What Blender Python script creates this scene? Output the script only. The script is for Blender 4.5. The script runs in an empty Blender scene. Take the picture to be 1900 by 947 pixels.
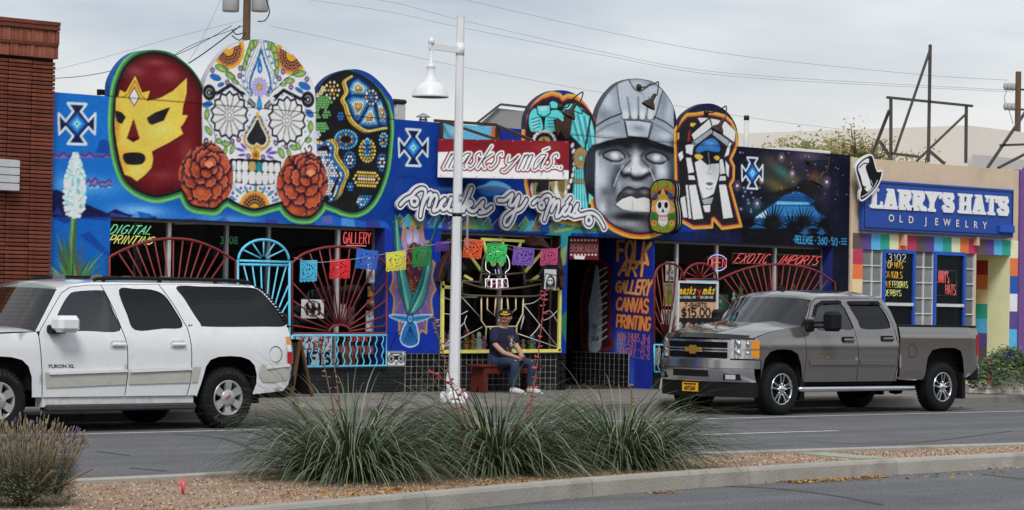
import bpy, bmesh, math, random
import numpy as np
from mathutils import Vector, Matrix
from mathutils.geometry import delaunay_2d_cdt

random.seed(7); RNG = np.random.default_rng(7)
scene = bpy.context.scene
COL = scene.collection
R_ = math.radians

# ------------------------------------------------------------------ camera
F_PX, YAW, PITCH, ROLL, EYE = 4877.2,0.74518,0.0183,0.0179,1.624
FY, KY, VY = 32.636,28.436,26.448          # facade, sidewalk kerb, near side of the parked vehicles
_c, _s, _cp, _sp, _cr, _sr = math.cos(YAW), math.sin(YAW), math.cos(PITCH), math.sin(PITCH), math.cos(ROLL), math.sin(ROLL)
_r0 = np.array([_c, -_s, 0.]); _f0 = np.array([_s, _c, 0.]); _z = np.array([0,0,1.])
CF = _f0*_cp + _z*_sp; _u0 = _z*_cp - _f0*_sp
CR = _r0*_cr + _u0*_sr; CU = _u0*_cr - _r0*_sr
cam_d = bpy.data.cameras.new('camera'); cam = bpy.data.objects.new('camera', cam_d); COL.objects.link(cam)
cam.matrix_world = Matrix(((CR[0], CU[0],-CF[0],0),(CR[1], CU[1],-CF[1],0),(CR[2], CU[2],-CF[2], EYE),(0,0,0,1)))
cam_d.sensor_width = 36; cam_d.sensor_fit = 'HORIZONTAL'; cam_d.lens = F_PX/1900*36
cam_d.clip_start = 0.5; cam_d.clip_end = 3000
scene.camera = cam

# ------------------------------------------------------------------ sky, sun, exposure
SUN_EL, SUN_AZ = R_(48), R_(222)     # azimuth clockwise from +Y: behind and left of the camera
world = bpy.data.worlds.new('World'); scene.world = world; world.use_nodes = True
def build_world():
    nt = world.node_tree; N = nt.nodes; L = nt.links; N.clear()
    out = N.new('ShaderNodeOutputWorld'); bg = N.new('ShaderNodeBackground'); L.new(bg.outputs[0], out.inputs[0])
    sky = N.new('ShaderNodeTexSky'); sky.sky_type = 'NISHITA'; sky.sun_disc = False
    sky.sun_elevation = SUN_EL; sky.sun_rotation = SUN_AZ; sky.air_density = 1.5; sky.dust_density = 3
    tc = N.new('ShaderNodeTexCoord'); mp = N.new('ShaderNodeMapping'); mp.inputs['Scale'].default_value = (1.6,1.6,7.0)
    L.new(tc.outputs['Generated'], mp.inputs[0])
    no = N.new('ShaderNodeTexNoise'); no.inputs['Scale'].default_value = 2.6; no.inputs['Detail'].default_value = 6; no.inputs['Roughness'].default_value = .52
    L.new(mp.outputs[0], no.inputs[0])
    rp = N.new('ShaderNodeValToRGB'); cr = rp.color_ramp; L.new(no.outputs['Fac'], rp.inputs[0])
    cr.elements[0].position = .36; cr.elements[0].color = (4.5,5.15,6.0,1)
    cr.elements[1].position = .66; cr.elements[1].color = (8.0,8.2,8.5,1)
    # the cloud deck thins towards the horizon all the way round: paler and a little warmer
    sx = N.new('ShaderNodeSeparateXYZ'); L.new(tc.outputs['Generated'], sx.inputs[0])
    hz = N.new('ShaderNodeMapRange'); hz.inputs[1].default_value = .045; hz.inputs[2].default_value = .10; hz.inputs[3].default_value = .8; hz.inputs[4].default_value = 0
    L.new(sx.outputs['Z'], hz.inputs[0])
    m1 = N.new('ShaderNodeMixRGB'); m1.inputs[2].default_value = (9.2,8.9,8.3,1)
    L.new(hz.outputs[0], m1.inputs[0]); L.new(rp.outputs[0], m1.inputs[1])
    m2 = N.new('ShaderNodeMixRGB'); m2.inputs[0].default_value = .88
    L.new(sky.outputs[0], m2.inputs[1]); L.new(m1.outputs[0], m2.inputs[2])
    L.new(m2.outputs[0], bg.inputs[0]); bg.inputs[1].default_value = 0.085
build_world()
sun_d = bpy.data.lights.new('sun', 'SUN'); sun_d.energy = 1.5; sun_d.angle = R_(18); sun_d.color = (1,.97,.93)
sun = bpy.data.objects.new('sun', sun_d); COL.objects.link(sun)
_sd = Vector((math.sin(SUN_AZ)*math.cos(SUN_EL), math.cos(SUN_AZ)*math.cos(SUN_EL), math.sin(SUN_EL)))
sun.rotation_euler = _sd.to_track_quat('Z', 'Y').to_euler()
sun.location = (0,-5,30)
scene.view_settings.view_transform = 'Standard'; scene.view_settings.look = 'None'
scene.view_settings.gamma = 1; scene.view_settings.use_curve_mapping = False
scene.view_settings.exposure = 0.42
scene.cycles.max_bounces = 6; scene.cycles.transparent_max_bounces = 12
scene.cycles.caustics_reflective = False; scene.cycles.caustics_refractive = False

# ------------------------------------------------------------------ pixel of the photograph -> place on a known plane
def _ray(x, y):
    x = np.asarray(x, float); y = np.asarray(y, float)
    return CF + CR*((x[..., None]-950)/F_PX) - CU*((y[..., None]-473.5)/F_PX)
def onY(x, y, Y):
    d = _ray(x, y); return np.array([0,0, EYE]) + d*(Y/d[..., 1:2])
def onX(x, y, X):
    d = _ray(x, y); return np.array([0,0, EYE]) + d*(X/d[..., 0:1])
def onZ(x, y, Z):
    d = _ray(x, y); return np.array([0,0, EYE]) + d*((Z-EYE)/d[..., 2:3])
def PY(x, y, Y=FY): return Vector(onY(x, y, Y))
def PZ(x, y, Z=0): return Vector(onZ(x, y, Z))
def WX(x, y=500, Y=FY): return float(onY(x, y, Y)[0])
def WZ(x, y, Y=FY): return float(onY(x, y, Y)[2])

# ------------------------------------------------------------------ colour and materials
def lin1(c): return c/12.92 if c <= .04045 else ((c+.055)/1.055)**2.4
def lin(c): return tuple(lin1(v/255) for v in c)
KLIT = 0.70                                   # photo white on the facade vs. albedo
def alb(c, k=1.0): return tuple(min(.9, lin1(v/255)/KLIT*k) for v in c)
def srgb2alb(a):
    a = np.clip(a, 0,1)
    l = np.where(a <= .04045, a/12.92,((a+.055)/1.055)**2.4)
    return np.clip(l/KLIT, 0.004,.88)

MATS = {}
def mat(name, col=(.5,.5,.5), rough=.6, metal=0., var=.12, vs=6., bump=0., bs=60., spec=.3, coat=0., emit=None, es=1., attr=False, rnd=0., alpha=1., dirt=None):
    """procedural principled material; col is linear albedo"""
    if name in MATS: return MATS[name]
    m = bpy.data.materials.new(name); m.use_nodes = True; MATS[name] = m
    nt = m.node_tree; N = nt.nodes; L = nt.links; b = N['Principled BSDF']
    b.inputs['Roughness'].default_value = rough; b.inputs['Metallic'].default_value = metal
    b.inputs['Specular IOR Level'].default_value = spec
    if coat: b.inputs['Coat Weight'].default_value = coat; b.inputs['Coat Roughness'].default_value = .04
    tc = N.new('ShaderNodeTexCoord')
    src = None
    if attr:
        a = N.new('ShaderNodeAttribute'); a.attribute_name = 'Col'; src = a.outputs['Color']
    else:
        rgb = N.new('ShaderNodeRGB'); rgb.outputs[0].default_value = (*col, 1); src = rgb.outputs[0]
    if var:
        no = N.new('ShaderNodeTexNoise'); no.inputs['Scale'].default_value = vs; no.inputs['Detail'].default_value = 5; no.inputs['Roughness'].default_value = .65
        L.new(tc.outputs['Object'], no.inputs[0])
        mr = N.new('ShaderNodeMapRange'); mr.inputs[1].default_value = .25; mr.inputs[2].default_value = .75; mr.inputs[3].default_value = 1-var; mr.inputs[4].default_value = 1+var
        L.new(no.outputs['Fac'], mr.inputs[0])
        mx = N.new('ShaderNodeVectorMath'); mx.operation = 'SCALE'; L.new(src, mx.inputs[0]); L.new(mr.outputs[0], mx.inputs['Scale']); src = mx.outputs[0]
    if rnd:
        oi = N.new('ShaderNodeObjectInfo'); mr = N.new('ShaderNodeMapRange'); mr.inputs[3].default_value = 1-rnd; mr.inputs[4].default_value = 1+rnd
        L.new(oi.outputs['Random'], mr.inputs[0])
        mx = N.new('ShaderNodeVectorMath'); mx.operation = 'SCALE'; L.new(src, mx.inputs[0]); L.new(mr.outputs[0], mx.inputs['Scale']); src = mx.outputs[0]
    if dirt:                                  # (colour, amount, scale): patchy grime
        no = N.new('ShaderNodeTexNoise'); no.inputs['Scale'].default_value = dirt[2]; no.inputs['Detail'].default_value = 8; no.inputs['Roughness'].default_value = .7
        L.new(tc.outputs['Object'], no.inputs[0])
        mr = N.new('ShaderNodeMapRange'); mr.inputs[1].default_value = .5; mr.inputs[2].default_value = .8; mr.inputs[3].default_value = 0; mr.inputs[4].default_value = dirt[1]
        L.new(no.outputs['Fac'], mr.inputs[0])
        mx = N.new('ShaderNodeMixRGB'); mx.inputs[2].default_value = (*dirt[0],1); L.new(mr.outputs[0], mx.inputs[0]); L.new(src, mx.inputs[1]); src = mx.outputs[0]
    L.new(src, b.inputs['Base Color'])
    if bump:
        no = N.new('ShaderNodeTexNoise'); no.inputs['Scale'].default_value = bs; no.inputs['Detail'].default_value = 4
        L.new(tc.outputs['Object'], no.inputs[0])
        bp = N.new('ShaderNodeBump'); bp.inputs['Strength'].default_value = bump; bp.inputs['Distance'].default_value = .02
        L.new(no.outputs['Fac'], bp.inputs['Height']); L.new(bp.outputs[0], b.inputs['Normal'])
    if emit:
        b.inputs['Emission Color'].default_value = (*emit, 1); b.inputs['Emission Strength'].default_value = es
    return m

def glass_mat(name, tint=(.9,.95,.95), refl=1.0, rough=.0):
    """window pane: clear, mirrors by Fresnel"""
    if name in MATS: return MATS[name]
    m = bpy.data.materials.new(name); m.use_nodes = True; MATS[name] = m
    nt = m.node_tree; N = nt.nodes; L = nt.links; N.clear()
    out = N.new('ShaderNodeOutputMaterial'); tr = N.new('ShaderNodeBsdfTransparent'); tr.inputs[0].default_value = (*tint, 1)
    gl = N.new('ShaderNodeBsdfGlossy'); gl.inputs['Roughness'].default_value = rough
    fr = N.new('ShaderNodeLayerWeight'); fr.inputs[0].default_value = .5
    pw = N.new('ShaderNodeMath'); pw.operation = 'POWER'; pw.inputs[1].default_value = 5; L.new(fr.outputs['Facing'], pw.inputs[0])
    mu = N.new('ShaderNodeMath'); mu.operation = 'MULTIPLY_ADD'; mu.inputs[1].default_value = .96*refl; mu.inputs[2].default_value = .04*refl; L.new(pw.outputs[0], mu.inputs[0])
    mx = N.new('ShaderNodeMixShader'); L.new(mu.outputs[0], mx.inputs[0]); L.new(tr.outputs[0], mx.inputs[1]); L.new(gl.outputs[0], mx.inputs[2])
    L.new(mx.outputs[0], out.inputs[0])
    return m

# ------------------------------------------------------------------ objects
WL = {}                                       # origin of each object in its build space
def tag(o, label=None, cat=None, group=None, kind=None):
    if label: o['label'] = label
    if cat: o['category'] = cat
    if group: o['group'] = group
    if kind: o['kind'] = kind
    return o
def empty(name, loc=(0,0,0), label=None, cat=None, group=None, kind=None, local=False, rz=0):
    """a thing's root; with local=True its parts are built about (0,0,0)"""
    o = bpy.data.objects.new(name, None); COL.objects.link(o); o.location = loc; o.rotation_euler[2] = rz
    o.empty_display_size = .2
    WL[o] = Vector((0,0,0)) if local else Vector(loc)
    return tag(o, label, cat, group, kind)
def link_mesh(name, me, m, parent=None, loc=(0,0,0)):
    o = bpy.data.objects.new(name, me); COL.objects.link(o)
    if m is not None and not me.materials: me.materials.append(m)
    loc = Vector(loc); WL[o] = loc.copy()
    if parent is not None: o.parent = parent; o.location = loc-WL[parent]
    else: o.location = loc
    return o
def copy_tree(o, parent=None):
    c = o.copy(); COL.objects.link(c); WL[c] = WL.get(o, Vector()).copy()
    if parent is not None: c.parent = parent
    for ch in list(o.children): copy_tree(ch, c)
    return c

class MB:
    """collects shapes for ONE mesh object"""
    def __init__(s): s.v = []; s.f = []; s.sm = []; s.col = []; s.mi = []; s.cur = None; s.m = 0
    def add(s, vs, fs, smooth=False):
        n = len(s.v); s.v += [tuple(v) for v in vs]; s.f += [tuple(i+n for i in f) for f in fs]; s.sm += [smooth]*len(fs); s.mi += [s.m]*len(fs)
        s.col += [s.cur]*len(vs); return s
    def box(s, x0, x1, y0, y1, z0, z1):
        vs = [(x, y, z) for z in (z0, z1) for y in (y0, y1) for x in (x0, x1)]
        return s.add(vs, [(0,2,3,1),(4,5,7,6),(0,1,5,4),(2,6,7,3),(0,4,6,2),(1,3,7,5)])
    def cbox(s, x0, x1, y0, y1, z0, z1, b):
        """box with its edges chamfered by b"""
        bm = bmesh.new(); bmesh.ops.create_cube(bm, size=1)
        for v in bm.verts: v.co = ((x0+x1)/2+v.co.x*(x1-x0),(y0+y1)/2+v.co.y*(y1-y0),(z0+z1)/2+v.co.z*(z1-z0))
        bmesh.ops.bevel(bm, geom=bm.edges[:], offset=b, segments=1, affect='EDGES'); return s.bm(bm)
    def bm(s, bm, smooth=False):
        bm.verts.index_update(); s.add([v.co[:] for v in bm.verts],[[v.index for v in f.verts] for f in bm.faces], smooth); bm.free(); return s
    def bar(s, a, b, w, h=None, up=(0,0,1)):
        """square bar between two points"""
        a = Vector(a); b = Vector(b); h = h or w; d = (b-a).normalized(); u = Vector(up)
        if abs(d.dot(u)) > .98: u = Vector((0,1,0))
        r = d.cross(u).normalized()*w/2; u = r.cross(d).normalized()*h/2
        vs = [p+q for p in (a, b) for q in (-r-u, r-u, r+u, -r+u)]
        return s.add(vs, [(3,2,1,0),(4,5,6,7),(0,1,5,4),(1,2,6,5),(2,3,7,6),(3,0,4,7)])
    def tube(s, path, r, n=6, closed=False, caps=True, smooth=True):
        P = [Vector(p) for p in path]; m = len(P)
        rr = r if hasattr(r, '__len__') else [r]*m
        vs = []; prev = None
        for i in range(m):
            if closed: t = P[(i+1) % m]-P[i-1]
            else: t = P[min(i+1, m-1)]-P[max(i-1,0)]
            if t.length < 1e-9: t = Vector((0,0,1))
            t.normalize()
            if prev is None:
                a = Vector((0,0,1)) if abs(t.z) < .9 else Vector((0,1,0)); prev = t.cross(a).normalized()
            else:
                prev = prev-t*prev.dot(t)
                prev = prev.normalized() if prev.length > 1e-6 else t.orthogonal().normalized()
            q = t.cross(prev)
            for k in range(n):
                an = 2*math.pi*k/n; vs.append(P[i]+(prev*math.cos(an)+q*math.sin(an))*rr[i])
        fs = []
        for i in range(m if closed else m-1):
            j = (i+1) % m
            for k in range(n): fs.append((i*n+k, i*n+(k+1) % n, j*n+(k+1) % n, j*n+k))
        s.add(vs, fs, smooth)
        if caps and not closed:
            b = len(s.v)-len(vs); s.f.append(tuple(b+k for k in reversed(range(n)))); s.f.append(tuple(b+(m-1)*n+k for k in range(n))); s.sm += [False]*2; s.mi += [s.m]*2
        return s
    def prism(s, poly, fn, d0, d1):
        """polygon (a,b) extruded from depth d0 (front) to d1; fn(a,b,d)->xyz"""
        n = len(poly); vs = [fn(a, b, d0) for a, b in poly]+[fn(a, b, d1) for a, b in poly]
        return s.add(vs, [tuple(range(n)), tuple(reversed(range(n, 2*n)))]+[(i, i+n, (i+1) % n+n, (i+1) % n) for i in range(n)])
    def lathe(s, prof, c=(0,0,0), n=16, ax='Z', smooth=True, cap=True):
        c = Vector(c); vs = []
        for r, h in prof:
            for k in range(n):
                a = 2*math.pi*k/n; x, y = r*math.cos(a), r*math.sin(a)
                vs.append(c+Vector({'Z': (x, y, h), 'Y': (x, h, y), 'X': (h, x, y)}[ax]))
        fs = [(i*n+k, i*n+(k+1) % n, (i+1)*n+(k+1) % n, (i+1)*n+k) for i in range(len(prof)-1) for k in range(n)]
        s.add(vs, fs, smooth)
        if cap:
            b = len(s.v)-len(vs); s.f.append(tuple(b+k for k in reversed(range(n)))); s.f.append(tuple(b+(len(prof)-1)*n+k for k in range(n))); s.sm += [False]*2; s.mi += [s.m]*2
        return s
    def ball(s, c, r, n=10, m=6, smooth=True):
        rx, ry, rz = r if hasattr(r, '__len__') else (r, r, r)
        vs = [(c[0], c[1], c[2]-rz)]
        for i in range(1, m):
            p = -math.pi/2+math.pi*i/m
            for k in range(n):
                a = 2*math.pi*k/n; vs.append((c[0]+rx*math.cos(p)*math.cos(a), c[1]+ry*math.cos(p)*math.sin(a), c[2]+rz*math.sin(p)))
        vs.append((c[0], c[1], c[2]+rz)); fs = [(0,1+(k+1) % n, 1+k) for k in range(n)]
        for i in range(m-2):
            for k in range(n): a = 1+i*n; fs.append((a+k, a+(k+1) % n, a+n+(k+1) % n, a+n+k))
        a = 1+(m-2)*n; t = len(vs)-1; fs += [(a+k, a+(k+1) % n, t) for k in range(n)]
        return s.add(vs, fs, smooth)
    def build(s, name, m, parent=None, center=True, origin=None):
        V = np.array(s.v, float).reshape(-1,3)
        if origin is not None: c = np.array(origin, float)
        elif center: c = (V.min(0)+V.max(0))/2; c[2] = V[:, 2].min()
        else: c = np.zeros(3)
        me = bpy.data.meshes.new(name); me.from_pydata((V-c).tolist(),[], s.f)
        me.polygons.foreach_set('use_smooth', s.sm)
        if any(x is not None for x in s.col):
            at = me.color_attributes.new('Col', 'FLOAT_COLOR', 'POINT')
            at.data.foreach_set('color', np.array([(*(x or (.5,.5,.5)),1) for x in s.col], 'f').ravel())
        if isinstance(m, (list, tuple)):
            for k in m: me.materials.append(k)
            me.polygons.foreach_set('material_index', s.mi); m = None
        me.update()
        return link_mesh(name, me, m, parent, c)

def catmull(P, n=8, closed=False):
    P = [np.array(p, float) for p in P]; m = len(P); out = []
    rng = range(m) if closed else range(m-1)
    for i in rng:
        if closed: a, b, c, d = P[i-1], P[i], P[(i+1) % m], P[(i+2) % m]
        else: a, b, c, d = P[max(i-1,0)], P[i], P[i+1], P[min(i+2, m-1)]
        for k in range(n):
            t = k/n
            out.append(.5*((2*b)+(-a+c)*t+(2*a-5*b+4*c-d)*t*t+(-a+3*b-3*c+d)*t**3))
    if not closed: out.append(P[-1])
    return [tuple(o) for o in out]

# ------------------------------------------------------------------ signed fields, outlines and painted sheets
def poly_sdf(P, A, B):
    """signed distance (positive inside) of polygon P at the points A,B"""
    P = np.asarray(P, float); n = len(P); d = np.full(A.shape, 1e9); ins = np.zeros(A.shape, bool)
    for i in range(n):
        x0, y0 = P[i]; x1, y1 = P[(i+1) % n]; ex, ey = x1-x0, y1-y0
        t = np.clip(((A-x0)*ex+(B-y0)*ey)/(ex*ex+ey*ey+1e-12),0,1)
        d = np.minimum(d, (A-x0-t*ex)**2+(B-y0-t*ey)**2)
        if y0 != y1: ins ^= ((y0 > B) != (y1 > B)) & (A < ex*(B-y0)/(ey if ey else 1e-12)+x0)
    d = np.sqrt(d); return np.where(ins, d, -d)
def path_dist(P, A, B, closed=False):
    P = np.asarray(P, float); n = len(P); d = np.full(A.shape, 1e9)
    if n == 1: return np.hypot(A-P[0][0], B-P[0][1])
    for i in range(n if closed else n-1):
        x0, y0 = P[i]; x1, y1 = P[(i+1) % n]; ex, ey = x1-x0, y1-y0
        t = np.clip(((A-x0)*ex+(B-y0)*ey)/(ex*ex+ey*ey+1e-12),0,1)
        d = np.minimum(d, (A-x0-t*ex)**2+(B-y0-t*ey)**2)
    return np.sqrt(d)

class Paint:
    """a painted surface: colours on a fine grid over a real plane with coordinates (a,b) in metres.
    mp maps photo pixels to (a,b)."""
    def __init__(s, a0, a1, b0, b1, res, mp, base):
        s.a0, s.a1, s.b0, s.b1, s.res, s.mp = a0, a1, b0, b1, res, mp
        s.W = int((a1-a0)/res)+2; s.H = int((b1-b0)/res)+2
        s.c = np.empty((s.H, s.W, 3)); s.c[:] = np.array(base)/255.
        s.clip = None
        m = mp(np.array([950., 960.]), np.array([400., 400.])); s.ka = abs(m[0][1]-m[0][0])/10
        m = mp(np.array([950., 950.]), np.array([400., 410.])); s.kb = abs(m[1][1]-m[1][0])/10
    def pts(s, P):
        P = np.asarray(P, float); a, b = s.mp(P[:, 0], P[:, 1]); return np.stack([a, b],1)
    def kloc(s, x, y):
        a, b = s.mp(np.array([x, x+4., x]), np.array([y, y, y+4.])); return math.hypot(a[1]-a[0], b[1]-b[0])/4, math.hypot(a[2]-a[0], b[2]-b[0])/4
    def win(s, Q, pad):
        i0 = max(0, int((Q[:, 0].min()-pad-s.a0)/s.res)); i1 = min(s.W, int((Q[:, 0].max()+pad-s.a0)/s.res)+2)
        j0 = max(0, int((Q[:, 1].min()-pad-s.b0)/s.res)); j1 = min(s.H, int((Q[:, 1].max()+pad-s.b0)/s.res)+2)
        if i1 <= i0 or j1 <= j0: return None
        A, B = np.meshgrid(s.a0+np.arange(i0, i1)*s.res, s.b0+np.arange(j0, j1)*s.res)
        return slice(j0, j1), slice(i0, i1), A, B
    def put(s, w, cov, col):
        if s.clip is not None: cov = cov*s.clip[w[0], w[1]]
        col = np.array(col, float)
        if col.ndim == 1: col = col/255.
        cov = cov[..., None]; s.c[w[0], w[1]] = s.c[w[0], w[1]]*(1-cov)+col*cov
    def fill(s, P, col, alpha=1., soft=0., grow=0.):
        Q = s.pts(P); k = s.kb; w = s.win(Q, (soft+abs(grow)+2)*k)
        if w is None: return
        sd = poly_sdf(Q, w[2], w[3])+grow*k; s.put(w, alpha*np.clip(.5+sd/max(s.res, soft*k),0,1), col)
    def fillg(s, P, c0, c1, p0, p1, alpha=1., soft=0.):
        """linear blend of c0->c1 from pixel p0 to p1"""
        Q = s.pts(P); w = s.win(Q, (soft+2)*s.kb)
        if w is None: return
        sd = poly_sdf(Q, w[2], w[3]); g = s.pts([p0, p1]); d = g[1]-g[0]
        t = np.clip(((w[2]-g[0][0])*d[0]+(w[3]-g[0][1])*d[1])/(d@d),0,1)[..., None]
        s.put(w, alpha*np.clip(.5+sd/max(s.res, soft*s.kb),0,1),(np.array(c0)*(1-t)+np.array(c1)*t)/255.)
    def stroke(s, P, wd, col, closed=False, alpha=1., soft=0.):
        Q = s.pts(P); k = (s.kb+min(s.ka, s.kb*1.4))/2; w = s.win(Q, (wd+soft+2)*k)
        if w is None: return
        d = path_dist(Q, w[2], w[3], closed); s.put(w, alpha*np.clip(.5+(wd/2*k-d)/max(s.res, soft*k),0,1), col)
    def dot(s, x, y, rx, col, ry=None, alpha=1., soft=0., rot=0.):
        ry = ry or rx; c = s.pts([(x, y)])[0]; ka, kb = s.kloc(x, y)
        w = s.win(np.array([c-[(rx+ry)*ka, (rx+ry)*kb], c+[(rx+ry)*ka, (rx+ry)*kb]]),2*s.res)
        if w is None: return
        u, v = (w[2]-c[0])/ka, -(w[3]-c[1])/kb; co, si = math.cos(rot), math.sin(rot)
        u, v = u*co+v*si, -u*si+v*co
        r = np.hypot(u/rx, v/ry); sc = min(rx, ry)*kb
        s.put(w, alpha*np.clip(.5+(1-r)*sc/max(s.res, soft*kb),0,1), col)
    def blob(s, x, y, rx, ry, col, alpha=.6, rot=0.):
        c = s.pts([(x, y)])[0]; ka, kb = s.kloc(x, y); m = 2.2*max(rx, ry)
        w = s.win(np.array([c-[m*ka, m*kb], c+[m*ka, m*kb]]),0)
        if w is None: return
        u, v = (w[2]-c[0])/ka, -(w[3]-c[1])/kb; co, si = math.cos(rot), math.sin(rot)
        u, v = u*co+v*si, -u*si+v*co
        s.put(w, alpha*np.exp(-((u/rx)**2+(v/ry)**2)*1.4), col)
    def mask(s, P, soft=0., grow=0.):
        Q = s.pts(P); m = np.zeros((s.H, s.W)); w = s.win(Q, (soft+abs(grow)+2)*s.kb)
        m[w[0], w[1]] = np.clip(.5+(poly_sdf(Q, w[2], w[3])+grow*s.kb)/max(s.res, soft*s.kb),0,1); return m
    def grain(s, amt=.03):
        n = RNG.random((s.H, s.W)); n = (n+np.roll(n, 1,0)+np.roll(n, 1,1)+np.roll(np.roll(n, 1,0),1,1))/4
        s.c *= (1+(n-.5)*amt*4)[..., None]
    def sample(s, a, b):
        x = np.clip((a-s.a0)/s.res, 0, s.W-1.001); y = np.clip((b-s.b0)/s.res, 0, s.H-1.001)
        i = x.astype(int); j = y.astype(int); fx = (x-i)[..., None]; fy = (y-j)[..., None]; c = s.c
        return (c[j, i]*(1-fx)+c[j, i+1]*fx)*(1-fy)+(c[j+1, i]*(1-fx)+c[j+1, i+1]*fx)*fy

def painted(name, V, faces_q, C, m, parent, tris=None):
    """mesh from arrays with per-vertex paint"""
    c = (V.min(0)+V.max(0))/2; c[2] = V[:, 2].min()
    me = bpy.data.meshes.new(name)
    if tris is None: me.from_pydata((V-c).tolist(),[], faces_q.tolist() if hasattr(faces_q, 'tolist') else faces_q)
    at = me.color_attributes.new('Col', 'FLOAT_COLOR', 'POINT')
    at.data.foreach_set('color', np.concatenate([C, np.ones((len(C),1))],1).astype('f').ravel())
    me.update(); return link_mesh(name, me, m, parent, c)
def grid_patch(a0, a1, b0, b1, da, db):
    na = max(1, int(round((a1-a0)/da))); nb = max(1, int(round((b1-b0)/db)))
    A, B = np.meshgrid(np.linspace(a0, a1, na+1), np.linspace(b0, b1, nb+1)); A = A.ravel(); B = B.ravel()
    i = np.arange(nb)[:, None]*(na+1)+np.arange(na)[None, :]; i = i.ravel()
    return A, B, np.stack([i, i+1, i+na+2, i+na+1],1)

def iso_mesh(field, a0, b0, da, db):
    """flat region field>0 on a grid: smooth outline. returns (points Nx2, faces, boundary edge list)"""
    H, W = field.shape; pts = []; idx = {}; faces = []; ed = {}
    def P(key, a, b):
        if key not in idx: idx[key] = len(pts); pts.append((a, b))
        return idx[key]
    f = np.where(np.abs(field) < 1e-7,1e-7, field); ins = f > 0
    any_ = ins[:-1, :-1] | ins[1:, :-1] | ins[:-1,1:] | ins[1:, 1:]
    for j, i in zip(*np.nonzero(any_)):
        cs = ((j, i),(j, i+1),(j+1, i+1),(j+1, i)); poly = []
        for k in range(4):
            (j0, i0),(j1, i1) = cs[k], cs[(k+1) % 4]
            if ins[j0, i0]: poly.append(P((j0, i0), a0+i0*da, b0+j0*db))
            if ins[j0, i0] != ins[j1, i1]:
                t = f[j0, i0]/(f[j0, i0]-f[j1, i1]); key = ('e', min((j0, i0),(j1, i1)), max((j0, i0),(j1, i1)))
                poly.append(P(key, a0+(i0+t*(i1-i0))*da, b0+(j0+t*(j1-j0))*db))
        if len(poly) >= 3:
            faces.append(tuple(poly))
            for q in range(len(poly)):
                e = (poly[q], poly[(q+1) % len(poly)]); r = (e[1], e[0])
                if r in ed: del ed[r]
                else: ed[e] = 1
    return np.array(pts, float), faces, list(ed)

def slab(name, field, a0, b0, da, db, place, thick, m, parent=None, paint=None, side=None, flat=None):
    """cut-out board: front face painted, edges and back real. place(a,b,d)->xyz arrays"""
    pts, fs, be = iso_mesh(field, a0, b0, da, db); n = len(pts)
    V = np.concatenate([place(pts[:, 0], pts[:, 1],0), place(pts[:, 0], pts[:, 1], thick)])
    faces = list(fs)+[tuple(i+n for i in reversed(f)) for f in fs]
    C = paint.sample(pts[:, 0], pts[:, 1]) if paint is not None else np.tile(np.array(flat)/255., (n, 1))
    C = srgb2alb(C); sd = srgb2alb(np.array(side or flat or (60,60,60))/255.)
    V = np.concatenate([V, V[[e[0] for e in be]], V[[e[1] for e in be]], V[[e[1]+n for e in be]], V[[e[0]+n for e in be]]]); k = len(be)
    faces += [(2*n+i, 2*n+3*k+i, 2*n+2*k+i, 2*n+k+i) for i in range(k)]
    C = np.concatenate([C, np.tile(sd, (n+4*k, 1))])
    return painted(name, V, faces, C, m, parent)
def field_grid(a0, a1, b0, b1, d):
    na = int((a1-a0)/d)+2; nb = int((b1-b0)/d)+2
    return np.meshgrid(a0+np.arange(na)*d, b0+np.arange(nb)*d)

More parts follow.
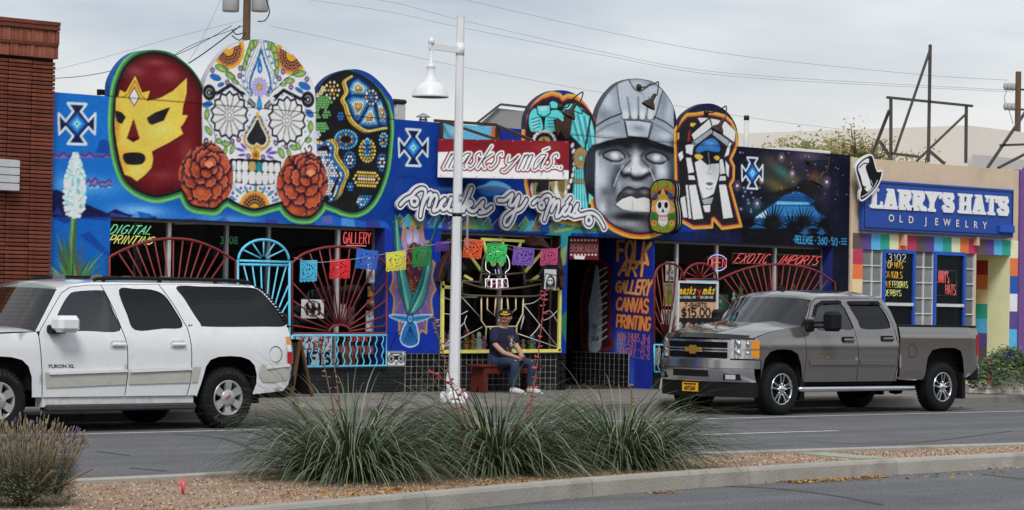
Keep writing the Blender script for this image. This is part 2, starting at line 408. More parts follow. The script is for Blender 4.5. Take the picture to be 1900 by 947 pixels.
# ------------------------------------------------------------------ single-stroke lettering (4 x 6 cell)
def _arc(cx, cy, rx, ry, a0, a1, n=8): return [(cx+rx*math.cos(math.radians(a0+(a1-a0)*k/n)), cy+ry*math.sin(math.radians(a0+(a1-a0)*k/n))) for k in range(n+1)]
GL = {
 'A': [[(0,0),(2,6),(4,0)],[(.8,2.1),(3.2,2.1)]],
 'B': [[(0,0),(0,6),(2,6)]+_arc(2,4.6,1.6,1.4,90,-90)+[(0,3.2)],[(2,3.2)]+_arc(2,1.6,1.9,1.6,90,-90)+[(0,0)]],
 'C': [_arc(2.2,3,2.1,3,50,310,12)], 'D': [[(0,0),(0,6),(1.5,6)]+_arc(1.5,3,2.4,3,90,-90,10)+[(0,0)]],
 'E': [[(3.6,6),(0,6),(0,0),(3.6,0)],[(0,3.1),(2.8,3.1)]], 'F': [[(3.6,6),(0,6),(0,0)],[(0,3.1),(2.8,3.1)]],
 'G': [_arc(2.2,3,2.1,3,50,340,12)+[(4.2,2.8),(2.6,2.8)]], 'H': [[(0,0),(0,6)],[(4,0),(4,6)],[(0,3),(4,3)]],
 'I': [[(1,0),(1,6)]], 'J': [[(3,6),(3,1.5)]+_arc(1.6,1.5,1.4,1.5,0,-180)], 'K': [[(0,0),(0,6)],[(3.8,6),(0,2.6)],[(1.2,3.6),(4,0)]],
 'L': [[(0,6),(0,0),(3.5,0)]], 'M': [[(0,0),(.4,6),(2.3,1.8),(4.2,6),(4.6,0)]], 'N': [[(0,0),(0,6),(4,0),(4,6)]],
 'O': [_arc(2.1,3,2.1,3,90,450,16)], 'P': [[(0,0),(0,6),(2,6)]+_arc(2,4.4,1.8,1.6,90,-90)+[(0,2.8)]],
 'Q': [_arc(2.1,3,2.1,3,90,450,16),[(2.6,1.4),(4.2,-.4)]], 'R': [[(0,0),(0,6),(2,6)]+_arc(2,4.5,1.8,1.5,90,-90)+[(0,3)],[(1.8,3),(4,0)]],
 'S': [_arc(2,4.5,1.8,1.5,30,270)+_arc(2,1.5,1.9,1.5,90,-150)], 'T': [[(0,6),(4,6)],[(2,6),(2,0)]],
 'U': [[(0,6),(0,1.8)]+_arc(2,1.8,2,1.8,180,360)+[(4,6)]], 'V': [[(0,6),(2,0),(4,6)]], 'W': [[(0,6),(1.2,0),(2.4,4),(3.6,0),(4.8,6)]],
 'X': [[(0,0),(4,6)],[(0,6),(4,0)]], 'Y': [[(0,6),(2,3),(4,6)],[(2,3),(2,0)]], 'Z': [[(0,6),(4,6),(0,0),(4,0)]],
 '0': [_arc(1.9,3,1.9,3,90,450,16)], '1': [[(.6,4.8),(1.6,6),(1.6,0)]], '2': [_arc(1.9,4.3,1.7,1.7,160,-30)+[(0,0),(3.8,0)]],
 '3': [_arc(1.8,4.5,1.6,1.5,150,-90)+_arc(1.8,1.5,1.8,1.5,90,-150)], '4': [[(2.8,0),(2.8,6),(0,2),(4,2)]], '5': [[(3.5,6),(.4,6),(.2,3.4)]+_arc(1.8,1.9,1.9,1.9,110,-140)],
 '6': [[(3.2,6),(.8,3.4)]+_arc(1.9,1.9,1.8,1.9,150,-210,12)], '7': [[(0,6),(3.8,6),(1.2,0)]], '8': [_arc(1.9,4.5,1.5,1.5,-90,270,12), _arc(1.9,1.5,1.8,1.5,90,450,12)],
 '9': [_arc(1.9,4.2,1.7,1.8,0,360,12)+[(3.4,3),(2,0)]], '.': [[(.4,0),(.45,.2)]], '-': [[(.3,2.8),(2.2,2.8)]], "'": [[(.6,6),(.3,4.6)]], '$': [_arc(2,4.2,1.8,1.3,30,270)+_arc(2,1.6,1.9,1.3,90,-150),[(2,6.6),(2,-.6)]],
 '/': [[(0,-.4),(3,6.2)]], '!': [[(.5,6),(.5,1.6)],[(.5,.2),(.5,0)]], ',': [[(.5,.3),(.2,-.8)]],
}
GWD = {'I': 2, '.': 1, '-': 2.6, "'": 1, ' ': 2.6, 'M': 4.6, 'W': 4.8, '1': 2.4, '/': 3, '!': 1, ',': 1}
def text_paths(txt, h, sp=1.4, slant=0., wf=1.):
    """polylines of a line of lettering with cap height h, from (0,0); returns (paths, width)"""
    u = h/6; x = 0; out = []
    for ch in txt:
        for pl in GL.get(ch, []): out.append([((x+a*wf+slant*b)*u, b*u) for a, b in pl])
        x += (GWD.get(ch, 4)*wf+sp)
    return out, (x-sp)*u
def text_in_quad(txt, q, sp=1.4, slant=0., wf=1.):
    """lettering fitted into a pixel quad (bl, br, tr, tl)"""
    ps, w = text_paths(txt, 6, sp, slant, wf); q = [np.array(p, float) for p in q]; out = []
    for pl in ps:
        r = []
        for a, b in pl:
            u, v = a/w, b/6; r.append(tuple((q[0]*(1-u)+q[1]*u)*(1-v)+(q[3]*(1-u)+q[2]*u)*v))
        out.append(r)
    return out

def text_mesh(name, txt, size, place, m, parent=None, ext=.004, bold=0., align='LEFT', sx=1.):
    """lettering from the built-in typeface as flat raised letters; place(a,b,d)->xyz"""
    cu = bpy.data.curves.new(name, 'FONT'); cu.body = txt; cu.size = size; cu.offset = bold; cu.align_x = align; cu.resolution_u = 3
    o = bpy.data.objects.new(name, cu); COL.objects.link(o)
    dg = bpy.context.evaluated_depsgraph_get(); me = bpy.data.meshes.new_from_object(o.evaluated_get(dg))
    bpy.data.objects.remove(o); bpy.data.curves.remove(cu)
    b = MB(); b.add([place(v.co.x*sx, v.co.y, 0) for v in me.vertices],[tuple(p.vertices) for p in me.polygons])
    bpy.data.meshes.remove(me); return b.build(name, m, parent)
# ================================================================== the mural, painted on the real wall plane
GX0, GX1 = WX(90,300), WX(1576,400)
ZTOP, ZG = 4.576,.144
def wall_mp(x, y): q = onY(x, y, FY); return q[..., 0], q[..., 2]
MU = Paint(GX0-.05, GX1+.05,.1,5.8,.0105, wall_mp, (13,52,134))
def cm(P, n=6): return catmull(P, n, True)
def ell(x, y, rx, ry, n=24, rot=0): return [(x+rx*math.cos(t)*math.cos(rot)-ry*math.sin(t)*math.sin(rot), y+rx*math.cos(t)*math.sin(rot)+ry*math.sin(t)*math.cos(rot)) for t in [2*math.pi*k/n for k in range(n)]]

def paint_background(p):
    f, st, bl = p.fill, p.stroke, p.blob
    p.fillg([(60,140),(800,140),(800,760),(60,760)],(22,98,178),(13,54,132),(200,300),(690,330),1)
    p.fill([(1300,200),(1700,200),(1700,800),(1300,800)],(15,17,34),1,60)
    for x, y, rx, ry, c, a in ((150,345,80,22,(120,180,225),.6),(260,392,60,14,(130,185,230),.8),(180,250,80,50,(26,105,185),.5),(420,408,90,10,(90,150,210),.7),(640,400,60,14,(20,40,110),.5)):
        bl(x, y, rx, ry, c, a)
    # clouds
    for x0, x1, y, c in ((94,206,290,(122,92,165)),(158,208,338,(140,110,180)),(165,208,346,(120,170,220))):
        pts = [(x0, y+4)]; n = max(4, int((x1-x0)/16))
        for k in range(n):
            xa = x0+(x1-x0)*k/n; xb = x0+(x1-x0)*(k+1)/n; hh = 7+4*math.sin(k*2.1)
            pts += [(xa+(xb-xa)*t, y-hh*math.sin(math.pi*t)) for t in (.15,.5,.85)]
        pts += [(x1, y+3)]; f(pts, c, 1,1.2); st([(a, b+3) for a, b in pts[1:-1]],3,(50,45,95), False, .8,2)
    f([(185,262),(196,258),(206,270),(206,285),(178,284)],(22,60,140),.8,2)
    # far range behind the yucca
    f([(86,356),(105,352),(128,362),(150,374),(176,386),(200,396),(214,388),(232,396),(256,402),(290,402),(290,408),(86,404)],(22,24,66),1,1)
    f([(90,404),(206,404),(206,560),(86,560)],(17,88,170),1,4)
    f([(96,398),(108,384),(118,400)],(30,60,130),.7,3); f([(146,437),(166,430),(204,470),(204,480)],(20,60,140),.9,2)
    f([(100,404),(200,404),(200,409),(150,407),(120,415),(100,406)],(20,45,115),.8,2)
    # range along the window head
    rnd = random.Random(3); x = 205; ridge = []
    while x < 735: ridge.append((x, 404+.03*(x-205)+rnd.uniform(-14,6)-(10 if x > 560 else 0))); x += rnd.uniform(12,24)
    f(ridge+[(735,440),(205,420)],(28,84,168),1,1)
    for a, b in zip(ridge[::2], ridge[1::2]):
        f([a, b, (b[0]+4, b[1]+16),(a[0], a[1]+14)], rnd.choice([(52,48,120),(80,140,205),(22,50,120),(95,90,160)]),.8,1.5)
    # yucca in flower
    st(catmull([(137,400),(136,440),(135,480),(136,525)],6),11,(50,92,62)); st(catmull([(135,405),(133,450),(132,520)],6),4,(140,170,120), False, .8,3)
    for k in range(46):
        a = rnd.uniform(-1.2,1.2); L = rnd.uniform(58,100); bx, by = 137+rnd.uniform(-5,5),536
        c = rnd.choice([(60,110,60),(120,150,85),(40,80,50),(165,175,120),(90,80,50)])
        tx, ty = bx+math.sin(a)*L*.85, by-math.cos(a)*L*1.15; nx, ny = math.cos(a)*3.4, math.sin(a)*3.4
        f([(bx-nx, by-ny),(tx, ty),(bx+nx, by+ny)], c, .95)
    f(cm([(141,282),(149,300),(158,325),(158,355),(157,385),(143,404),(128,396),(121,370),(119,335),(126,310),(133,296)]),(120,175,180),1,3)
    for k in range(230):
        t = rnd.random(); y = 286+t*118; hw = 4+17*math.sin(min(1, t*1.7)*math.pi/2)*(1 if t < .82 else (1.15-t)/.33); x = 140-2*t+rnd.uniform(-1,1)*hw
        p.dot(x, y, 2.6, rnd.choice([(232,240,238),(215,230,228),(242,245,240),(160,205,205)]),3.4,1,1, rnd.uniform(-.8,.8))

def cross_motif(p, x, y, hw, hh):
    S = [(-.5,-1),(.5,-.95),(.2,-.6),(.62,-.12),(1,-.5),(.97,.5),(.62,.16),(.2,.6),(.5,1),(-.5,.97),(-.2,.6),(-.62,.16),(-.97,.5),(-1,-.5),(-.62,-.12),(-.2,-.6)]
    P = [(x+a*hw, y+b*hh) for a, b in S]
    p.fill(P, (205,228,238),1,0,2.2); p.fill(P, (22,26,66),1,0,-1.8)
    for r, c in ((.58,(20,66,142)),(.46,(34,112,186)),(.32,(70,158,215)),(.19,(150,215,240)),(.06,(12,20,60))):
        p.fill([(x, y-r*hh),(x+r*hw, y),(x, y+r*hh),(x-r*hw, y)], c)

LUCH = cm([(216,178),(222,152),(232,130),(246,114),(265,104),(290,101),(315,107),(338,121),(356,139),(369,160),(375,185),(376,250),(374,300),(364,330),(346,346),(325,354),(300,361),(282,361),(262,354),(245,343),(232,328),(222,300),(216,268),(213,232)],3)
SKULL = catmull([(376,330),(375,250),(375,190),(375.5,176),(378,158),(384,140),(397,117),(413,97),(429,85),(447,77),(467,74),(485,74),(503,77.5),(522,85.6),(540,98),(558,119),(571,137),(580,155),(585,176),(586,235),(588,300),(575,350),(545,365),(520,374),(499,380),(472.6,386),(446,379),(423,366),(400,356)],3, True)
BEADM = catmull([(584,182),(593,160.5),(604.6,147),(619,138),(635.6,134.5),(649,136),(667,143),(686,154.6),(701,171),(712.6,191.6),(718.5,214),(720,243),(718,272),(716,292),(712.7,314),(705,339.5),(693,365),(678,382),(659.5,390),(642.6,388.5),(625.7,381.7),(600,366),(580,300),(582,240)],3, True)
def wobble(x, y, rx, ry, seed, n=20, amp=.07):
    r = random.Random(seed); return cm([(x+rx*(1+r.uniform(-amp, amp))*math.cos(t), y+ry*(1+r.uniform(-amp, amp))*math.sin(t)) for t in [2*math.pi*k/n for k in range(n)]],3)
MAR1 = wobble(382,327,49,60,5); MAR2 = wobble(561,342,47,60,9)
CHIN = cm([(415,360),(445,379),(472,387),(500,380),(530,368),(530,330),(415,330)],3)

def marigold(p, x, y, rx, ry, seed, cx, cy):
    r = random.Random(seed); p.fill(wobble(x, y, rx, ry, seed),(64,26,30)); p.clip = p.mask(wobble(x, y, rx, ry, seed))
    p.blob(x, y, rx*.8, ry*.8,(34,18,44),.8)
    def petal(a, d, s, base):
        px, py = x+(cx-x)*(1-d)+math.cos(a)*d*rx*.86, y+(cy-y)*(1-d)+math.sin(a)*d*ry*.86
        L, Wd = 17*s, 14*s; ca, sa = math.cos(a), math.sin(a)
        def T(u, v): return (px+ca*u*.86-sa*v*.86, py+sa*u+ca*v)
        out = [T(-.55*L, -.35*Wd), T(.1*L, -.95*Wd), T(.62*L, -.6*Wd), T(.58*L, -.25*Wd), T(.8*L, 0), T(.6*L, .28*Wd), T(.66*L, .62*Wd), T(.1*L, .95*Wd), T(-.55*L, .35*Wd)]
        P = catmull(out, 3, True)
        p.fill(P, (26,12,32),.9,6,4); p.fill(P, base)
        p.stroke(catmull(out[1:8],3),2.2, tuple(min(255, c+38) for c in base), False, .9,1)
        q = T(-.35*L, 0); p.blob(q[0], q[1],8*s, 7*s, (70,24,28),.75)
        q = T(.2*L, .1*Wd); p.blob(q[0], q[1],6*s, 6*s, (214,116,66),.5)
    for d, n, s, o in ((.93,10,1.6,.1),(.66,8,1.35,.4),(.4,6,1.1,.2),(.2,4,.8,.5)):
        for k in range(n):
            petal(2*math.pi*(k+r.uniform(-.2,.2))/n+o, d, s*r.uniform(.8,1.15), r.choice([(152,62,38),(166,72,44),(142,54,34),(160,68,48)]))
    for k in range(9):
        a = -math.pi/2+(k-4)*.33; p.stroke([(cx, cy+5),(cx+math.cos(a)*8, cy+2+math.sin(a)*9)],2,(226,140,96))
    p.clip = None

def luchador(p):
    p.fill(LUCH, (98,20,26)); p.clip = p.mask(LUCH)
    bl = p.blob
    p.stroke(LUCH, 16,(44,9,15), True, .6,14)
    for x, y, rx, ry, a in ((250,132,22,14,.5),(312,140,26,14,.45),(290,116,26,8,.5),(345,282,16,24,.35),(300,325,30,10,.3)): bl(x, y, rx, ry, (186,110,108), a*.75)
    FACE = [(213,204),(214,183),(219.5,178),(222,167),(232.5,172),(250.5,140.6),(263.6,172),(278.4,168.5),(272,188),(298,181.5),(321,168.5),(346.5,144.6),(346,173),(340,198),(338,214),(349,214),(341,229),(335,237),(340,248.7),(314,265),(281.6,281.4),(284.5,294.5),(281.6,311),(268.5,325.6),(254,337),(244,329),(231,324),(222.7,298),(217,268),(212,232)]
    p.fill(FACE, (60,20,20),.8,2,2); p.fill(FACE, (226,182,74))
    p.clip = p.clip*p.mask(FACE)
    for x, y, rx, ry, c, a in ((250,165,20,16,(196,140,40),.6),(230,300,14,30,(178,120,40),.5),(300,240,30,18,(240,208,120),.6),(255,315,18,12,(240,205,120),.5),(335,175,8,20,(200,150,50),.5),(240,250,16,22,(238,200,100),.5),(218,230,6,40,(150,95,30),.6)): bl(x, y, rx, ry, c, a)
    D = (28,26,30)
    p.stroke([(250.5,150),(236,176),(228,180)],1.5,(150,100,30)); p.stroke([(250.5,150),(262,178),(270,184)],1.5,(150,100,30))
    p.fill([(272.5,219),(288,209),(316,199),(304,224),(282,232),(276,229)], D); p.fill([(212,205),(226,208.7),(233.5,217.6),(226,230.7),(217,226)], D)
    p.fill([(248,220),(259.4,258),(247,264),(235,257)],(96,24,26)); p.fill([(236,255),(259,256),(247,264)],(40,12,16),.8,2)
    p.fill(cm([(228,292),(234,284),(262,284),(270,294),(262,305),(236,305)],4), D)
    p.fill([(249,161),(259,181),(249,198),(238,180)],(60,30,20)); p.fill([(249,164),(257,181),(249,195),(240,180)],(238,238,240))
    p.clip = None

def flower(p, x, y, r, pet, core, n=6, ry=None):
    k = 1.25 if ry is None else ry/r
    for i in range(n): a = 2*math.pi*i/n; p.dot(x+math.cos(a)*r*.62, y+math.sin(a)*r*.62*k, r*.42, pet, r*.42*k)
    p.dot(x, y, r*.4, core, r*.4*k)
def fan_flower(p, x, y, r, a0, a1, n):
    GO, PK, DK = (206,150,46),(160,86,82),(52,28,26)
    for i in range(n*2+1):
        a = a0+(a1-a0)*i/(n*2); p.dot(x+math.cos(a)*r*.94*.8, y+math.sin(a)*r*.94,5, GO, 6)
    W = [(x, y)]+[(x+math.cos(a0+(a1-a0)*i/20)*r*.8*.93, y+math.sin(a0+(a1-a0)*i/20)*r*.93) for i in range(21)]
    p.fill(W, PK)
    for i in range(n):
        a = a0+(a1-a0)*(i+.5)/n; c, s_ = math.cos(a)*.8, math.sin(a)
        p.stroke([(x+c*r*.45, y+s_*r*.45),(x+c*r*.8, y+s_*r*.8)], r*.13, DK)
        for t in (.5,.68,.85): p.dot(x+c*r*t, y+s_*r*t, 1.2,(220,175,70),1.5)
    p.fill([(x, y)]+[(x+math.cos(a0+(a1-a0)*i/12)*r*.3, y+math.sin(a0+(a1-a0)*i/12)*r*.36) for i in range(13)], GO)

def sugar_skull(p):
    p.fill(SKULL, (224,226,230)); p.clip = p.mask(SKULL); d, st, f = p.dot, p.stroke, p.fill
    for x, y, rx, ry, a in ((378,250,8,60,.35),(585,250,8,60,.35),(430,345,14,22,.5),(516,352,12,20,.5),(480,330,60,8,.15)): p.blob(x, y, rx, ry, (120,124,134), a)
    K = (26,26,30); GRN, BLU, PUR, GO = (104,158,76),(28,98,172),(84,68,138),(206,154,52)
    fan_flower(p, 424,92,33,-.35, math.pi+.15,9); fan_flower(p, 541,102,34,-.1, math.pi+.45,9)
    # crest
    Lp = catmull([(476,74),(467,95.5),(458,119),(451.6,137),(454,155),(465,174)],5); Rp = catmull([(492,74),(495.6,97),(504.6,117),(511.8,140),(508,158),(497.4,175)],5)
    for q in (Lp, Rp): st(q, 8, K); st(q, 6.4,(214,220,228))
    for q in (Lp, Rp):
        for k in range(1, len(q),3): d(q[k][0], q[k][1],2, BLU, 2.6)
    L2 = catmull([(483,76),(478,98),(469,120),(462,140),(461,158),(466,174)],5); R2 = catmull([(486,76),(489,98),(497,122),(503,142),(503,158),(496,174)],5)
    for q in (L2, R2): st(q, 4.6, K); st(q, 3.6,(226,232,238)); [d(a, b, 1.2,(80,170,215)) for a, b in q[1::3]]
    L3 = catmull([(484.5,92),(477,115),(468,138),(463,158),(467,172)],5); R3 = catmull([(484.5,92),(491,115),(499,138),(502,158),(497,172)],5)
    for q in (L3, R3): st(q, 3.6,(30,90,150)); [d(a, b, 1.1, GO) for a, b in q[::3]]
    f(cm([(482,108),(486,122),(486,132),(482,137),(477.5,132),(478,122)]), BLU); d(482,128,2,(120,200,235),4)
    for x, y, rx, ry, ro in ((466,85,4.2,11,.15),(461,97,3.8,9,.2),(457,109,3.6,9,.2),(453.5,122,3.2,9,.1),(473,80,3,8,.1),(501,84,4.5,9,-.1),(508,92,5,11,-.2),(511.5,106,4.4,9,-.25),(513,119,3.6,8,-.1),(513.5,133,3.2,8,.2),
                             (411,127,12,6,.25),(427,141,9,5,.4),(436,152,7,3.2,.5),(555,137,12,5.6,-.2),(537,150,9,4.8,-.1),(525,157,6,2.8,-.1),
                             (387,243,4,9,-.6),(406,262,5,5,-.6),(419,267,8,4.6,0),(431,277,3.4,9,.3),(572,260,6,4.6,-.4),(545,274,7,4.2,.3),(553,271,3.6,7,-.3),(522,284,5,10,-.4),(384,212,4,10,.1),(576,235,4,10,0),(536,284,3,8,-.3),(418,280,3,8,.2)):
        d(x, y, rx+.8, K, ry+.8,1,0, ro); d(x, y, rx, GRN, ry, 1,0, ro); d(x+1, y+1, rx*.55,(172,168,98), ry*.5,.9,2, ro)
    st(catmull([(412,124),(430,137),(442,155),(462,173)],5),1, K); st(catmull([(555,134),(530,146),(515,162),(498,174)],5),1, K)
    st(catmull([(384,222),(394,240),(400,256),(398,272)],4),1, K); st(catmull([(577,246),(566,262),(558,275),(562,290)],4),1, K)
    for x, y, rx, ry, ro in ((399.6,144,10,5.4,.25),(409.5,157.4,6,3.2,-.5),(564.7,160,11,6,.35),(555,168,8,3.2,.5),(385,194,9,5,-.35),(574.6,211,8,5.5,.8)):
        d(x, y, rx+.7, K, ry+.7,1,0, ro); d(x, y, rx, BLU, ry, 1,0, ro)
    for k in range(15):
        a = 2*math.pi*k/15; d(481+math.cos(a)*11,162+math.sin(a)*13.5,5.6,(110,96,160),2.6,1,0, a); d(481+math.cos(a)*10.5,162+math.sin(a)*13,4.6,(178,164,214),1.9,1,0, a)
    d(481,162,5, K, 6.4); d(481,162,4.3,(196,160,50),5.5)
    f(cm([(481,180),(485,194),(484,202),(481,205),(477.5,202),(477,194)]), K, 1,0,.8); f(cm([(481,180),(485,194),(484,202),(481,205),(477.5,202),(477,194)]),(46,140,200))
    for x, y in ((394,130.5),(446,127),(444.5,141),(421.5,153),(524.7,133.5),(518,146),(569,147.5),(539.6,162),(461,290.6),(488,292.5),(443,259),(431,263),(512,266),(530.6,272)): flower(p, x, y, 4.6, PUR, GO)
    # tone arms and discs
    for x, y, P, Q in ((388,172,[(392,173),(404,173),(428,158),(449,174.5)],[(449,174.5),(470,195)]),(571,185,[(567,184),(555,183),(526,168),(512,180)],[(512,180),(494,198)])):
        d(x, y, 12, K, 15); d(x, y, 6.5,(150,152,158),8,1); d(x, y, 5, K, 6); d(x, y, 2.2,(170,172,178),2.8)
        st(P, 5.4, K); st(Q, 8, K)
        (ax, ay),(bx, by) = Q; st([(ax+(bx-ax)*.35, ay+(by-ay)*.35),(bx, by)],3.4,(200,202,206)); st([(ax+(bx-ax)*.3, ay+(by-ay)*.3),(ax+(bx-ax)*.42, ay+(by-ay)*.42)],8,(200,202,206)); st([(ax+(bx-ax)*.55, ay+(by-ay)*.55),(bx, by)],1, K)
    # pleated eye rosettes
    for x, y in ((425.6,214),(532.4,224)):
        n = 14; o = [(x+33*(1.05 if k % 2 else .9)*math.cos(2*math.pi*k/(2*n)), y+42*(1.05 if k % 2 else .9)*math.sin(2*math.pi*k/(2*n))) for k in range(2*n)]
        f(o, (222,221,216)); m0 = p.clip; p.clip = m0*p.mask(o)
        for k in range(n):
            a = 2*math.pi*(k+.08)/n; st([(x, y),(x+34*math.cos(a), y+43*math.sin(a))],4.5,(140,140,140), False, .55,4); st([(x, y),(x+36*math.cos(a), y+45*math.sin(a))],.9,(70,70,76))
            a += math.pi/n*.8; st([(x, y),(x+36*math.cos(a), y+45*math.sin(a))],1.2,(245,245,242), False, .8)
        for k in range(8): a = 2*math.pi*k/8; d(x+math.cos(a)*6, y+math.sin(a)*7.5,3.2,(110,112,118),3.8); d(x+math.cos(a)*6, y+math.sin(a)*7.5,2.4,(205,205,203),3)
        d(x, y, 3.4,(100,102,108),4); d(x, y, 2.6,(232,232,230),3.2); p.clip = m0
        st(o, 3, K, True)
        for k in range(n): a = 2*math.pi*(k+.02)/n; d(x+math.cos(a)*38, y+math.sin(a)*48,1.5, BLU, 1.8)
    N = [(478,222),(469,238),(460,252),(458.5,260),(463,267),(470.8,269.5),(476.5,265),(484,269.7),(491,267),(494.5,258),(490,246),(484,235)]
    f(cm(N, 4),(30,92,150),1,0,8); f(cm(N, 4),(224,226,230),1,0,3.2)
    Q = cm(N, 4)
    for k in range(0, len(Q),2):
        vx, vy = Q[k][0]-476.5, Q[k][1]-254; L = math.hypot(vx, vy); d(Q[k][0]+vx/L*5, Q[k][1]+vy/L*5.6,2.5, GO, 3)
    d(478,212,2.6, GO, 4.4); f(cm(N, 4),(34,33,36))
    for k in range(7): a = math.pi+math.pi*(k+.5)/7; d(475+math.cos(a)*10,281+math.sin(a)*7,2.2, GO, 2.6)
    flower(p, 474.6,288,8,(190,130,40),(120,70,30),10)
    for x, y, rx, ry, ro in ((445,278,10,3.2,.25),(452,272,9,3,.8),(449,288,8,3,-.2),(499,279,9,3,-.8),(506,284,10,3.2,-.2),(502,292.5,8,3,.35)): d(x, y, rx, (128,110,176), ry, 1,0, ro); d(x, y, rx*.6, PUR, ry*.5,1,0, ro)
    for x, s_ in ((384,1),(573.5,-1)): st([(x+s_*(8-6.5*t)*math.cos(6*t),(262 if s_ > 0 else 275)+(11-9*t)*math.sin(6*t)) for t in [k/14 for k in range(15)]],2.4, K)
    # teeth
    top = [(428,298),(446,296),(470,299),(496,302),(520,302)]
    f([(426,297),(430,294)]+[(436+k*10.6,295+.06*k*8-(1.5 if k % 2 else 0)) for k in range(8)]+[(522,300),(520,332),(512,341),(492,344),(472,345),(450,341),(434,338),(427,330)], K)
    xe = [430,438.5,448.5,461,475,486.5,497.5,508.5,520]
    for k in range(8):
        x0, x1 = xe[k]+.9, xe[k+1]-.9; y0 = 298.5+.055*(x0-430); ym = 317+.05*(x0-430); y1 = 336+.05*(x0-430)+(4 if 1 < k < 6 else 1.5)
        c = (170,150,92) if k == 3 else (28,130,136) if k == 4 else (232,234,236)
        f(cm([(x0, y0+3),(x0+2, y0),(x1-2, y0),(x1, y0+3),(x1, ym-1.6),(x0, ym-1.6)],2), c)
        f(cm([(x0, ym+1.4),(x1, ym+1.4),(x1, y1-3),(x1-2, y1),(x0+2, y1),(x0, y1-3)],2),(232,234,236))
    p.blob(432,312,5,10,(90,92,100),.6); p.blob(516,330,5,10,(100,102,110),.5)
    fan_flower(p, 472,390,33, math.pi+.25,2*math.pi-.25,9)
    for x, y, ro in ((443,355,.7),(457,352,1.1),(474,349,1.57),(489,353,2.0),(502,359,2.4),(432,368,.45),(511,372,2.7)): d(x, y, 7, K, 2.6,1,0, ro); d(x, y, 6,(70,160,205),1.7,1,0, ro)
    for x, y, r in ((447,349.5,2.3),(432,359,2.6),(464.5,349.5,2.3),(483,350,2.4),(499,349.6,2.6),(512,361,2.6),(440,364,2),(506,367,2),(452,356,1.6),(495,356,1.6)): d(x, y, r, PUR, r*1.25)
    p.clip = None

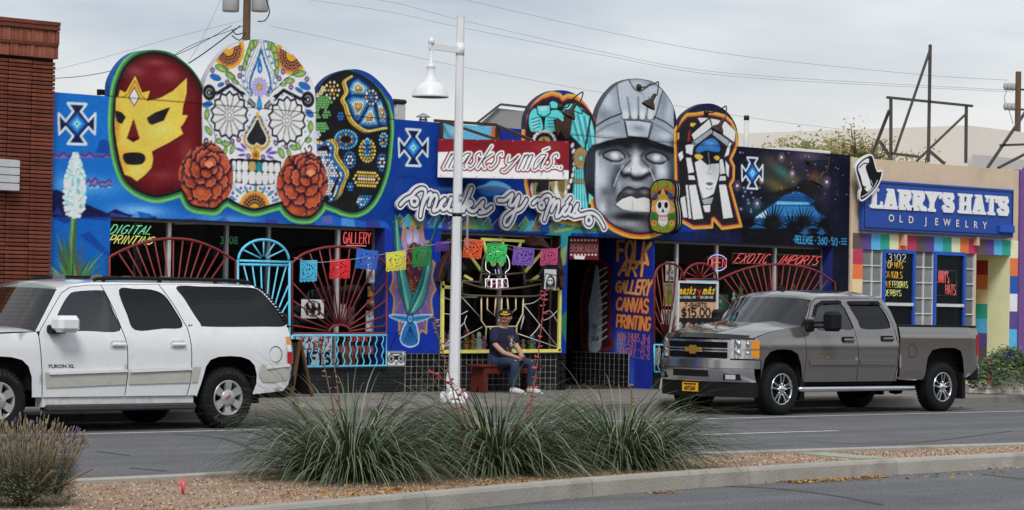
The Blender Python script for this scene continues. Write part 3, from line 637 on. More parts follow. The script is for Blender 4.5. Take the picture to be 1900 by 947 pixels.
def bead_mask(p):
    p.fill(BEADM, (24,23,26)); p.clip = p.mask(BEADM); rnd = random.Random(4)
    YE, GO, BL, LB, WH, GR = (222,196,96),(204,146,38),(30,98,178),(92,178,222),(226,232,238),(96,160,88)
    def bead(x, y, c, r=2.0): p.dot(x+.3, y+.4, r+.5,(14,14,18), r*1.25+.5); p.dot(x, y, r, c, r*1.25); p.dot(x-.4, y-.5, r*.4, tuple(min(255, v+45) for v in c), r*.5)
    def ring(x, y, rx, ry, n, cs, o=0):
        for k in range(n): a = 2*math.pi*k/n+o; bead(x+rx*math.cos(a), y+ry*math.sin(a), cs[k % len(cs)])
    def along(P, step, c, off=0):
        P = [np.array(q, float) for q in P]; acc = 0
        for a, b in zip(P[:-1], P[1:]):
            L = np.linalg.norm(b-a); nrm = np.array([-(b-a)[1],(b-a)[0]])/(L+1e-9)
            while acc < L: q = a+(b-a)*acc/L+nrm*off; bead(q[0], q[1], c if not isinstance(c, list) else rnd.choice(c)); acc += step
            acc -= L
    def patch(P, cs, step=4.2):
        P = np.array(P); x0, y0 = P.min(0); x1, y1 = P.max(0); j = 0; y = y0
        while y <= y1:
            x = x0+(step/2 if j % 2 else 0)
            while x <= x1:
                if poly_sdf(P, np.array([x]), np.array([y]))[0] > 0: bead(x+rnd.uniform(-.4,.4), y, rnd.choice(cs))
                x += step
            y += step*1.05; j += 1
    patch([(584,181),(612,181),(617,190),(606,202),(614,212),(604,222),(597,214),(600,203),(590,199),(594,222),(585,222)],[GR],4.4); patch([(584,226),(606,225),(611,237),(600,247),(584,245)],[GR],4.4)
    patch([(584,180),(600,158),(604,160),(598,178)],[YE, WH],4); patch([(582,246),(594,246),(592,258),(582,258)],[WH],4.4)
    bead(616,168, WH, 2.6); ring(616,168,6.5,8,6,[GO]); ring(616,168,12.5,15.5,10,[WH, YE])
    AR = catmull([(648,144),(636,153),(639,166),(640,174),(633,186),(639,198),(643,212),(651,227),(664,238),(678,245),(693,243),(708,240),(716,240)],4)
    p.fill(AR+[(722,235),(722,200),(690,150),(660,138)],(22,34,74))
    along(AR, 4.2, GO, 0); along([(a+4.2, b-1.6) for a, b in AR],4.2, YE, 0)
    for T in ([(649,165),(655,153),(664,149),(684,164),(682,175),(652,175)],[(646,188),(654,181),(681,184),(681,194),(666,222),(659,220)],[(669,231),(678,213),(687,197),(692,197),(701,232),(686,234)],[(699,187),(705,186),(716,212),(716,231),(706,229)]):
        c = np.array(T).mean(0)
        for s_, cc in ((1, BL),(.78, LB),(.54, WH),(.28, GO)):
            q = [tuple(c+(np.array(t)-c)*s_) for t in T]; along(q+[q[0]],3.9, cc)
        bead(c[0], c[1], WH)
    ring(688.6,181,5,6,6,[BL]); bead(688.6,181, GO); ring(688.6,181,10,12.5,10,[WH, GO])
    ring(632,216,4.6,6,6,[BL]); bead(632,216, BL)
    ring(642,259,20,16.5,24,[LB]); ring(642,259,15.5,12.5,18,[BL]); ring(642,259,12,9,12,[BL, GO])
    SP = catmull([(582,262),(596,264),(604,268),(610,261),(621,262),(627,273),(625,286),(634,302),(646,320),(639,340),(633,358),(622,371)],4)
    patch([(584,284),(604,278),(614,292),(622,312),(628,328),(620,345),(612,366),(600,362),(600,300)],[WH, WH, WH, WH, BL],4.6)
    along(SP, 4.3,[YE, GO]); along([(a-4.6, b+2) for a, b in SP],4.3, YE); along([(a-9, b+4) for a, b in SP[6:]],4.2, BL); along([(a-13, b+5) for a, b in SP[8:]],4.4,[BL, WH])
    ring(681.5,280,14,20,18,[YE]); ring(681.5,280,9.5,15,12,[GO]); ring(681.5,274,5,16,12,[LB]); ring(681.5,274,2,9,5,[BL])
    ring(649,297,10,14,14,[BL]); ring(649,297,5,7,6,[WH]); bead(649,297, BL)
    for j, (c, n, w) in enumerate(((YE, 8,16),(GO, 9,18),(WH, 7,14),(GO, 9,18),(YE, 8,16))):
        for k in range(n): bead(680-w+2*w*k/(n-1),320+j*6+.06*k*4, c)
    for s_ in (-1,1): bead(680+s_*23,332, YE); bead(680+s_*20,326, YE); bead(680+s_*20,339, YE)
    ring(650,347,4.6,6.5,6,[BL]); bead(650,347, LB)
    patch([(661,383),(667,360),(690,362),(684,382),(672,388)],[BL, BL, BL, LB, WH],4.8)
    ring(712,260,7,12,10,[LB]); ring(712,260,4,6,6,[GO, BL]); ring(709,302,8,15,12,[BL]); ring(709,302,4,8,6,[WH])
    p.clip = None

def left_trio(p):
    for g, c in ((13.5,(98,172,84)),(8.5,(52,104,66)),(4.5,(20,24,24))):
        for P in (LUCH, MAR1, CHIN, MAR2, BEADM): p.fill(P, c, 1,0, g)
    p.fill([(655,120),(690,134),(715,160),(733,185),(734,215),(729,215),(722,190),(706,165),(684,146),(655,132)],(26,58,142))
    luchador(p); bead_mask(p); sugar_skull(p)
    marigold(p, 382,327,49,60,5,388,306); marigold(p, 561,342,47,60,9,576,322)

def jaguar(p):
    f, st, d = p.fill, p.stroke, p.dot
    S = [(978,232),(983,208),(992,198),(1006,188),(1024,182),(1036,185),(1043,193),(1054,187),(1066,188),(1080,196),(1097,215),(1106,240),(1108,402),(1075,408),(1040,402),(1008,390),(988,368),(982,340),(980,290),(977,255)]
    f([(960,160),(1120,160),(1120,260),(960,260)],(28,46,128))
    for g, c in ((13,(222,168,52)),(8.5,(206,120,74)),(4,(76,28,38)),(0,(34,26,32))): f(S, c, 1,0, g)
    p.clip = p.mask(S); CY, CD, CL = (92,200,202),(34,104,120),(170,232,228)
    f(cm([(1044,205),(1060,192),(1078,200),(1096,220),(1104,258),(1104,292),(1090,288),(1076,268),(1060,252),(1046,238)],4), CY)
    for a, b in (((1060,214),(1074,260)),((1072,214),(1086,270)),((1084,218),(1094,280)),((1092,236),(1100,290))): st([a, b],4.5, CD, False, .7,3); st([(a[0]+4, a[1]),(b[0]+4, b[1])],2, CL, False, .8,1)
    st([(1096,214),(1086,275),(1082,330),(1092,380)],4,(34,38,46)); st([(1080,205),(1093,214)],3,(30,30,38))
    for P in (cm([(982,214),(990,202),(998,204),(1003,218),(1007,240),(990,246),(982,236)],4), cm([(1012,218),(1020,206),(1040,206),(1046,222),(1040,240),(1012,246)],4), cm([(1018,196),(1024,188),(1034,192),(1036,200),(1024,201)],4), cm([(1046,202),(1054,193),(1070,196),(1080,210),(1066,206)],4)):
        f(P, (22,24,30),1,0,2); f(P, CY)
    for k in range(4): st([(986+k, 222+6*k),(1002,217+6*k)],1.6, CD); st([(1016,218+6*k),(1036,220+5*k)],1.6, CD); st([(986,225+6*k),(1000,221+6*k)],1.4, CL)
    NZ = [(996,197),(1020,196),(1020,210),(1009,218),(998,211)]; f(NZ, (20,22,28),1,0,2.2); f(NZ, CY); f([(999,199),(1017,198),(1012,206),(1003,206)], CL)
    st([(1009,217),(1009,242)],2.5,(20,22,28))
    f(cm([(988,262),(994,248),(1009,243),(1024,247),(1032,262),(1030,300),(990,300)],4),(30,22,26))
    for k in range(9):
        a = math.pi+math.pi*(k+.5)/9; x, y = 1010+math.cos(a)*20,262+math.sin(a)*18; d(x, y, 3,(228,230,230),3.6,1,0, a)
    f(cm([(997,268),(1002,256),(1014,254),(1022,262),(1024,300),(994,300)],4),(152,132,84)); f([(1009,254),(1018,285),(1000,285)],(70,40,34)); f([(1009,264),(1014,280),(1004,280)],(160,140,90))
    # below the sign
    f([(990,334),(1056,334),(1048,370),(990,372)],(150,132,84)); f([(1000,334),(1018,334),(1026,362),(994,356)],(36,34,36)); f([(1036,334),(1052,336),(1046,360),(1036,352)],(110,96,58))
    for x in (994,1020,1033,1050): st([(x, 334),(x-2,366)],1.5,(214,200,150))
    f([(987,334),(981,362),(989,368),(990,345)],(228,230,230)); f([(1031,334),(1028,358),(1045,376),(1036,356)],(228,230,230))
    for k in range(9): t = k/8; d(1062+6*math.sin(3.2*t)-12*t*t, 270+t*88,2.8,(226,228,228),5,1,0,.3)
    d(1078,294,14.5,(30,24,22),21); d(1078,294,13.5,(164,140,88),20)
    for k in range(16): a = 2*math.pi*k/16; st([(1078,294),(1078+math.cos(a)*13,294+math.sin(a)*19)],.8,(90,70,44))
    d(1078,294,3.4, CY, 4.6)
    f([(1067,314),(1082,314),(1083,332),(1066,332)], CY); f([(1064,330),(1084,332),(1086,342),(1063,340)],(150,126,76)); f([(1064,341),(1085,342),(1091,388),(1061,384)], CY)
    for k in range(5): st([(1066+k*4.2,314),(1064+k*5.4,386)],1.5, CD); st([(1068+k*4,345),(1067+k*5.2,386)],1.2, CL, False, .7)
    f([(1092,358),(1101,366),(1101,374),(1092,380)], CY)
    p.clip = None

HEADO = catmull([(1104,283),(1104,240),(1106,219),(1111.7,200),(1122.7,179.6),(1135.4,164.5),(1148,154),(1165.5,147.6),(1181,146),(1197,148),(1213,153.5),(1227,165),(1241.5,183),(1251,203),(1256,228),(1258,300),(1257,370),(1247,404),(1225,424),(1195,432),(1170,430),(1140,418),(1116,396),(1104,374)],3, True)
def colossal_head(p):
    f, st, d, bl = p.fill, p.stroke, p.dot, p.blob
    for g, c in ((13,(222,166,44)),(8.5,(200,104,66)),(4,(78,28,34)),(1,(26,24,28))): p.clip = p.mask([(1090,370),(1275,370),(1275,460),(1090,460)]); f(HEADO, c, 1,0, g)
    p.clip = None
    for P in (cm([(1106,272),(1094,276),(1086,292),(1083,315),(1088,338),(1106,346)],4), cm([(1254,268),(1264,276),(1271,300),(1272,340),(1268,366),(1254,376)],4)):
        f(P, (36,40,48)); 
    for x in (1090,1096,1101): st([(x, 284),(x-1,336)],1.6,(92,98,108), False, .7,2)
    for x in (1260,1265): st([(x, 284),(x+1,362)],1.6,(84,90,100), False, .7,2)
    f(HEADO, (112,117,124)); p.clip = p.mask(HEADO)
    L, D, K = (196,200,205),(52,55,61),(22,23,27)
    # face modelling, airbrushed
    face = [(1100,262),(1260,262),(1260,440),(1100,440)]
    p.fillg(face, (116,120,126),(78,81,87),(1120,300),(1230,420))
    for x, y, rx, ry, c, a in ((1175,272,70,10, K, .9),(1130,276,26,10, D, .8),(1222,278,26,10, D, .8),(1176,285,8,16,(60,62,68),.8),
        (1116,330,14,34,(176,180,186),.75),(1124,356,12,10, D, .5),(1118,388,12,18, L, .6),(1134,405,12,16,(150,154,160),.6),(1108,320,5,60, L, .5),(1228,318,20,22,(186,190,195),.8),(1248,330,10,60, D, .8),(1240,290,10,14, D, .5),
        (1146,318,8,16,(60,62,68),.8),(1140,342,8,22,(54,56,62),.9),(1148,345,7,18,(150,153,158),.6),(1212,322,6,16,(58,60,66),.7),
        (1180,342,26,6,(150,153,158),.7),(1168,404,50,8, K, .8),(1176,398,30,5, K, .7),(1168,416,26,8,(140,143,148),.75),(1190,424,20,6,(120,122,128),.5),(1150,428,30,8, K, .6),(1225,416,24,16, K, .8),(1130,380,8,20,(80,83,89),.5)): bl(x, y, rx, ry, c, a)
    # nose
    bl(1179,300,10,26,(184,187,191),.95); bl(1168,316,12,9,(168,172,177),.9); bl(1196,318,11,8,(190,193,197),.9); bl(1182,314,12,9, L, .9)
    st(catmull([(1152,318),(1157,326),(1168,325),(1176,331),(1190,331),(1200,325),(1208,322)],4),7, K, False, .85,6); st(catmull([(1170,298),(1160,308),(1152,316)],4),3, D, False, .8,3); st(catmull([(1190,296),(1200,306),(1208,316)],4),3, D, False, .8,3)
    st([(1171,312),(1170,322)],1.2, D)
    # brows, eyes
    st(catmull([(1112,286),(1124,276),(1142,272),(1158,278),(1168,290)],5),6,(60,63,69), False, .9,5); st(catmull([(1190,290),(1200,281),(1216,276),(1232,282),(1242,296)],5),6,(60,63,69), False, .9,5)
    for P, c in ((cm([(1120,288),(1133,281.5),(1148,281),(1158,291),(1147,298),(1132,296)],5),(1141,289)),(cm([(1199,291),(1212,284.5),(1227,286.5),(1237,295),(1227,302),(1211,300)],5),(1218,293))):
        f(P, (42,44,50),1,3,4); f(P, K, 1,0,1.4); f(P, (104,107,113)); bl(c[0], c[1],9,7,(206,208,212),.95)
        st([(q[0], q[1]+5) for q in P[12:24]],3,(176,180,186), False, .5,3)
    # mouth
    f(cm([(1142,374),(1149,358),(1160,350),(1167,347),(1180,352),(1194,348),(1208,353),(1208,368),(1188,370),(1180,367),(1170,364.5),(1155,369)],4),(58,60,65)); st(catmull([(1146,366),(1156,352),(1167,347),(1180,352),(1194,348),(1207,352)],4),1.6, K); bl(1168,356,10,4,(122,125,130),.8); bl(1196,357,8,4,(122,125,130),.8)
    TL = [(1142,379.6),(1155,369),(1171,364),(1180.5,369),(1195,366),(1206,370),(1206,394),(1173,393),(1155,388.6)]
    f(TL, K, 1,0,1.5); f(TL, (196,197,198)); bl(1178,392,26,4,(120,122,126),.7); bl(1174,382,4,8,(150,152,155),.7); st([(1174,370),(1174,390)],.8,(110,112,116))
    st(catmull([(1157,308),(1147,324),(1139,346)],4),1.6,(200,203,207), False, .8,2); st(catmull([(1205,312),(1211,326),(1215,336)],4),1.6,(210,212,216), False, .9,1)
    # helmet
    HB = [(1100,272),(1127.5,263),(1151,258.5),(1175,257),(1200,259.5),(1222.5,267),(1262,280),(1262,130),(1100,130)]
    f(HB, (126,133,142)); m0 = p.clip; p.clip = m0*p.mask(HB)
    for x, y, rx, ry, c, a in ((1128,190,14,24, L, .45),(1122,212,16,12,(88,93,101),.5),(1240,205,10,24, L, .35),(1232,190,8,26,(96,101,110),.5),(1125,250,26,10, L, .4),(1232,252,20,9, L, .35),(1112,262,10,8, L, .5),(1150,152,22,8, L, .4),(1181,172,18,8, L, .4),(1250,268,8,14, D, .8),(1185,235,26,8,(90,94,102),.4)): bl(x, y, rx, ry, c, a)
    f(cm([(1144,150),(1148,185),(1153,214),(1160,222),(1168,222),(1172,217),(1177,221),(1184,217),(1192,222),(1199,220),(1206,226),(1213,222),(1222,180),(1230,166),(1206,160),(1192,168),(1178,168),(1168,150)],3),(148,154,162),1,2)
    for x in (1160.5,1177,1191.5,1206): bl(x, 214,6,12,(196,200,205),.7)
    for x, y1, x1 in ((1169,217,1164),(1184.5,217,1184),(1199,218,1204)): st([(x, y1),((x+x1)/2,196),(x1,182)],3.2,(74,78,86), False, .75,4)
    for x in (1160.5,1177,1191.5,1206): st([(x-8,216),(x-6,221.5),(x, 224),(x+6,221.5),(x+8,216)],1.6, D, False, .9,1.5)
    st(catmull([(1166,147),(1174,162),(1183,168.5),(1194,166),(1207,156)],5),2.6,(44,47,53), False, .9,2); bl(1184,157,14,8,(160,165,172),.7)
    st([(1144,156),(1148,188),(1153,212)],2, D, False, .9,1.5); st([(1230,168),(1222,196),(1214,222)],2, D, False, .9,1.5)
    st(catmull([(1100,238),(1112,230),(1128,220.5),(1153,211)],4),2, K); st(catmull([(1214,217.5),(1236,228),(1258,246)],4),2, K); st(catmull([(1106,247),(1126,234),(1150,226)],4),2,(80,84,92), False, .8,3); st(catmull([(1216,232),(1236,242),(1252,254)],4),2,(80,84,92), False, .8,3)
    SH = [(1159,224),(1185,225),(1210,229),(1203,256),(1164,253)]; f(SH, (62,65,72),1,3,3); f(SH, (158,163,170)); bl(1184,238,16,7,(98,102,110),.6); st([(1160,227),(1165,253),(1202,256),(1208,231)],1.6, K)
    p.clip = m0; st(HB[:7],3, K, False, .9,1); st([(a, b+5) for a, b in HB[:7]],9, K, False, .8,6)
    st(HEADO, 2, K, True, .6,2); p.clip = None

def eagle_warrior(p):
    f, st, d = p.fill, p.stroke, p.dot
    S = [(1262,222),(1274,210),(1290,209),(1310,206),(1330,209),(1346,213),(1358,224),(1368,245),(1369,270),(1364,283),(1358,296),(1364,309),(1363,334),(1357,344),(1378,422),(1339,427),(1324,410),(1323,424),(1286,426),(1262,412),(1254,400),(1250,240)]
    f([(1250,185),(1380,185),(1380,250),(1250,250)],(22,26,58)); f(S, (218,170,48)); f(S, (204,112,72),1,0,-3.5); f(S, (72,28,36),1,0,-7.5); f(S, (30,28,32),1,0,-11)
    WH, GY, K = (222,225,228),(150,156,164),(22,22,26)
    def pl(P, c=WH): f(P, K, 1,0,1.6); f(P, c)
    # eagle hood: brow feathers sweeping back over the face, hooked beak above
    pl([(1283,250),(1316,221),(1320,236),(1288,262)]); pl([(1318,220),(1346,226),(1365,244),(1362,264),(1322,236)])
    pl([(1284,264),(1320,239),(1322,246),(1286,274)], GY); pl([(1324,241),(1360,267),(1352,274),(1322,250)], GY)
    pl([(1294,219),(1315,219),(1300,229)]); f([(1281,228),(1292,229),(1286,236),(1280,234)],(222,176,60)); f([(1276,246),(1281,240),(1280,262),(1275,264)],(130,40,50))
    # face of the warrior
    f([(1290,272),(1306,258),(1322,252),(1336,262),(1340,282),(1334,330),(1324,352),(1312,352),(1300,330),(1290,296)],(26,25,29))
    f(cm([(1292,276),(1308,261),(1324,257),(1335,270),(1334,282),(1310,280),(1294,284)],4),(46,108,176)); p.blob(1318,268,12,6,(110,160,210),.7)
    f([(1289,302),(1300,296),(1312,306),(1324,304),(1336,304),(1334,326),(1324,360),(1306,370),(1297,345)], WH)
    f(cm([(1288,289),(1297,286),(1305,292),(1296,297)],3),(206,172,70)); f(cm([(1324,292),(1331,289),(1336,294),(1330,298)],3),(206,172,70))
    st([(1314,284),(1318,312),(1312,322),(1320,324)],1.6, GY); f(cm([(1309,341),(1316,338),(1324,341),(1317,345)],3),(90,94,102)); st([(1310,349),(1316,352),(1322,349)],1.5,(110,114,120)); f([(1297,345),(1306,370),(1303,372),(1292,330)], GY)
    # feathers and lappets
    for P in ([(1272,270),(1288,266),(1284,288),(1273,284)],[(1273,293),(1282,293),(1288,320),(1277,322)],[(1277,326),(1288,326),(1290,334),(1278,334)],[(1278,344),(1291,343),(1305,406),(1286,408)],[(1262,368),(1271,364),(1276,404),(1268,404)],[(1272,344),(1276,343),(1283,406),(1278,406)],[(1352,266),(1357,264),(1352,288),(1344,292)],[(1335,296),(1341,296),(1346,322),(1336,324)],[(1336,327),(1346,327),(1347,335),(1334,336)],[(1334,343),(1347,343),(1360,404),(1342,406)],[(1304,382),(1318,380),(1317,394),(1308,394)],[(1346,298),(1353,308),(1352,330),(1347,322)]): pl(P)
    pl([(1302,371),(1324,366),(1320,378),(1306,380)], GY); pl([(1258,286),(1266,280),(1268,292),(1262,300)]); f([(1256,247),(1260,246),(1260,258),(1256,260)],(214,176,60))

def night_panel(p):
    f, st, d, bl = p.fill, p.stroke, p.dot, p.blob; rnd = random.Random(11)
    for x, y, rx, ry, c, a, ro in ((1450,318,36,13,(52,130,112),.8,.6),(1440,345,44,16,(128,116,56),.65,.5),(1415,320,26,22,(44,52,50),.7,.3),(1470,305,50,20,(62,52,70),.6,.3),(1475,335,24,14,(112,84,60),.6,.2),(1500,290,34,14,(108,96,118),.6,0),(1512,330,14,14,(150,96,66),.6,0),(1400,385,30,20,(26,70,76),.7,.3),(1430,300,20,14,(84,60,44),.6,.4),(1530,360,16,30,(58,48,76),.6,0),(1460,300,16,10,(60,50,46),.6,0)): bl(x, y, rx, ry, c, a, ro)
    f(cm([(1478,345),(1484,336),(1494,334),(1508,338),(1518,348),(1522,362),(1500,366),(1480,356)],4),(24,26,26),.9,4)
    for k in range(9): d(1412+k*9+rnd.uniform(-3,3),368-k*2.2,6,(20,22,24),6,.9,3)
    f([(1401,404),(1430,384),(1436,378),(1456,362),(1478,355),(1492,360),(1512,373),(1502,382),(1524,398),(1536,404),(1530,424),(1390,424)],(30,84,140))
    f([(1401,404),(1432,380),(1510,382),(1520,402)],(52,122,180),.8,5); f([(1401,404),(1424,388),(1422,405)],(180,214,232)); f([(1440,374),(1500,376),(1502,380),(1438,380)],(104,178,222)); f([(1492,361),(1513,374),(1505,378),(1494,370)],(20,60,120))
    for y in (366,371,381,402): st([(1440, y),(1505, y+1)],1.2,(14,34,74), False, .8)
    f([(1380,428),(1576,440),(1576,470),(1370,470)],(12,13,20),1,6)
    def agave(x, y, L, n, c=(11,12,17)):
        for k in range(n):
            a = -1.35+2.7*k/(n-1); l = L*rnd.uniform(.75,1.1); tx, ty = x+math.sin(a)*l*.8, y-math.cos(a)*l
            f([(x-math.cos(a)*3.4, y-math.sin(a)*3),(tx, ty),(x+math.cos(a)*3.4, y+math.sin(a)*3)], c)
    agave(1433,424,52,15); agave(1490,422,42,13); agave(1390,420,26,11); agave(1530,424,34,11); agave(1470,428,40,9)
    f([(1375,424),(1545,426),(1545,440),(1375,440)],(12,13,19),1,5)
    agave(1494,434,15,5,(34,84,140)); agave(1524,434,15,5,(34,84,140))
    for k in range(60):
        x, y = rnd.uniform(1372,1572), rnd.uniform(282,372); b = rnd.random(); d(x, y, .45+b*.7,(205,195,212) if b > .5 else (130,112,132), None, .8)
    for k in range(16): x, y = rnd.uniform(1368,1400), rnd.uniform(282,400); d(x, y, rnd.uniform(1.5,3.2),(110,104,140), None, .8,1); d(x, y, .8,(215,210,225))
    for x, y, r in ((1368,345,11),(1450,292,9),(1470,322,8),(1405,378,10),(1534,338,12),(1413,335,7)):
        for k in range(8): a = math.pi*k/8+.2; st([(x-math.cos(a)*r*.7, y-math.sin(a)*r),(x+math.cos(a)*r*.7, y+math.sin(a)*r)],.9,(196,160,182), False, .7)
        d(x, y, r*.18,(245,225,235), None, 1,1)
    for P in text_in_quad('RELEASE', [(1476,451),(1509,453),(1509,440),(1476,438)],.8): st(P, 1.9,(60,160,220))
    for P in text_in_quad('360', [(1517,453),(1535,454),(1535,441),(1517,440)],.8): st(P, 1.9,(60,160,220))
    for P in text_in_quad('5/3', [(1543,454),(1554,456),(1554,443),(1543,441)],.4): st(P, 1.7,(60,160,220))
    for x, y in ((1473,445),(1513,447),(1539,448),(1558,450)): d(x, y, 1.2,(60,160,220))
    for k in range(3): st([(1561,443+k*5),(1571,443.5+k*5)],1.5,(60,160,220))

def mid_wall(p):
    f, st, d, bl = p.fill, p.stroke, p.dot, p.blob; rnd = random.Random(21)
    # sky above, cloud banks, shadow under the panel sign
    f([(820,224),(912,234),(912,262),(820,258)],(92,170,212)); bl(838,245,14,10,(170,195,215),.6); f([(912,234),(919,235),(919,264),(910,262)],(196,106,60)); f([(919,236),(978,242),(980,268),(919,264)],(28,44,130))
    st([(737,331),(760,327),(780,334)],3,(16,40,100), False, .9,3); bl(860,345,60,14,(14,24,74),.7)  # wide dark blob paints the panel sign's soft shadow into the wall colour
    f(cm([(882,349),(900,342),(912,336),(930,338),(948,348),(940,356),(905,354)],3),(84,170,205),1,2); f(cm([(884,352),(905,346),(925,346),(944,352),(920,358)],3),(86,84,150),.9,2); f(cm([(888,355),(915,352),(938,356),(915,364),(896,362)],3),(36,100,160),.9,3)
    bl(836,352,30,5,(110,165,205),.6)
    # zigzag hills along the band
    cs = [(40,134,140),(134,140,66),(92,150,80),(74,66,140),(34,92,170),(120,104,60),(80,170,205)]
    x = 728
    while x < 1140:
        y0 = 412+.035*(x-728); h = rnd.uniform(10,32); w = rnd.uniform(16,34); f([(x, y0+10),(x+w*.5, y0-h),(x+w, y0+8)], rnd.choice(cs),.75,1.5)
        st([(x+2, y0),(x+w*.5, y0-h),(x+w*.7, y0-h*.45)],2, rnd.choice([(196,150,206),(170,176,90),(90,185,215),(60,150,150)]), False, .9,1); x += rnd.uniform(10,20)
    f([(1000,440),(1040,424),(1066,412),(1076,398),(1092,420),(1130,424),(1130,432),(1060,432),(1048,470),(1040,520),(1030,520)],(44,140,142),.9,2); st([(1030,430),(1062,424),(1076,404),(1090,424),(1112,426)],4,(160,164,76)); f([(1034,470),(1052,455),(1050,490),(1036,500)],(140,150,80),.9)
    f([(1040,590),(1052,575),(1052,640),(1040,610)],(50,120,70),.8,2)
    f([(1120,425),(1580,440),(1580,470),(1120,452)],(18,24,62),.75,6)
    # maize pillar
    f([(714,424),(818,430),(818,660),(714,660)],(20,46,146),.9,8)
    n = 15; P = []
    for k in range(n):
        a0, a1 = 2*math.pi*k/n-math.pi/2,2*math.pi*(k+1)/n-math.pi/2
        for t in (0,.25,.5,.75):
            a = a0+(a1-a0)*t; r = 1-.16*math.sin(math.pi*t); P.append((766+43*r*math.cos(a),525+116*r*math.sin(a)))
    f(P, (92,74,136)); m = p.mask(P); p.clip = m; bl(766,450,26,30,(206,200,228),.8); bl(730,540,10,60,(150,110,110),.5); bl(802,540,10,60,(150,110,110),.5)
    for k in range(n): a = 2*math.pi*k/n-math.pi/2; st([(766,520),(766+43*math.cos(a),525+116*math.sin(a))],3,(146,108,66), False, .7,2)
    p.clip = None; st(P, 3,(170,132,62), True)
    d(768,496,15,(46,24,34),46)
    for j in range(16):
        for k in range(5): d(757+k*5.4+(2.4 if j % 2 else 0),456+j*5.4,2.3, rnd.choice([(120,44,42),(86,36,52),(60,40,70),(150,84,60)]),2.7)
    for P, hl in (([(734,395),(731,425),(732,455),(737,500),(741,535),(757,584),(764,560),(762,540),(752,503),(744,455),(739,420)],[(736,410),(739,470),(750,540),(758,576)]),([(823,396),(812,420),(802,448),(799,495),(792,540),(782,568),(760,584),(763,560),(783,509),(797,452),(808,422)],[(818,408),(800,470),(785,535),(765,578)])):
        Q = catmull(P, 3, True); f(Q, (14,34,46),1,0,1.5); f(Q, (44,112,108)); p.clip = p.mask(Q); st(catmull(hl, 6),3.5,(130,190,150), False, .8,2); st([(a-4, b) for a, b in hl],3,(22,62,84), False, .8,3); st([(a+4, b+3) for a, b in hl],2,(80,150,180), False, .7,2); p.clip = None
    for s_ in (-1,1):
        Q = cm([(762+s_*4,588),(762+s_*22,585),(762+s_*40,586),(762+s_*24,594),(762+s_*6,598)],3); f(Q, (200,205,220),1,0,1.4); f(Q, (52,124,168)); st([(762+s_*8,592),(762+s_*34,588)],1.2,(20,50,100))
    f(cm([(754,600),(770,600),(776,625),(774,638),(760,643),(747,637),(744,625)],4),(224,228,232),1,0,2); f(cm([(754,600),(770,600),(776,625),(774,638),(760,643),(747,637),(744,625)],4),(36,100,160))
    for k in range(5): st([(761,606),(750+k*6,636)],1.4,(16,40,90))
    d(761,592,7,(24,60,120),10); d(761,592,4,(110,180,210),6); d(761,592,2,(30,80,150),3)
    st(catmull([(744,615),(736,620),(732,630),(727,640),(724,650)],4),1.4,(16,18,40))

paint_background(MU); mid_wall(MU)
for q in ((143,230,34,38),(767,274,27,34)): cross_motif(MU, *q)
left_trio(MU); night_panel(MU); jaguar(MU); colossal_head(MU); hm = MU.mask(HEADO)[..., None]; MU.c = np.clip(MU.c*(1-hm)+(.46+(MU.c-.42)*1.32)*hm, .03,1); eagle_warrior(MU); cross_motif(MU, 1396,321.5,19.5,29)
# the joint where the cut-out boards stand on the parapet
for x0, x1 in ((204,732),(976,1369)): MU.stroke([(x0,168+.0845*(x0-95)+1.5),(x1,168+.0825*(x1-95)+1.5)],1.1,(24,22,24), False, .75)
MU.grain(.05)
M_MURAL = mat('mural_paint', attr=True, rough=.7, var=.1, vs=1.3, bump=.4, bs=38, spec=.1, dirt=((.2,.2,.21),.1,2.4))
M_BOARD = mat('board_paint', attr=True, rough=.6, var=.07, vs=2.0, bump=.06, bs=80, spec=.12, dirt=((.25,.24,.23),.08,3))
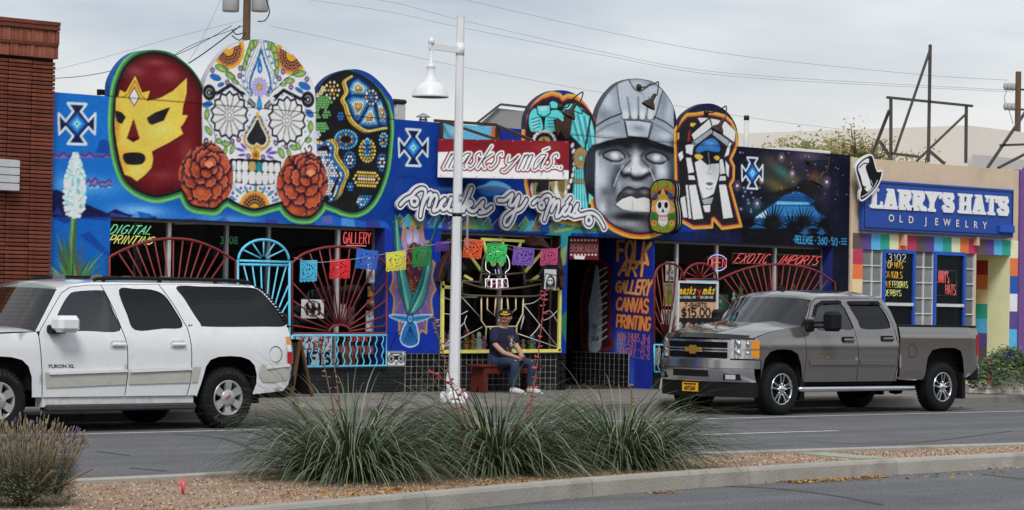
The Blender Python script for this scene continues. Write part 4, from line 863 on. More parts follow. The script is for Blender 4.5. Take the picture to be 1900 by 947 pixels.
# ================================================================== ground, road, kerbs
def road_mat(name, col, sp=.35):
    m = bpy.data.materials.new(name); m.use_nodes = True; nt = m.node_tree; N = nt.nodes; L = nt.links; b = N['Principled BSDF']; b.inputs['Roughness'].default_value = .85; b.inputs['Specular IOR Level'].default_value = .3
    tc = N.new('ShaderNodeTexCoord')
    def noise(s, d=4, r=.6): n = N.new('ShaderNodeTexNoise'); n.inputs['Scale'].default_value = s; n.inputs['Detail'].default_value = d; n.inputs['Roughness'].default_value = r; L.new(tc.outputs['Object'], n.inputs[0]); return n
    def rng(o, a, b_, c, d): q = N.new('ShaderNodeMapRange'); q.inputs[1].default_value = a; q.inputs[2].default_value = b_; q.inputs[3].default_value = c; q.inputs[4].default_value = d; L.new(o, q.inputs[0]); return q.outputs[0]
    def mul(a, b_): q = N.new('ShaderNodeMath'); q.operation = 'MULTIPLY'; L.new(a, q.inputs[0]); L.new(b_, q.inputs[1]); return q.outputs[0]
    fine = rng(noise(48,2,.8).outputs['Fac'],.4,.62,1-sp, 1+sp); mid = mul(rng(noise(1.1,6,.65).outputs['Fac'],.3,.7,.82,1.16), rng(noise(.55,8,.75).outputs['Fac'],.56,.7,1,.72))
    mp = N.new('ShaderNodeMapping'); mp.inputs['Scale'].default_value = (.05,.9,1); L.new(tc.outputs['Object'], mp.inputs[0]); n3 = N.new('ShaderNodeTexNoise'); n3.inputs['Scale'].default_value = 1.6; L.new(mp.outputs[0], n3.inputs[0])
    lane = rng(n3.outputs['Fac'],.35,.65,.84,1.1)
    s = N.new('ShaderNodeVectorMath'); s.operation = 'SCALE'; s.inputs[0].default_value = col; L.new(mul(mul(fine, mid), lane), s.inputs['Scale']); L.new(s.outputs[0], b.inputs['Base Color'])
    bp = N.new('ShaderNodeBump'); bp.inputs['Strength'].default_value = .6; bp.inputs['Distance'].default_value = .008; L.new(noise(110,3,.7).outputs['Fac'], bp.inputs['Height']); L.new(bp.outputs[0], b.inputs['Normal']); return m
M_ROAD = road_mat('asphalt', (.14,.138,.139),.6); M_WALK = mat('sidewalk_concrete', (.21,.19,.17),.9, var=.22, vs=1.3, bump=.3, bs=60, dirt=((.08,.07,.06),.6,2.2))
M_KERB = mat('kerb_concrete', (.37,.345,.305),.9, var=.16, vs=2.2, bump=.4, bs=45, rnd=.08, dirt=((.12,.105,.085),.6,1.7)); M_KERB2 = mat('old_kerb_concrete', (.19,.175,.155),.9, var=.25, vs=2, bump=.5, bs=30, rnd=.1, dirt=((.06,.055,.05),.8,2))
M_DIRT = mat('median_soil', (.31,.21,.143),.95, var=.3, vs=5, bump=.8, bs=35, dirt=((.13,.09,.06),.7,.9)); M_EARTH = mat('far_ground', (.26,.22,.17),.95, var=.2, vs=.2)
M_PAINTLINE = mat('road_line_paint', (.62,.62,.6),.7, var=.25, vs=9, dirt=((.16,.16,.16),1,5)); M_TAR = mat('tar_seal', (.045,.045,.05),.6, var=.2)

def sheet(name, poly, z, m, kind='structure', parent=None):
    b = MB(); b.add([(x, y, z) for x, y in poly],[tuple(range(len(poly)))]); return tag(b.build(name, m, parent, center=parent is not None), kind=kind if parent is None else None)
sheet('ground', [(-900,-900),(1500,-900),(1500,1500),(-900,1500)],-.03, M_EARTH)
road = sheet('road', [(-120,-14),(260,-14),(260, KY+.02),(-120, KY+.02)],0, M_ROAD)
def strip(name, pts, w, z, m, parent=None, taper=False):
    """flat ribbon on the ground along pts"""
    b = MB(); V = []; P = [Vector((x, y, 0)) for x, y in pts]; n = len(P)
    for i in range(n):
        t = (P[min(i+1, n-1)]-P[max(i-1,0)]).normalized(); q = Vector((-t.y, t.x, 0)); ww = w*(.35 if taper and i in (0, n-1) else 1)
        V += [P[i]-q*ww/2+Vector((0,0, z)), P[i]+q*ww/2+Vector((0,0, z))]
    b.add(V, [(2*i, 2*i+2,2*i+3,2*i+1) for i in range(n-1)]); return b.build(name, m, parent)
PL = 26.02
strip('parking_line', [(-20+i*2, PL) for i in range(60)],.1,.004, M_PAINTLINE, road)
strip('lane_line', [(24.05,22.82),(27,22.8)],.1,.004, M_PAINTLINE, road); strip('lane_line', [(11.9,22.82),(14.9,22.8)],.1,.004, M_PAINTLINE, road); strip('lane_line', [(36.2,22.82),(39.2,22.8)],.1,.004, M_PAINTLINE, road)
def px_ground(P, z=0): return [tuple(onZ(x, y, z)[:2]) for x, y in P]
for P, w in (([(320,805),(400,812),(440,822),(470,836)],.07),([(240,869),(280,872),(310,875)],.06),([(180,838),(240,846)],.06),([(1330,785),(1420,778),(1500,776)],.05),([(1345,903),(1450,908),(1560,922),(1640,938)],.07),([(1500,820),(1600,824),(1700,822),(1880,800)],.05),([(1240,822),(1330,826),(1420,824)],.05),([(1820,880),(1900,890)],.05)):
    strip('tar_seam', catmull(px_ground(P),6), w, .003, M_TAR, road, True)

NEAR = catmull([(-30,11.5),(-10,12.2),(4,13.3),(8,14.05),(11.1,14.78),(13.6,15.38),(15.6,15.87),(17.58,16.2),(19.7,16.42),(22.65,16.58),(28,16.7),(40,16.8),(70,16.9),(140,17)],8)
FAR = catmull([(-30,17.2),(-10,17.6),(4,17.95),(11.88,18.12),(14.2,18.36),(17,18.47),(19.86,18.46),(22.52,18.3),(25,18.12),(30,17.95),(45,17.9),(70,17.9),(140,17.9)],8)
def cut_path(P, L):
    """split a path into pieces of length L"""
    P = [np.array(p) for p in P]; d = np.concatenate([[0], np.cumsum([np.linalg.norm(b-a) for a, b in zip(P[:-1], P[1:])])]); out = []; s = 0
    X = np.array(P)
    while s < d[-1]-.1:
        t = np.linspace(s, min(s+L, d[-1]),5); out.append([(np.interp(q, d, X[:, 0]), np.interp(q, d, X[:, 1])) for q in t]); s += L
    return out
def kerb_stone(seg, prof, side, m, parent, gap=.006):
    """prof: (offset from the road-side edge, height); side=+1 if the body lies to +Y"""
    b = MB(); P = [Vector((x, y, 0)) for x, y in seg]; n = len(P); V = []
    for i in range(n):
        t = (P[min(i+1, n-1)]-P[max(i-1,0)]).normalized(); q = Vector((-t.y, t.x, 0))*side
        p = P[i]+(t*gap if i == 0 else -t*gap if i == n-1 else Vector())
        V += [p+q*o+Vector((0,0, h)) for o, h in prof]
    k = len(prof); F = []
    for i in range(n-1):
        for j in range(k-1): F.append((i*k+j, (i+1)*k+j, (i+1)*k+j+1, i*k+j+1) if side > 0 else (i*k+j+1,(i+1)*k+j+1,(i+1)*k+j, i*k+j))
    F += [tuple(range(k)), tuple(reversed(range((n-1)*k, n*k)))]
    return b.add(V, F).build('kerb_stone', m, parent)
KP = [(0,-.02),(.012,.12),(.03,.145),(.055,.152),(.15,.152),(.16,.14),(.16,-.02)]
median = sheet('median_strip', [(x, y+.155) for x, y in NEAR]+[(x, y-.155) for x, y in reversed(FAR)],.10, M_DIRT)
for sg in cut_path(NEAR, 2.42):
    if -2 < sg[0][0] < 45: kerb_stone(sg, KP, 1, M_KERB, median)
for sg in cut_path(FAR, 2.42):
    if -2 < sg[0][0] < 45: kerb_stone(sg, [(o, h-.012) for o, h in KP],-1, M_KERB, median)
walk = sheet('sidewalk', [(-60, KY+.15),(160, KY+.15),(160, FY+3),(-60, FY+3)], ZG, M_WALK)
for i in range(22): kerb_stone([(12+i*2.4+k*.6, KY) for k in range(5)],[(0,-.02),(.02,.11),(.05,.14),(.16,.146),(.16,-.02)],1, M_KERB2, walk)
for i in range(18): strip('paving_joint', [(14+i*1.9, KY+.17),(14+i*1.9, FY-.02)],.012, ZG+.003, M_TAR, walk)
strip('paving_joint', [(-40, KY+2.0),(100, KY+2.0)],.012, ZG+.003, M_TAR, walk)
# gravel and litter, uncountable
def scatter_stones():
    b = MB(); r = random.Random(2); na = np.array(NEAR); fa = np.array(FAR)
    cols = [(.45,.31,.22),(.34,.22,.15),(.14,.09,.06),(.6,.5,.4),(.1,.07,.05),(.4,.26,.18)]
    for _ in range(16000):
        x = r.uniform(8.5,27); y0 = np.interp(x, na[:, 0], na[:, 1])+.17; y1 = np.interp(x, fa[:, 0], fa[:, 1])-.17; y = r.uniform(y0, y1); s = r.uniform(.006,.015); b.cur = r.choice(cols); a = r.random()*6
        vs = [(x+s*math.cos(a+k*2.1), y+s*math.sin(a+k*2.1),.098) for k in range(3)]+[(x, y, .1+s*.9)]; b.add(vs, [(0,1,3),(1,2,3),(2,0,3)])
    return tag(b.build('gravel', mat('gravel_stone', attr=True, rough=.9, var=.1)), 'small tan gravel strewn over the soil of the median', 'gravel', kind='stuff')
scatter_stones()
def litter():
    b = MB(); r = random.Random(5); cols = [(.45,.24,.05),(.36,.17,.04),(.5,.33,.1),(.25,.12,.05)]
    spots = [((1450,896),(1580,889),260,.09),((1590,888),(1640,885),90,.05),((1805,871),(1875,868),110,.06),((1208,917),(1232,915),40,.05),((1200,905),(1900,872),60,.25),((1480,762),(1800,757),90,.1)]
    for p0, p1, n, w in spots:
        for _ in range(n):
            t = r.random(); P = onZ(p0[0]+(p1[0]-p0[0])*t, p0[1]+(p1[1]-p0[1])*t, 0); x, y = P[0]+r.gauss(0,.05), P[1]-abs(r.gauss(0, w)); s = r.uniform(.012,.03); a = r.random()*6; b.cur = r.choice(cols)
            b.add([(x+s*math.cos(a), y+s*math.sin(a),.008),(x-s*.5*math.sin(a), y+s*.5*math.cos(a),.016+r.random()*.012),(x-s*math.cos(a), y-s*math.sin(a),.008),(x+s*.5*math.sin(a), y-s*.5*math.cos(a),.01)],[(0,1,2,3)])
    na = np.array(NEAR)
    for cx, cy, n, sp in ((13.5,16.3,240,.5),(15.3,16.5,240,.5),(16.9,16.7,200,.5),(10.6,15.6,160,.3)):
        for _ in range(n):
            x, y = r.gauss(cx, sp), r.gauss(cy-.25, sp*.5); y = max(y, np.interp(x, na[:, 0], na[:, 1])+.2); s = r.uniform(.012,.028); a = r.random()*6; b.cur = r.choice(cols)
            b.add([(x+s*math.cos(a), y+s*math.sin(a),.106),(x-s*.5*math.sin(a), y+s*.5*math.cos(a),.115+r.random()*.012),(x-s*math.cos(a), y-s*math.sin(a),.106),(x+s*.5*math.sin(a), y-s*.5*math.cos(a),.108)],[(0,1,2,3)])
    return tag(b.build('leaf_litter', mat('dry_leaf', attr=True, rough=.8, var=.1)), 'dry orange and brown leaf litter lying along the kerbs', 'leaf litter', kind='stuff')
litter()

# ================================================================== gallery building
gal = empty('gallery_building', (GX0, FY, ZG), 'long one-storey shop with a bright blue painted mural front and tall mask cut-outs', 'building')
ZH, ZS1, ZS2 = 2.80,.565,.78
W1 = (WX(203,500), WX(713,500)); W2 = (WX(817,500), WX(1039,550)); DR = (WX(1052,550), WX(1209.5,600)); W3 = (WX(1213.5,550), WX(1545,480))
def wall_piece(name, a0, a1, b0, b1, da=.0165, db=.0125):
    A, B, F = grid_patch(a0, a1, b0, b1, da, db); return painted(name, np.stack([A, np.full_like(A, FY), B],1), F[:, ::1], srgb2alb(MU.sample(A, B)), M_MURAL, gal)
wall_piece('mural_wall', GX0, GX1, ZH, ZTOP)
for a0, a1, b0 in ((GX0, W1[0], ZG),(W1[1], W2[0], ZS2-.005),(W2[1], DR[0], ZS2-.005),(DR[1], W3[0], ZG),(W3[1], GX1, ZG)): wall_piece('mural_pillar', a0, a1, b0, ZH)
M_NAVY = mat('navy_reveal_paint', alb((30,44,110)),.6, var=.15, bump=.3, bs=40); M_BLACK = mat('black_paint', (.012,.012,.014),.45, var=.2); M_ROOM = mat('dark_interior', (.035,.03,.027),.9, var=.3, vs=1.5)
def reveals(x0, x1, z0, z1, d=.3):
    b = MB(); b.add([(x0, FY, z0),(x0, FY+d, z0),(x0, FY+d, z1),(x0, FY, z1)],[(0,1,2,3)]); b.add([(x1, FY, z0),(x1, FY+d, z0),(x1, FY+d, z1),(x1, FY, z1)],[(3,2,1,0)])
    b.add([(x0, FY, z1),(x0, FY+d, z1),(x1, FY+d, z1),(x1, FY, z1)],[(0,1,2,3)]); b.add([(x0, FY, z0),(x1, FY, z0),(x1, FY+d, z0),(x0, FY+d, z0)],[(0,1,2,3)]); return b.build('window_reveal', M_NAVY, gal)
reveals(*W1, ZS1, ZH); reveals(*W2, ZS2, ZH, .22); reveals(*W3, ZS1, ZH)
b = MB(); b.box(GX0+.004, GX1-.004, FY+.006, FY+.28, ZTOP-.25, ZTOP-.004); b.box(GX0, GX1, FY+.281, FY+9, ZTOP-.6, ZTOP-.35); b.build('roof', mat('roof_felt', (.3,.3,.3),.9), gal)
b = MB(); b.box(GX0+.02, GX0+.2, FY+.3, FY+9, ZG, ZTOP-.62); b.box(GX1-.2, GX1-.02, FY+.3, FY+9, ZG, ZTOP-.62); b.box(GX0+.2, GX1-.2, FY+8.8, FY+9, ZG, ZTOP-.62); b.build('rear_wall', mat('back_stucco', (.3,.28,.25),.9), gal)
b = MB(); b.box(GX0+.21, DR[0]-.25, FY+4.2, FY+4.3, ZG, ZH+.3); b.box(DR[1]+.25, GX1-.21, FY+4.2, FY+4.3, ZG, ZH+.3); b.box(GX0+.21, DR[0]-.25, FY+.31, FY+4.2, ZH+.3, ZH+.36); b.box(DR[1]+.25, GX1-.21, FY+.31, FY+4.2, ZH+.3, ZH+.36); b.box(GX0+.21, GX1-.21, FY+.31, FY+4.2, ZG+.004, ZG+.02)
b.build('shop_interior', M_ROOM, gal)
# base courses: black painted brick under the big windows
def base_bricks(x0, x1):
    b = MB(); z = ZG+.01; j = 0; bw, bh = .2,.058
    while z < ZS1-.09:
        x = x0-(bw/2 if j % 2 else 0)
        while x < x1: b.box(max(x, x0)+.004, min(x+bw, x1)-.004, FY-.012, FY+.02, z+.003, z+bh-.003); x += bw
        z += bh; j += 1
    x = x0
    while x < x1-.03: b.box(x+.003, x+.06, FY-.02, FY+.02, z+.003, ZS1-.004); x += .064
    o = b.build('painted_brick_base', mat('black_brick_paint', (.02,.021,.024),.5, var=.4, vs=8, bump=.3, bs=60), gal); o['kind'] = 'stuff'
    c = MB(); c.box(x0, x1, FY+.021, FY+.3, ZG, ZS1-.004); c.build('base_backing', M_BLACK, gal)
base_bricks(W1[0], WX(750,700)); base_bricks(W3[0]+.01, W3[1])
# black square tiles with pale grout
M_TILE = mat('black_glazed_tile', (.012,.012,.015),.12, var=.1, rnd=.3); M_GROUT = mat('pale_grout', (.42,.41,.39),.9, var=.2, vs=5, dirt=((.12,.11,.1),.7,4))
TX0, TX1 = WX(752,700), DR[0]; ncol, nrow = 30,6; tw = (TX1-TX0)/ncol; th = (ZS2-.006-ZG)/nrow
b = MB(); b.box(TX0, TX1, FY+.004, FY+.2, ZG, ZS2-.006); b.build('tile_bed', M_GROUT, gal)
tb = MB(); tb.cbox(-tw/2+.0065, tw/2-.0065,-.006,.003,-th/2+.0065, th/2-.0065,.003); tile0 = tb.build('wall_tile', M_TILE, gal, center=False)
def put_tile(x, y, z, rz=0, first=[True]):
    o = tile0 if first[0] else tile0.copy()
    if not first[0]: COL.objects.link(o)
    first[0] = False; o.parent = gal; o.location = Vector((x, y, z))-WL[gal]; o.rotation_euler = (random.uniform(-.004,.004), random.uniform(-.003,.003), rz+random.uniform(-.004,.004))
for i in range(ncol):
    for j in range(nrow): put_tile(TX0+(i+.5)*tw, FY, ZG+(j+.5)*th)
# entrance recess: side wall with painted saint and shop lettering
RX, RD = DR[1],2.25
def rec_mp(x, y): q = onX(x, y, RX); return q[..., 1], q[..., 2]
RC = Paint(FY-.02, FY+RD+.1,.1,2.95,.0085, rec_mp, (26,40,130))
def paint_recess(p):
    f, st, d, bl = p.fill, p.stroke, p.dot, p.blob; rnd = random.Random(8)
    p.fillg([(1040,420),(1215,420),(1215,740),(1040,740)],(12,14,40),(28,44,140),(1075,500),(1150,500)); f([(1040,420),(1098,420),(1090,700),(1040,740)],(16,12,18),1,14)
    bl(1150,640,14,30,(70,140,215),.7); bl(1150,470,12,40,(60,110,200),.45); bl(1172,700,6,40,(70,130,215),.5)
    M_ = [(1098+rnd.uniform(-3,3),485)]
    P = [(1100,486),(1118,483),(1130,492)]+[(1131+3*math.sin(k*2.2),505+k*9) for k in range(14)]+[(1138,642),(1126,648),(1092,652),(1080,640),(1078,560),(1086,510)]
    f(P, (110,30,32),1,5,3); f(P, (52,26,28),1,5,-3)
    Q = cm([(1106,492),(1111,500),(1113,530),(1117,560),(1117,600),(1114,648),(1093,650),(1093,600),(1092,570),(1097,545),(1101,520)],4)
    f(Q, (150,162,176),1,2); bl(1104,600,8,40,(180,190,200),.5)
    for k in range(11):
        y = 496+k*13; st(catmull([(1111, y+8),(1119, y+3),(1126, y-1+rnd.uniform(-4,2))],3),1.8,(215,222,228), False, .9); st(catmull([(1098, y+8),(1092, y+5),(1086, y+1)],3),1.1,(110,112,118), False, .6)
    for T, q in (('THE', [(1098,612),(1108,613),(1108,603),(1098,602)]),('A', [(1101,622),(1105,622),(1105,614),(1101,614)]),('SALON', [(1098,632),(1110,633),(1110,625),(1098,624)])):
        for R in text_in_quad(T, q): st(R, .8,(30,32,40))
    LET = (('FOLK', [(1146,483),(1202,490),(1208,452),(1146,446)],1,7),('ART', [(1148,510),(1197,512),(1199,488),(1155,484)],1,6),('GALLERY', [(1142,541),(1204,548),(1211,520),(1145,523)],.9,4.8),('CANVAS', [(1143,574),(1202,581),(1204,556),(1146,553)],.9,4.6),('PRINTING', [(1144,606),(1204,614),(1208,590),(1146,585)],.8,4.2))
    for T, q, sp, w in LET:
        for R in text_in_quad(T, q, sp): st(R, w+2.5,(40,16,30), False, .8,2)
    for T, q, sp, w in LET:
        for R in text_in_quad(T, q, sp): st(R, w, (196,92,56)); st(R, w*.62,(232,176,120) if T in ('FOLK', 'ART', 'GALLERY') else (228,138,74))
        for R in text_in_quad(T, q, sp):
            if T in ('FOLK', 'ART', 'GALLERY'):
                for a, b_ in zip(R[:-1], R[1:]):
                    L = math.hypot(b_[0]-a[0], b_[1]-a[1]); n = max(1, int(L/5))
                    for k in range(n): d(a[0]+(b_[0]-a[0])*(k+.5)/n, a[1]+(b_[1]-a[1])*(k+.5)/n, 1,(206,120,74))
    for T, q in (('MON-THURS..11-6', [(1146,630),(1205,636),(1206,622),(1146,617)]),('FRI-SAT...11-8', [(1146,645),(1205,652),(1206,636),(1146,631)]),('SUNDAY...12-6', [(1146,658),(1205,668),(1206,653),(1146,645)])):
        for R in text_in_quad(T, q, 1.2): st(R, 1.0,(226,112,92))
    p.grain(.05)
paint_recess(RC)
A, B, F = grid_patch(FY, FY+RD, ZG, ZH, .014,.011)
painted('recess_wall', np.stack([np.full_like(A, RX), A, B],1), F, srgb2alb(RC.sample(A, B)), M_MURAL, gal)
yt0, yt1, nct = float(onX(1167.5,690, RX)[1]), FY+RD-.25,12; tw2 = (yt1-yt0)/nct; ztt = ZS2-.02; th2 = (ztt-ZG)/6
b = MB(); b.box(RX-.014, RX-.003, yt0, yt1, ZG, ztt); b.build('tile_bed', M_GROUT, gal)
for i in range(nct):
    for j in range(6): put_tile(RX-.018, yt0+(i+.5)*tw2, ZG+(j+.5)*th2,-math.pi/2)
b = MB(); b.box(DR[0]-.2, DR[0], FY+.004, FY+RD, ZG, ZH); b.build('recess_jamb', mat('dark_red_paint', (.03,.008,.008),.6), gal)
b = MB(); b.box(DR[0], DR[1]-.002, FY+RD, FY+RD+.1, ZG, ZH+.1); b.box(DR[0], DR[1]-.002, FY+.004, FY+RD, ZH+.004, ZH+.1); b.build('recess_back', M_BLACK, gal)
b = MB(); b.cbox(DR[0]+.5, DR[1]-.5, FY+RD-.06, FY+RD-.004, ZG+.01,2.25,.01); dob = b.build('door', mat('door_dark_wood', (.05,.025,.018),.5), gal)
b = MB(); b.box(DR[0]+.65, DR[1]-.65, FY+RD-.066, FY+RD-.061,1.1,2.1); b.build('pane', glass_mat('shop_glass', (.85,.9,.9),.8), dob)
b = MB(); b.tube([(DR[0]+.6, FY+RD-.1,1.0),(DR[0]+.6, FY+RD-.1,1.25)],.014,8); b.build('handle', mat('worn_brass', (.5,.36,.16),.35,1), dob)

# mask-shaped cut-outs standing on the parapet
def board(label, P, thick, side):
    Q = MU.pts(P); a0, a1 = Q[:, 0].min()-.05, Q[:, 0].max()+.05; b1 = Q[:, 1].max()+.05; d = .0125
    A, B = field_grid(a0, a1, ZTOP, b1, d); fld = np.minimum(poly_sdf(Q, A, B), B-ZTOP+.0005)
    o = slab('parapet_board', fld, a0, ZTOP, d, d, lambda a, b_, t: np.stack([a, np.full_like(a, FY-.004+t), b_],1), thick, M_BOARD, gal, MU, side); o['label'] = label
LB = catmull([(203,215),(203,175),(204.7,152),(214,131),(229,111),(249,98),(275,93),(301,94),(321,100),(338,112),(355,127),(368,144),(376,160)],4)+[(376,215)]
board('upper half of a dark red wrestling mask with a gold crown', LB, .13,(30,70,130))
SB = catmull([(376.6,215),(376,176),(378,158),(384,140),(397,117),(413,97),(429,85),(447,77),(467,74),(485,74),(503,77.5),(522,85.6),(540,98),(558,119),(571,137),(580,155),(585,176),(585.5,230)],4)
board('upper half of a white sugar skull with flower eyes', SB, .12,(150,150,150))
BB = [(586.2,230)]+catmull([(586.2,178),(593,160.5),(604.6,147),(619,137.6),(635,132),(652,128.7),(668,130),(687,138),(705,153),(720,171),(729,187),(732,222)],4)+[(732,235)]
board('upper half of a black mask painted with coloured beads', BB, .12,(30,40,90))
JB = catmull([(975,265),(976,226),(979,211),(988,193),(1003,179),(1021,170),(1038.5,167.6),(1056,170),(1071.5,178),(1087,193),(1099,213),(1104,223)],4)+[(1104,265)]
board('upper half of a turquoise jaguar mask', JB, .12,(40,40,60))
OB = catmull([(1104.6,265),(1105,230),(1106.5,219),(1111.7,200),(1122.7,179.6),(1135.4,164.5),(1148,154),(1165.5,147.6),(1181,146),(1197,148),(1213,152.7),(1227,164),(1241.5,183),(1251,203),(1255.7,228.7),(1256.5,250)],4)+[(1256.5,275)]
board('upper half of a grey stone colossal head in a helmet', OB, .12,(60,62,66))
EB = [(1257.2,275)]+catmull([(1257.2,240),(1260,230),(1269,214),(1285,201),(1303,193.4),(1322,193),(1340,201),(1353.5,213),(1364,230),(1369,248),(1369.5,265)],4)+[(1369.5,282)]
board('upper half of a white and blue feathered warrior mask', EB, .12,(40,34,40))

# window glass, mullions, grilles
M_GL = glass_mat('shop_glass', (.85,.9,.9),.8); M_ALU = mat('white_aluminium', (.72,.72,.72),.4,.2); M_ALUG = mat('grey_aluminium', (.25,.25,.25),.4,.4)
def shop_window(x0, x1, z0, z1, bars, dep):
    y = FY+dep; xs = [x0]+[WX(p, 520, y) for p, _ in bars]+[x1]
    b = MB(); w = .03; b.box(x0, x1, y-.02, y+.03, z0, z0+.05); b.box(x0, x1, y-.02, y+.03, z1-.05, z1); b.box(x0, x0+.04, y-.02, y+.03, z0+.05, z1-.05); b.box(x1-.04, x1, y-.02, y+.03, z0+.05, z1-.05); fr = b.build('window_frame', M_ALUG, gal)
    for k, (p, c) in enumerate(bars): q = MB(); q.box(xs[k+1]-w, xs[k+1]+w, y-.03, y+.03, z0+.05, z1-.05); q.build('mullion', M_ALU if c else M_ALUG, fr)
    for k in range(len(xs)-1): q = MB(); q.box(xs[k]+.03, xs[k+1]-.03, y, y+.006, z0+.05, z1-.05); q.build('window_pane', M_GL, fr)
shop_window(*W1, ZS1, ZH, [(311,1),(418,0),(496,0),(625,1)],.27); shop_window(*W2, ZS2, ZH, [(926,0)],.2); shop_window(*W3, ZS1, ZH, [(1254,1),(1328,1),(1436.5,1)],.27)
M_RED = mat('dark_red_iron', alb((112,42,44)),.45, var=.15, bump=.1, bs=90); M_SKY = mat('sky_blue_iron', alb((90,178,214)),.45, var=.15, dirt=((.1,.06,.04),.5,9)); M_YEL = mat('yellow_iron', alb((206,200,104)),.5, var=.15, dirt=((.2,.18,.1),.5,5)); M_IRON = mat('dark_bronze_iron', alb((86,74,60)),.5, var=.2); M_BONE = mat('bone_painted_iron', alb((186,168,128)),.5, var=.15); M_STEEL = mat('galvanised_wire', alb((190,192,194)),.4,.3, var=.1)
GP = FY-.04
def G3(P, y=GP): return [tuple(onY(a, b_, y)) for a, b_ in P]
def bars_of(parent, name, L, r, m, y=GP, n=6):
    for P in L: MB().tube(G3(P, y), r, n).build(name, m, parent)
def grille(name, frame, bars, m, rf=.022, rb=.013, y=GP, label=None):
    b = MB(); [b.tube(G3(P, y), rf, 6) for P in frame]; o = b.build(name, m, gal); bars_of(o, 'grille_bar', bars, rb, m, y)
    if label: o['label'] = label
    return o
def fan(cx, cy, rx, ry, ends): return [[(cx+rx*math.cos(math.atan2((ey-cy)/ry, (ex-cx)/rx)), cy+ry*math.sin(math.atan2((ey-cy)/ry, (ex-cx)/rx))),(ex, ey)] for ex, ey in ends]
def pick(P, n): 
    P = np.array(P); d = np.concatenate([[0], np.cumsum(np.hypot(*np.diff(P, axis=0).T))]); t = np.linspace(0, d[-1], n+2)[1:-1]; return [(np.interp(q, d, P[:, 0]), np.interp(q, d, P[:, 1])) for q in t]
a1 = catmull([(203,477),(240,459),(285,446),(322,443),(360,447),(400,462),(437,485)],5)
grille('window_grille', [[(203,690)]+a1+[(437,684)],[(203,622),(437,622)]], fan(320,618,24,16, pick(a1,13)+[(437,520),(437,560),(437,600),(203,520),(203,560),(203,600)]), M_RED, label='dark red sunburst grille behind the white vehicle')
a2 = [(489+47*math.cos(t),484-39*math.sin(t)) for t in [math.pi-math.pi*k/16 for k in range(17)]]
grille('entrance_gate', [[(441,722),(441,484)],[(440,484),(541,487)], a2,[(537,487),(537,720)],[(443,491),(535,493)]], fan(489,482,6,6, pick(a2,5))+fan(489,640,10,10,[(452,492),(468,492),(484,492),(500,493),(516,493),(531,494),(535,530),(535,560),(443,530),(443,560),(535,600),(443,600)]), M_SKY, label='sky blue iron gate with an arched fanlight')
a3 = catmull([(542,488),(562,472),(596,461),(630,458),(665,462),(695,474),(717,491)],5); hub = [(630+20*math.cos(t),618-15*math.sin(t)) for t in [math.pi*k/10 for k in range(11)]]
grille('window_grille', [[(542,620)]+a3+[(717,619),(542,620)], hub], fan(630,618,20,15, pick(a3,9)+[(543,525),(543,558),(543,585),(543,604),(716,525),(716,558),(716,585),(716,604)]), M_RED, label='dark red sunburst grille beside the blue gate')
def wavy(x, y0, y1, amp=1.8): return [(x+amp*math.sin((y-y0)/6.5*math.pi/1.6), y) for y in np.linspace(y0, y1,13)]
grille('window_grille', [[(542,623),(717,622),(716,679),(542,681),(542,623)]],[wavy(554+k*12,624,680) for k in range(14)], M_SKY, .02,.011, GP-.03, 'sky blue panel of wavy bars under the red sunburst')
a4 = catmull([(1214,516),(1218,502),(1228,492),(1241,489),(1256,493),(1265,504),(1269,518)],4)
grille('window_grille', [[(1214,690)]+a4+[(1269,690)]], fan(1238,634,4,4, pick(a4,5)+[(1214,545),(1214,575),(1214,605),(1269,545),(1269,580)]), M_RED, label='narrow dark red arched grille beside the lettered recess')
a5 = [(1299+31*math.cos(t),518-29*math.sin(t)) for t in [math.pi-math.pi*k/14 for k in range(15)]]
grille('window_grille', [a5+[(1268,519)]], fan(1299,518,5,5, pick(a5,6)), M_RED, label='small dark red fanlight over the price board')
a6 = catmull([(1330,521),(1365,505),(1400,495),(1436,491),(1475,493),(1515,503),(1549,525)],5)
grille('window_grille', [[(1330,690)]+a6+[(1549,690)]], fan(1440,640,26,16, pick(a6,17)+[(1331,545),(1331,570),(1331,595),(1549,545),(1549,580)]), M_RED, label='wide dark red sunburst grille behind the pickup')
grille('window_grille', [[(1214,640),(1269,641),(1269,692),(1214,690),(1214,640)]],[wavy(1222+k*9,642,690,1.4) for k in range(5)], M_SKY, .018,.01, GP-.03, 'sky blue wavy bar panel beside the pickup grille')
MB().bar(PY(1272,523, GP), PY(1330,524.5, GP),.05,.06).build('door_header', M_SKY, gal)
# middle window: yellow frame and a skull in a wide hat bent from iron bar
yo = GP+.0
b = MB(); [b.bar(PY(*p, yo), PY(*q, yo),.055,.04, up=(0,1,0)) for p, q in (((821,522),(820,652)),((1039,533),(1037,652)),((818,653),(1040,651)),((818,532),(850,535)),((1024,536),(1041,536)))]
yf = b.build('window_grille', M_YEL, gal); yf['label'] = 'yellow window frame with rays round an iron hat'
for p, q in (((893,444),(976,448)),((897,447),(905,482)),((933,447),(932,460)),((966,450),(962,462)),((866,466),(894,505)),((974,505),(1006,468)),((862,512),(876,520)),((985,522),(1001,511))): MB().bar(PY(*p, yo), PY(*q, yo),.045,.03, up=(0,1,0)).build('ray_bar', M_YEL, yf)
hat = [catmull([(893,508),(897,480),(908,466),(928,461),(950,464),(964,478),(972,506)],5),[(893,508),(890,528)],[(972,506),(974,528)],[(858,521),(892,524)],[(974,521),(1004,520)], catmull([(857,523),(890,533),(925,537),(965,534),(1005,527)],5), catmull([(857,544),(866,548),(925,550),(990,550),(1004,545)],4),[(857,523),(857,544)],[(1005,527),(1004,545)], catmull([(893,508),(930,510),(972,506)],4)]
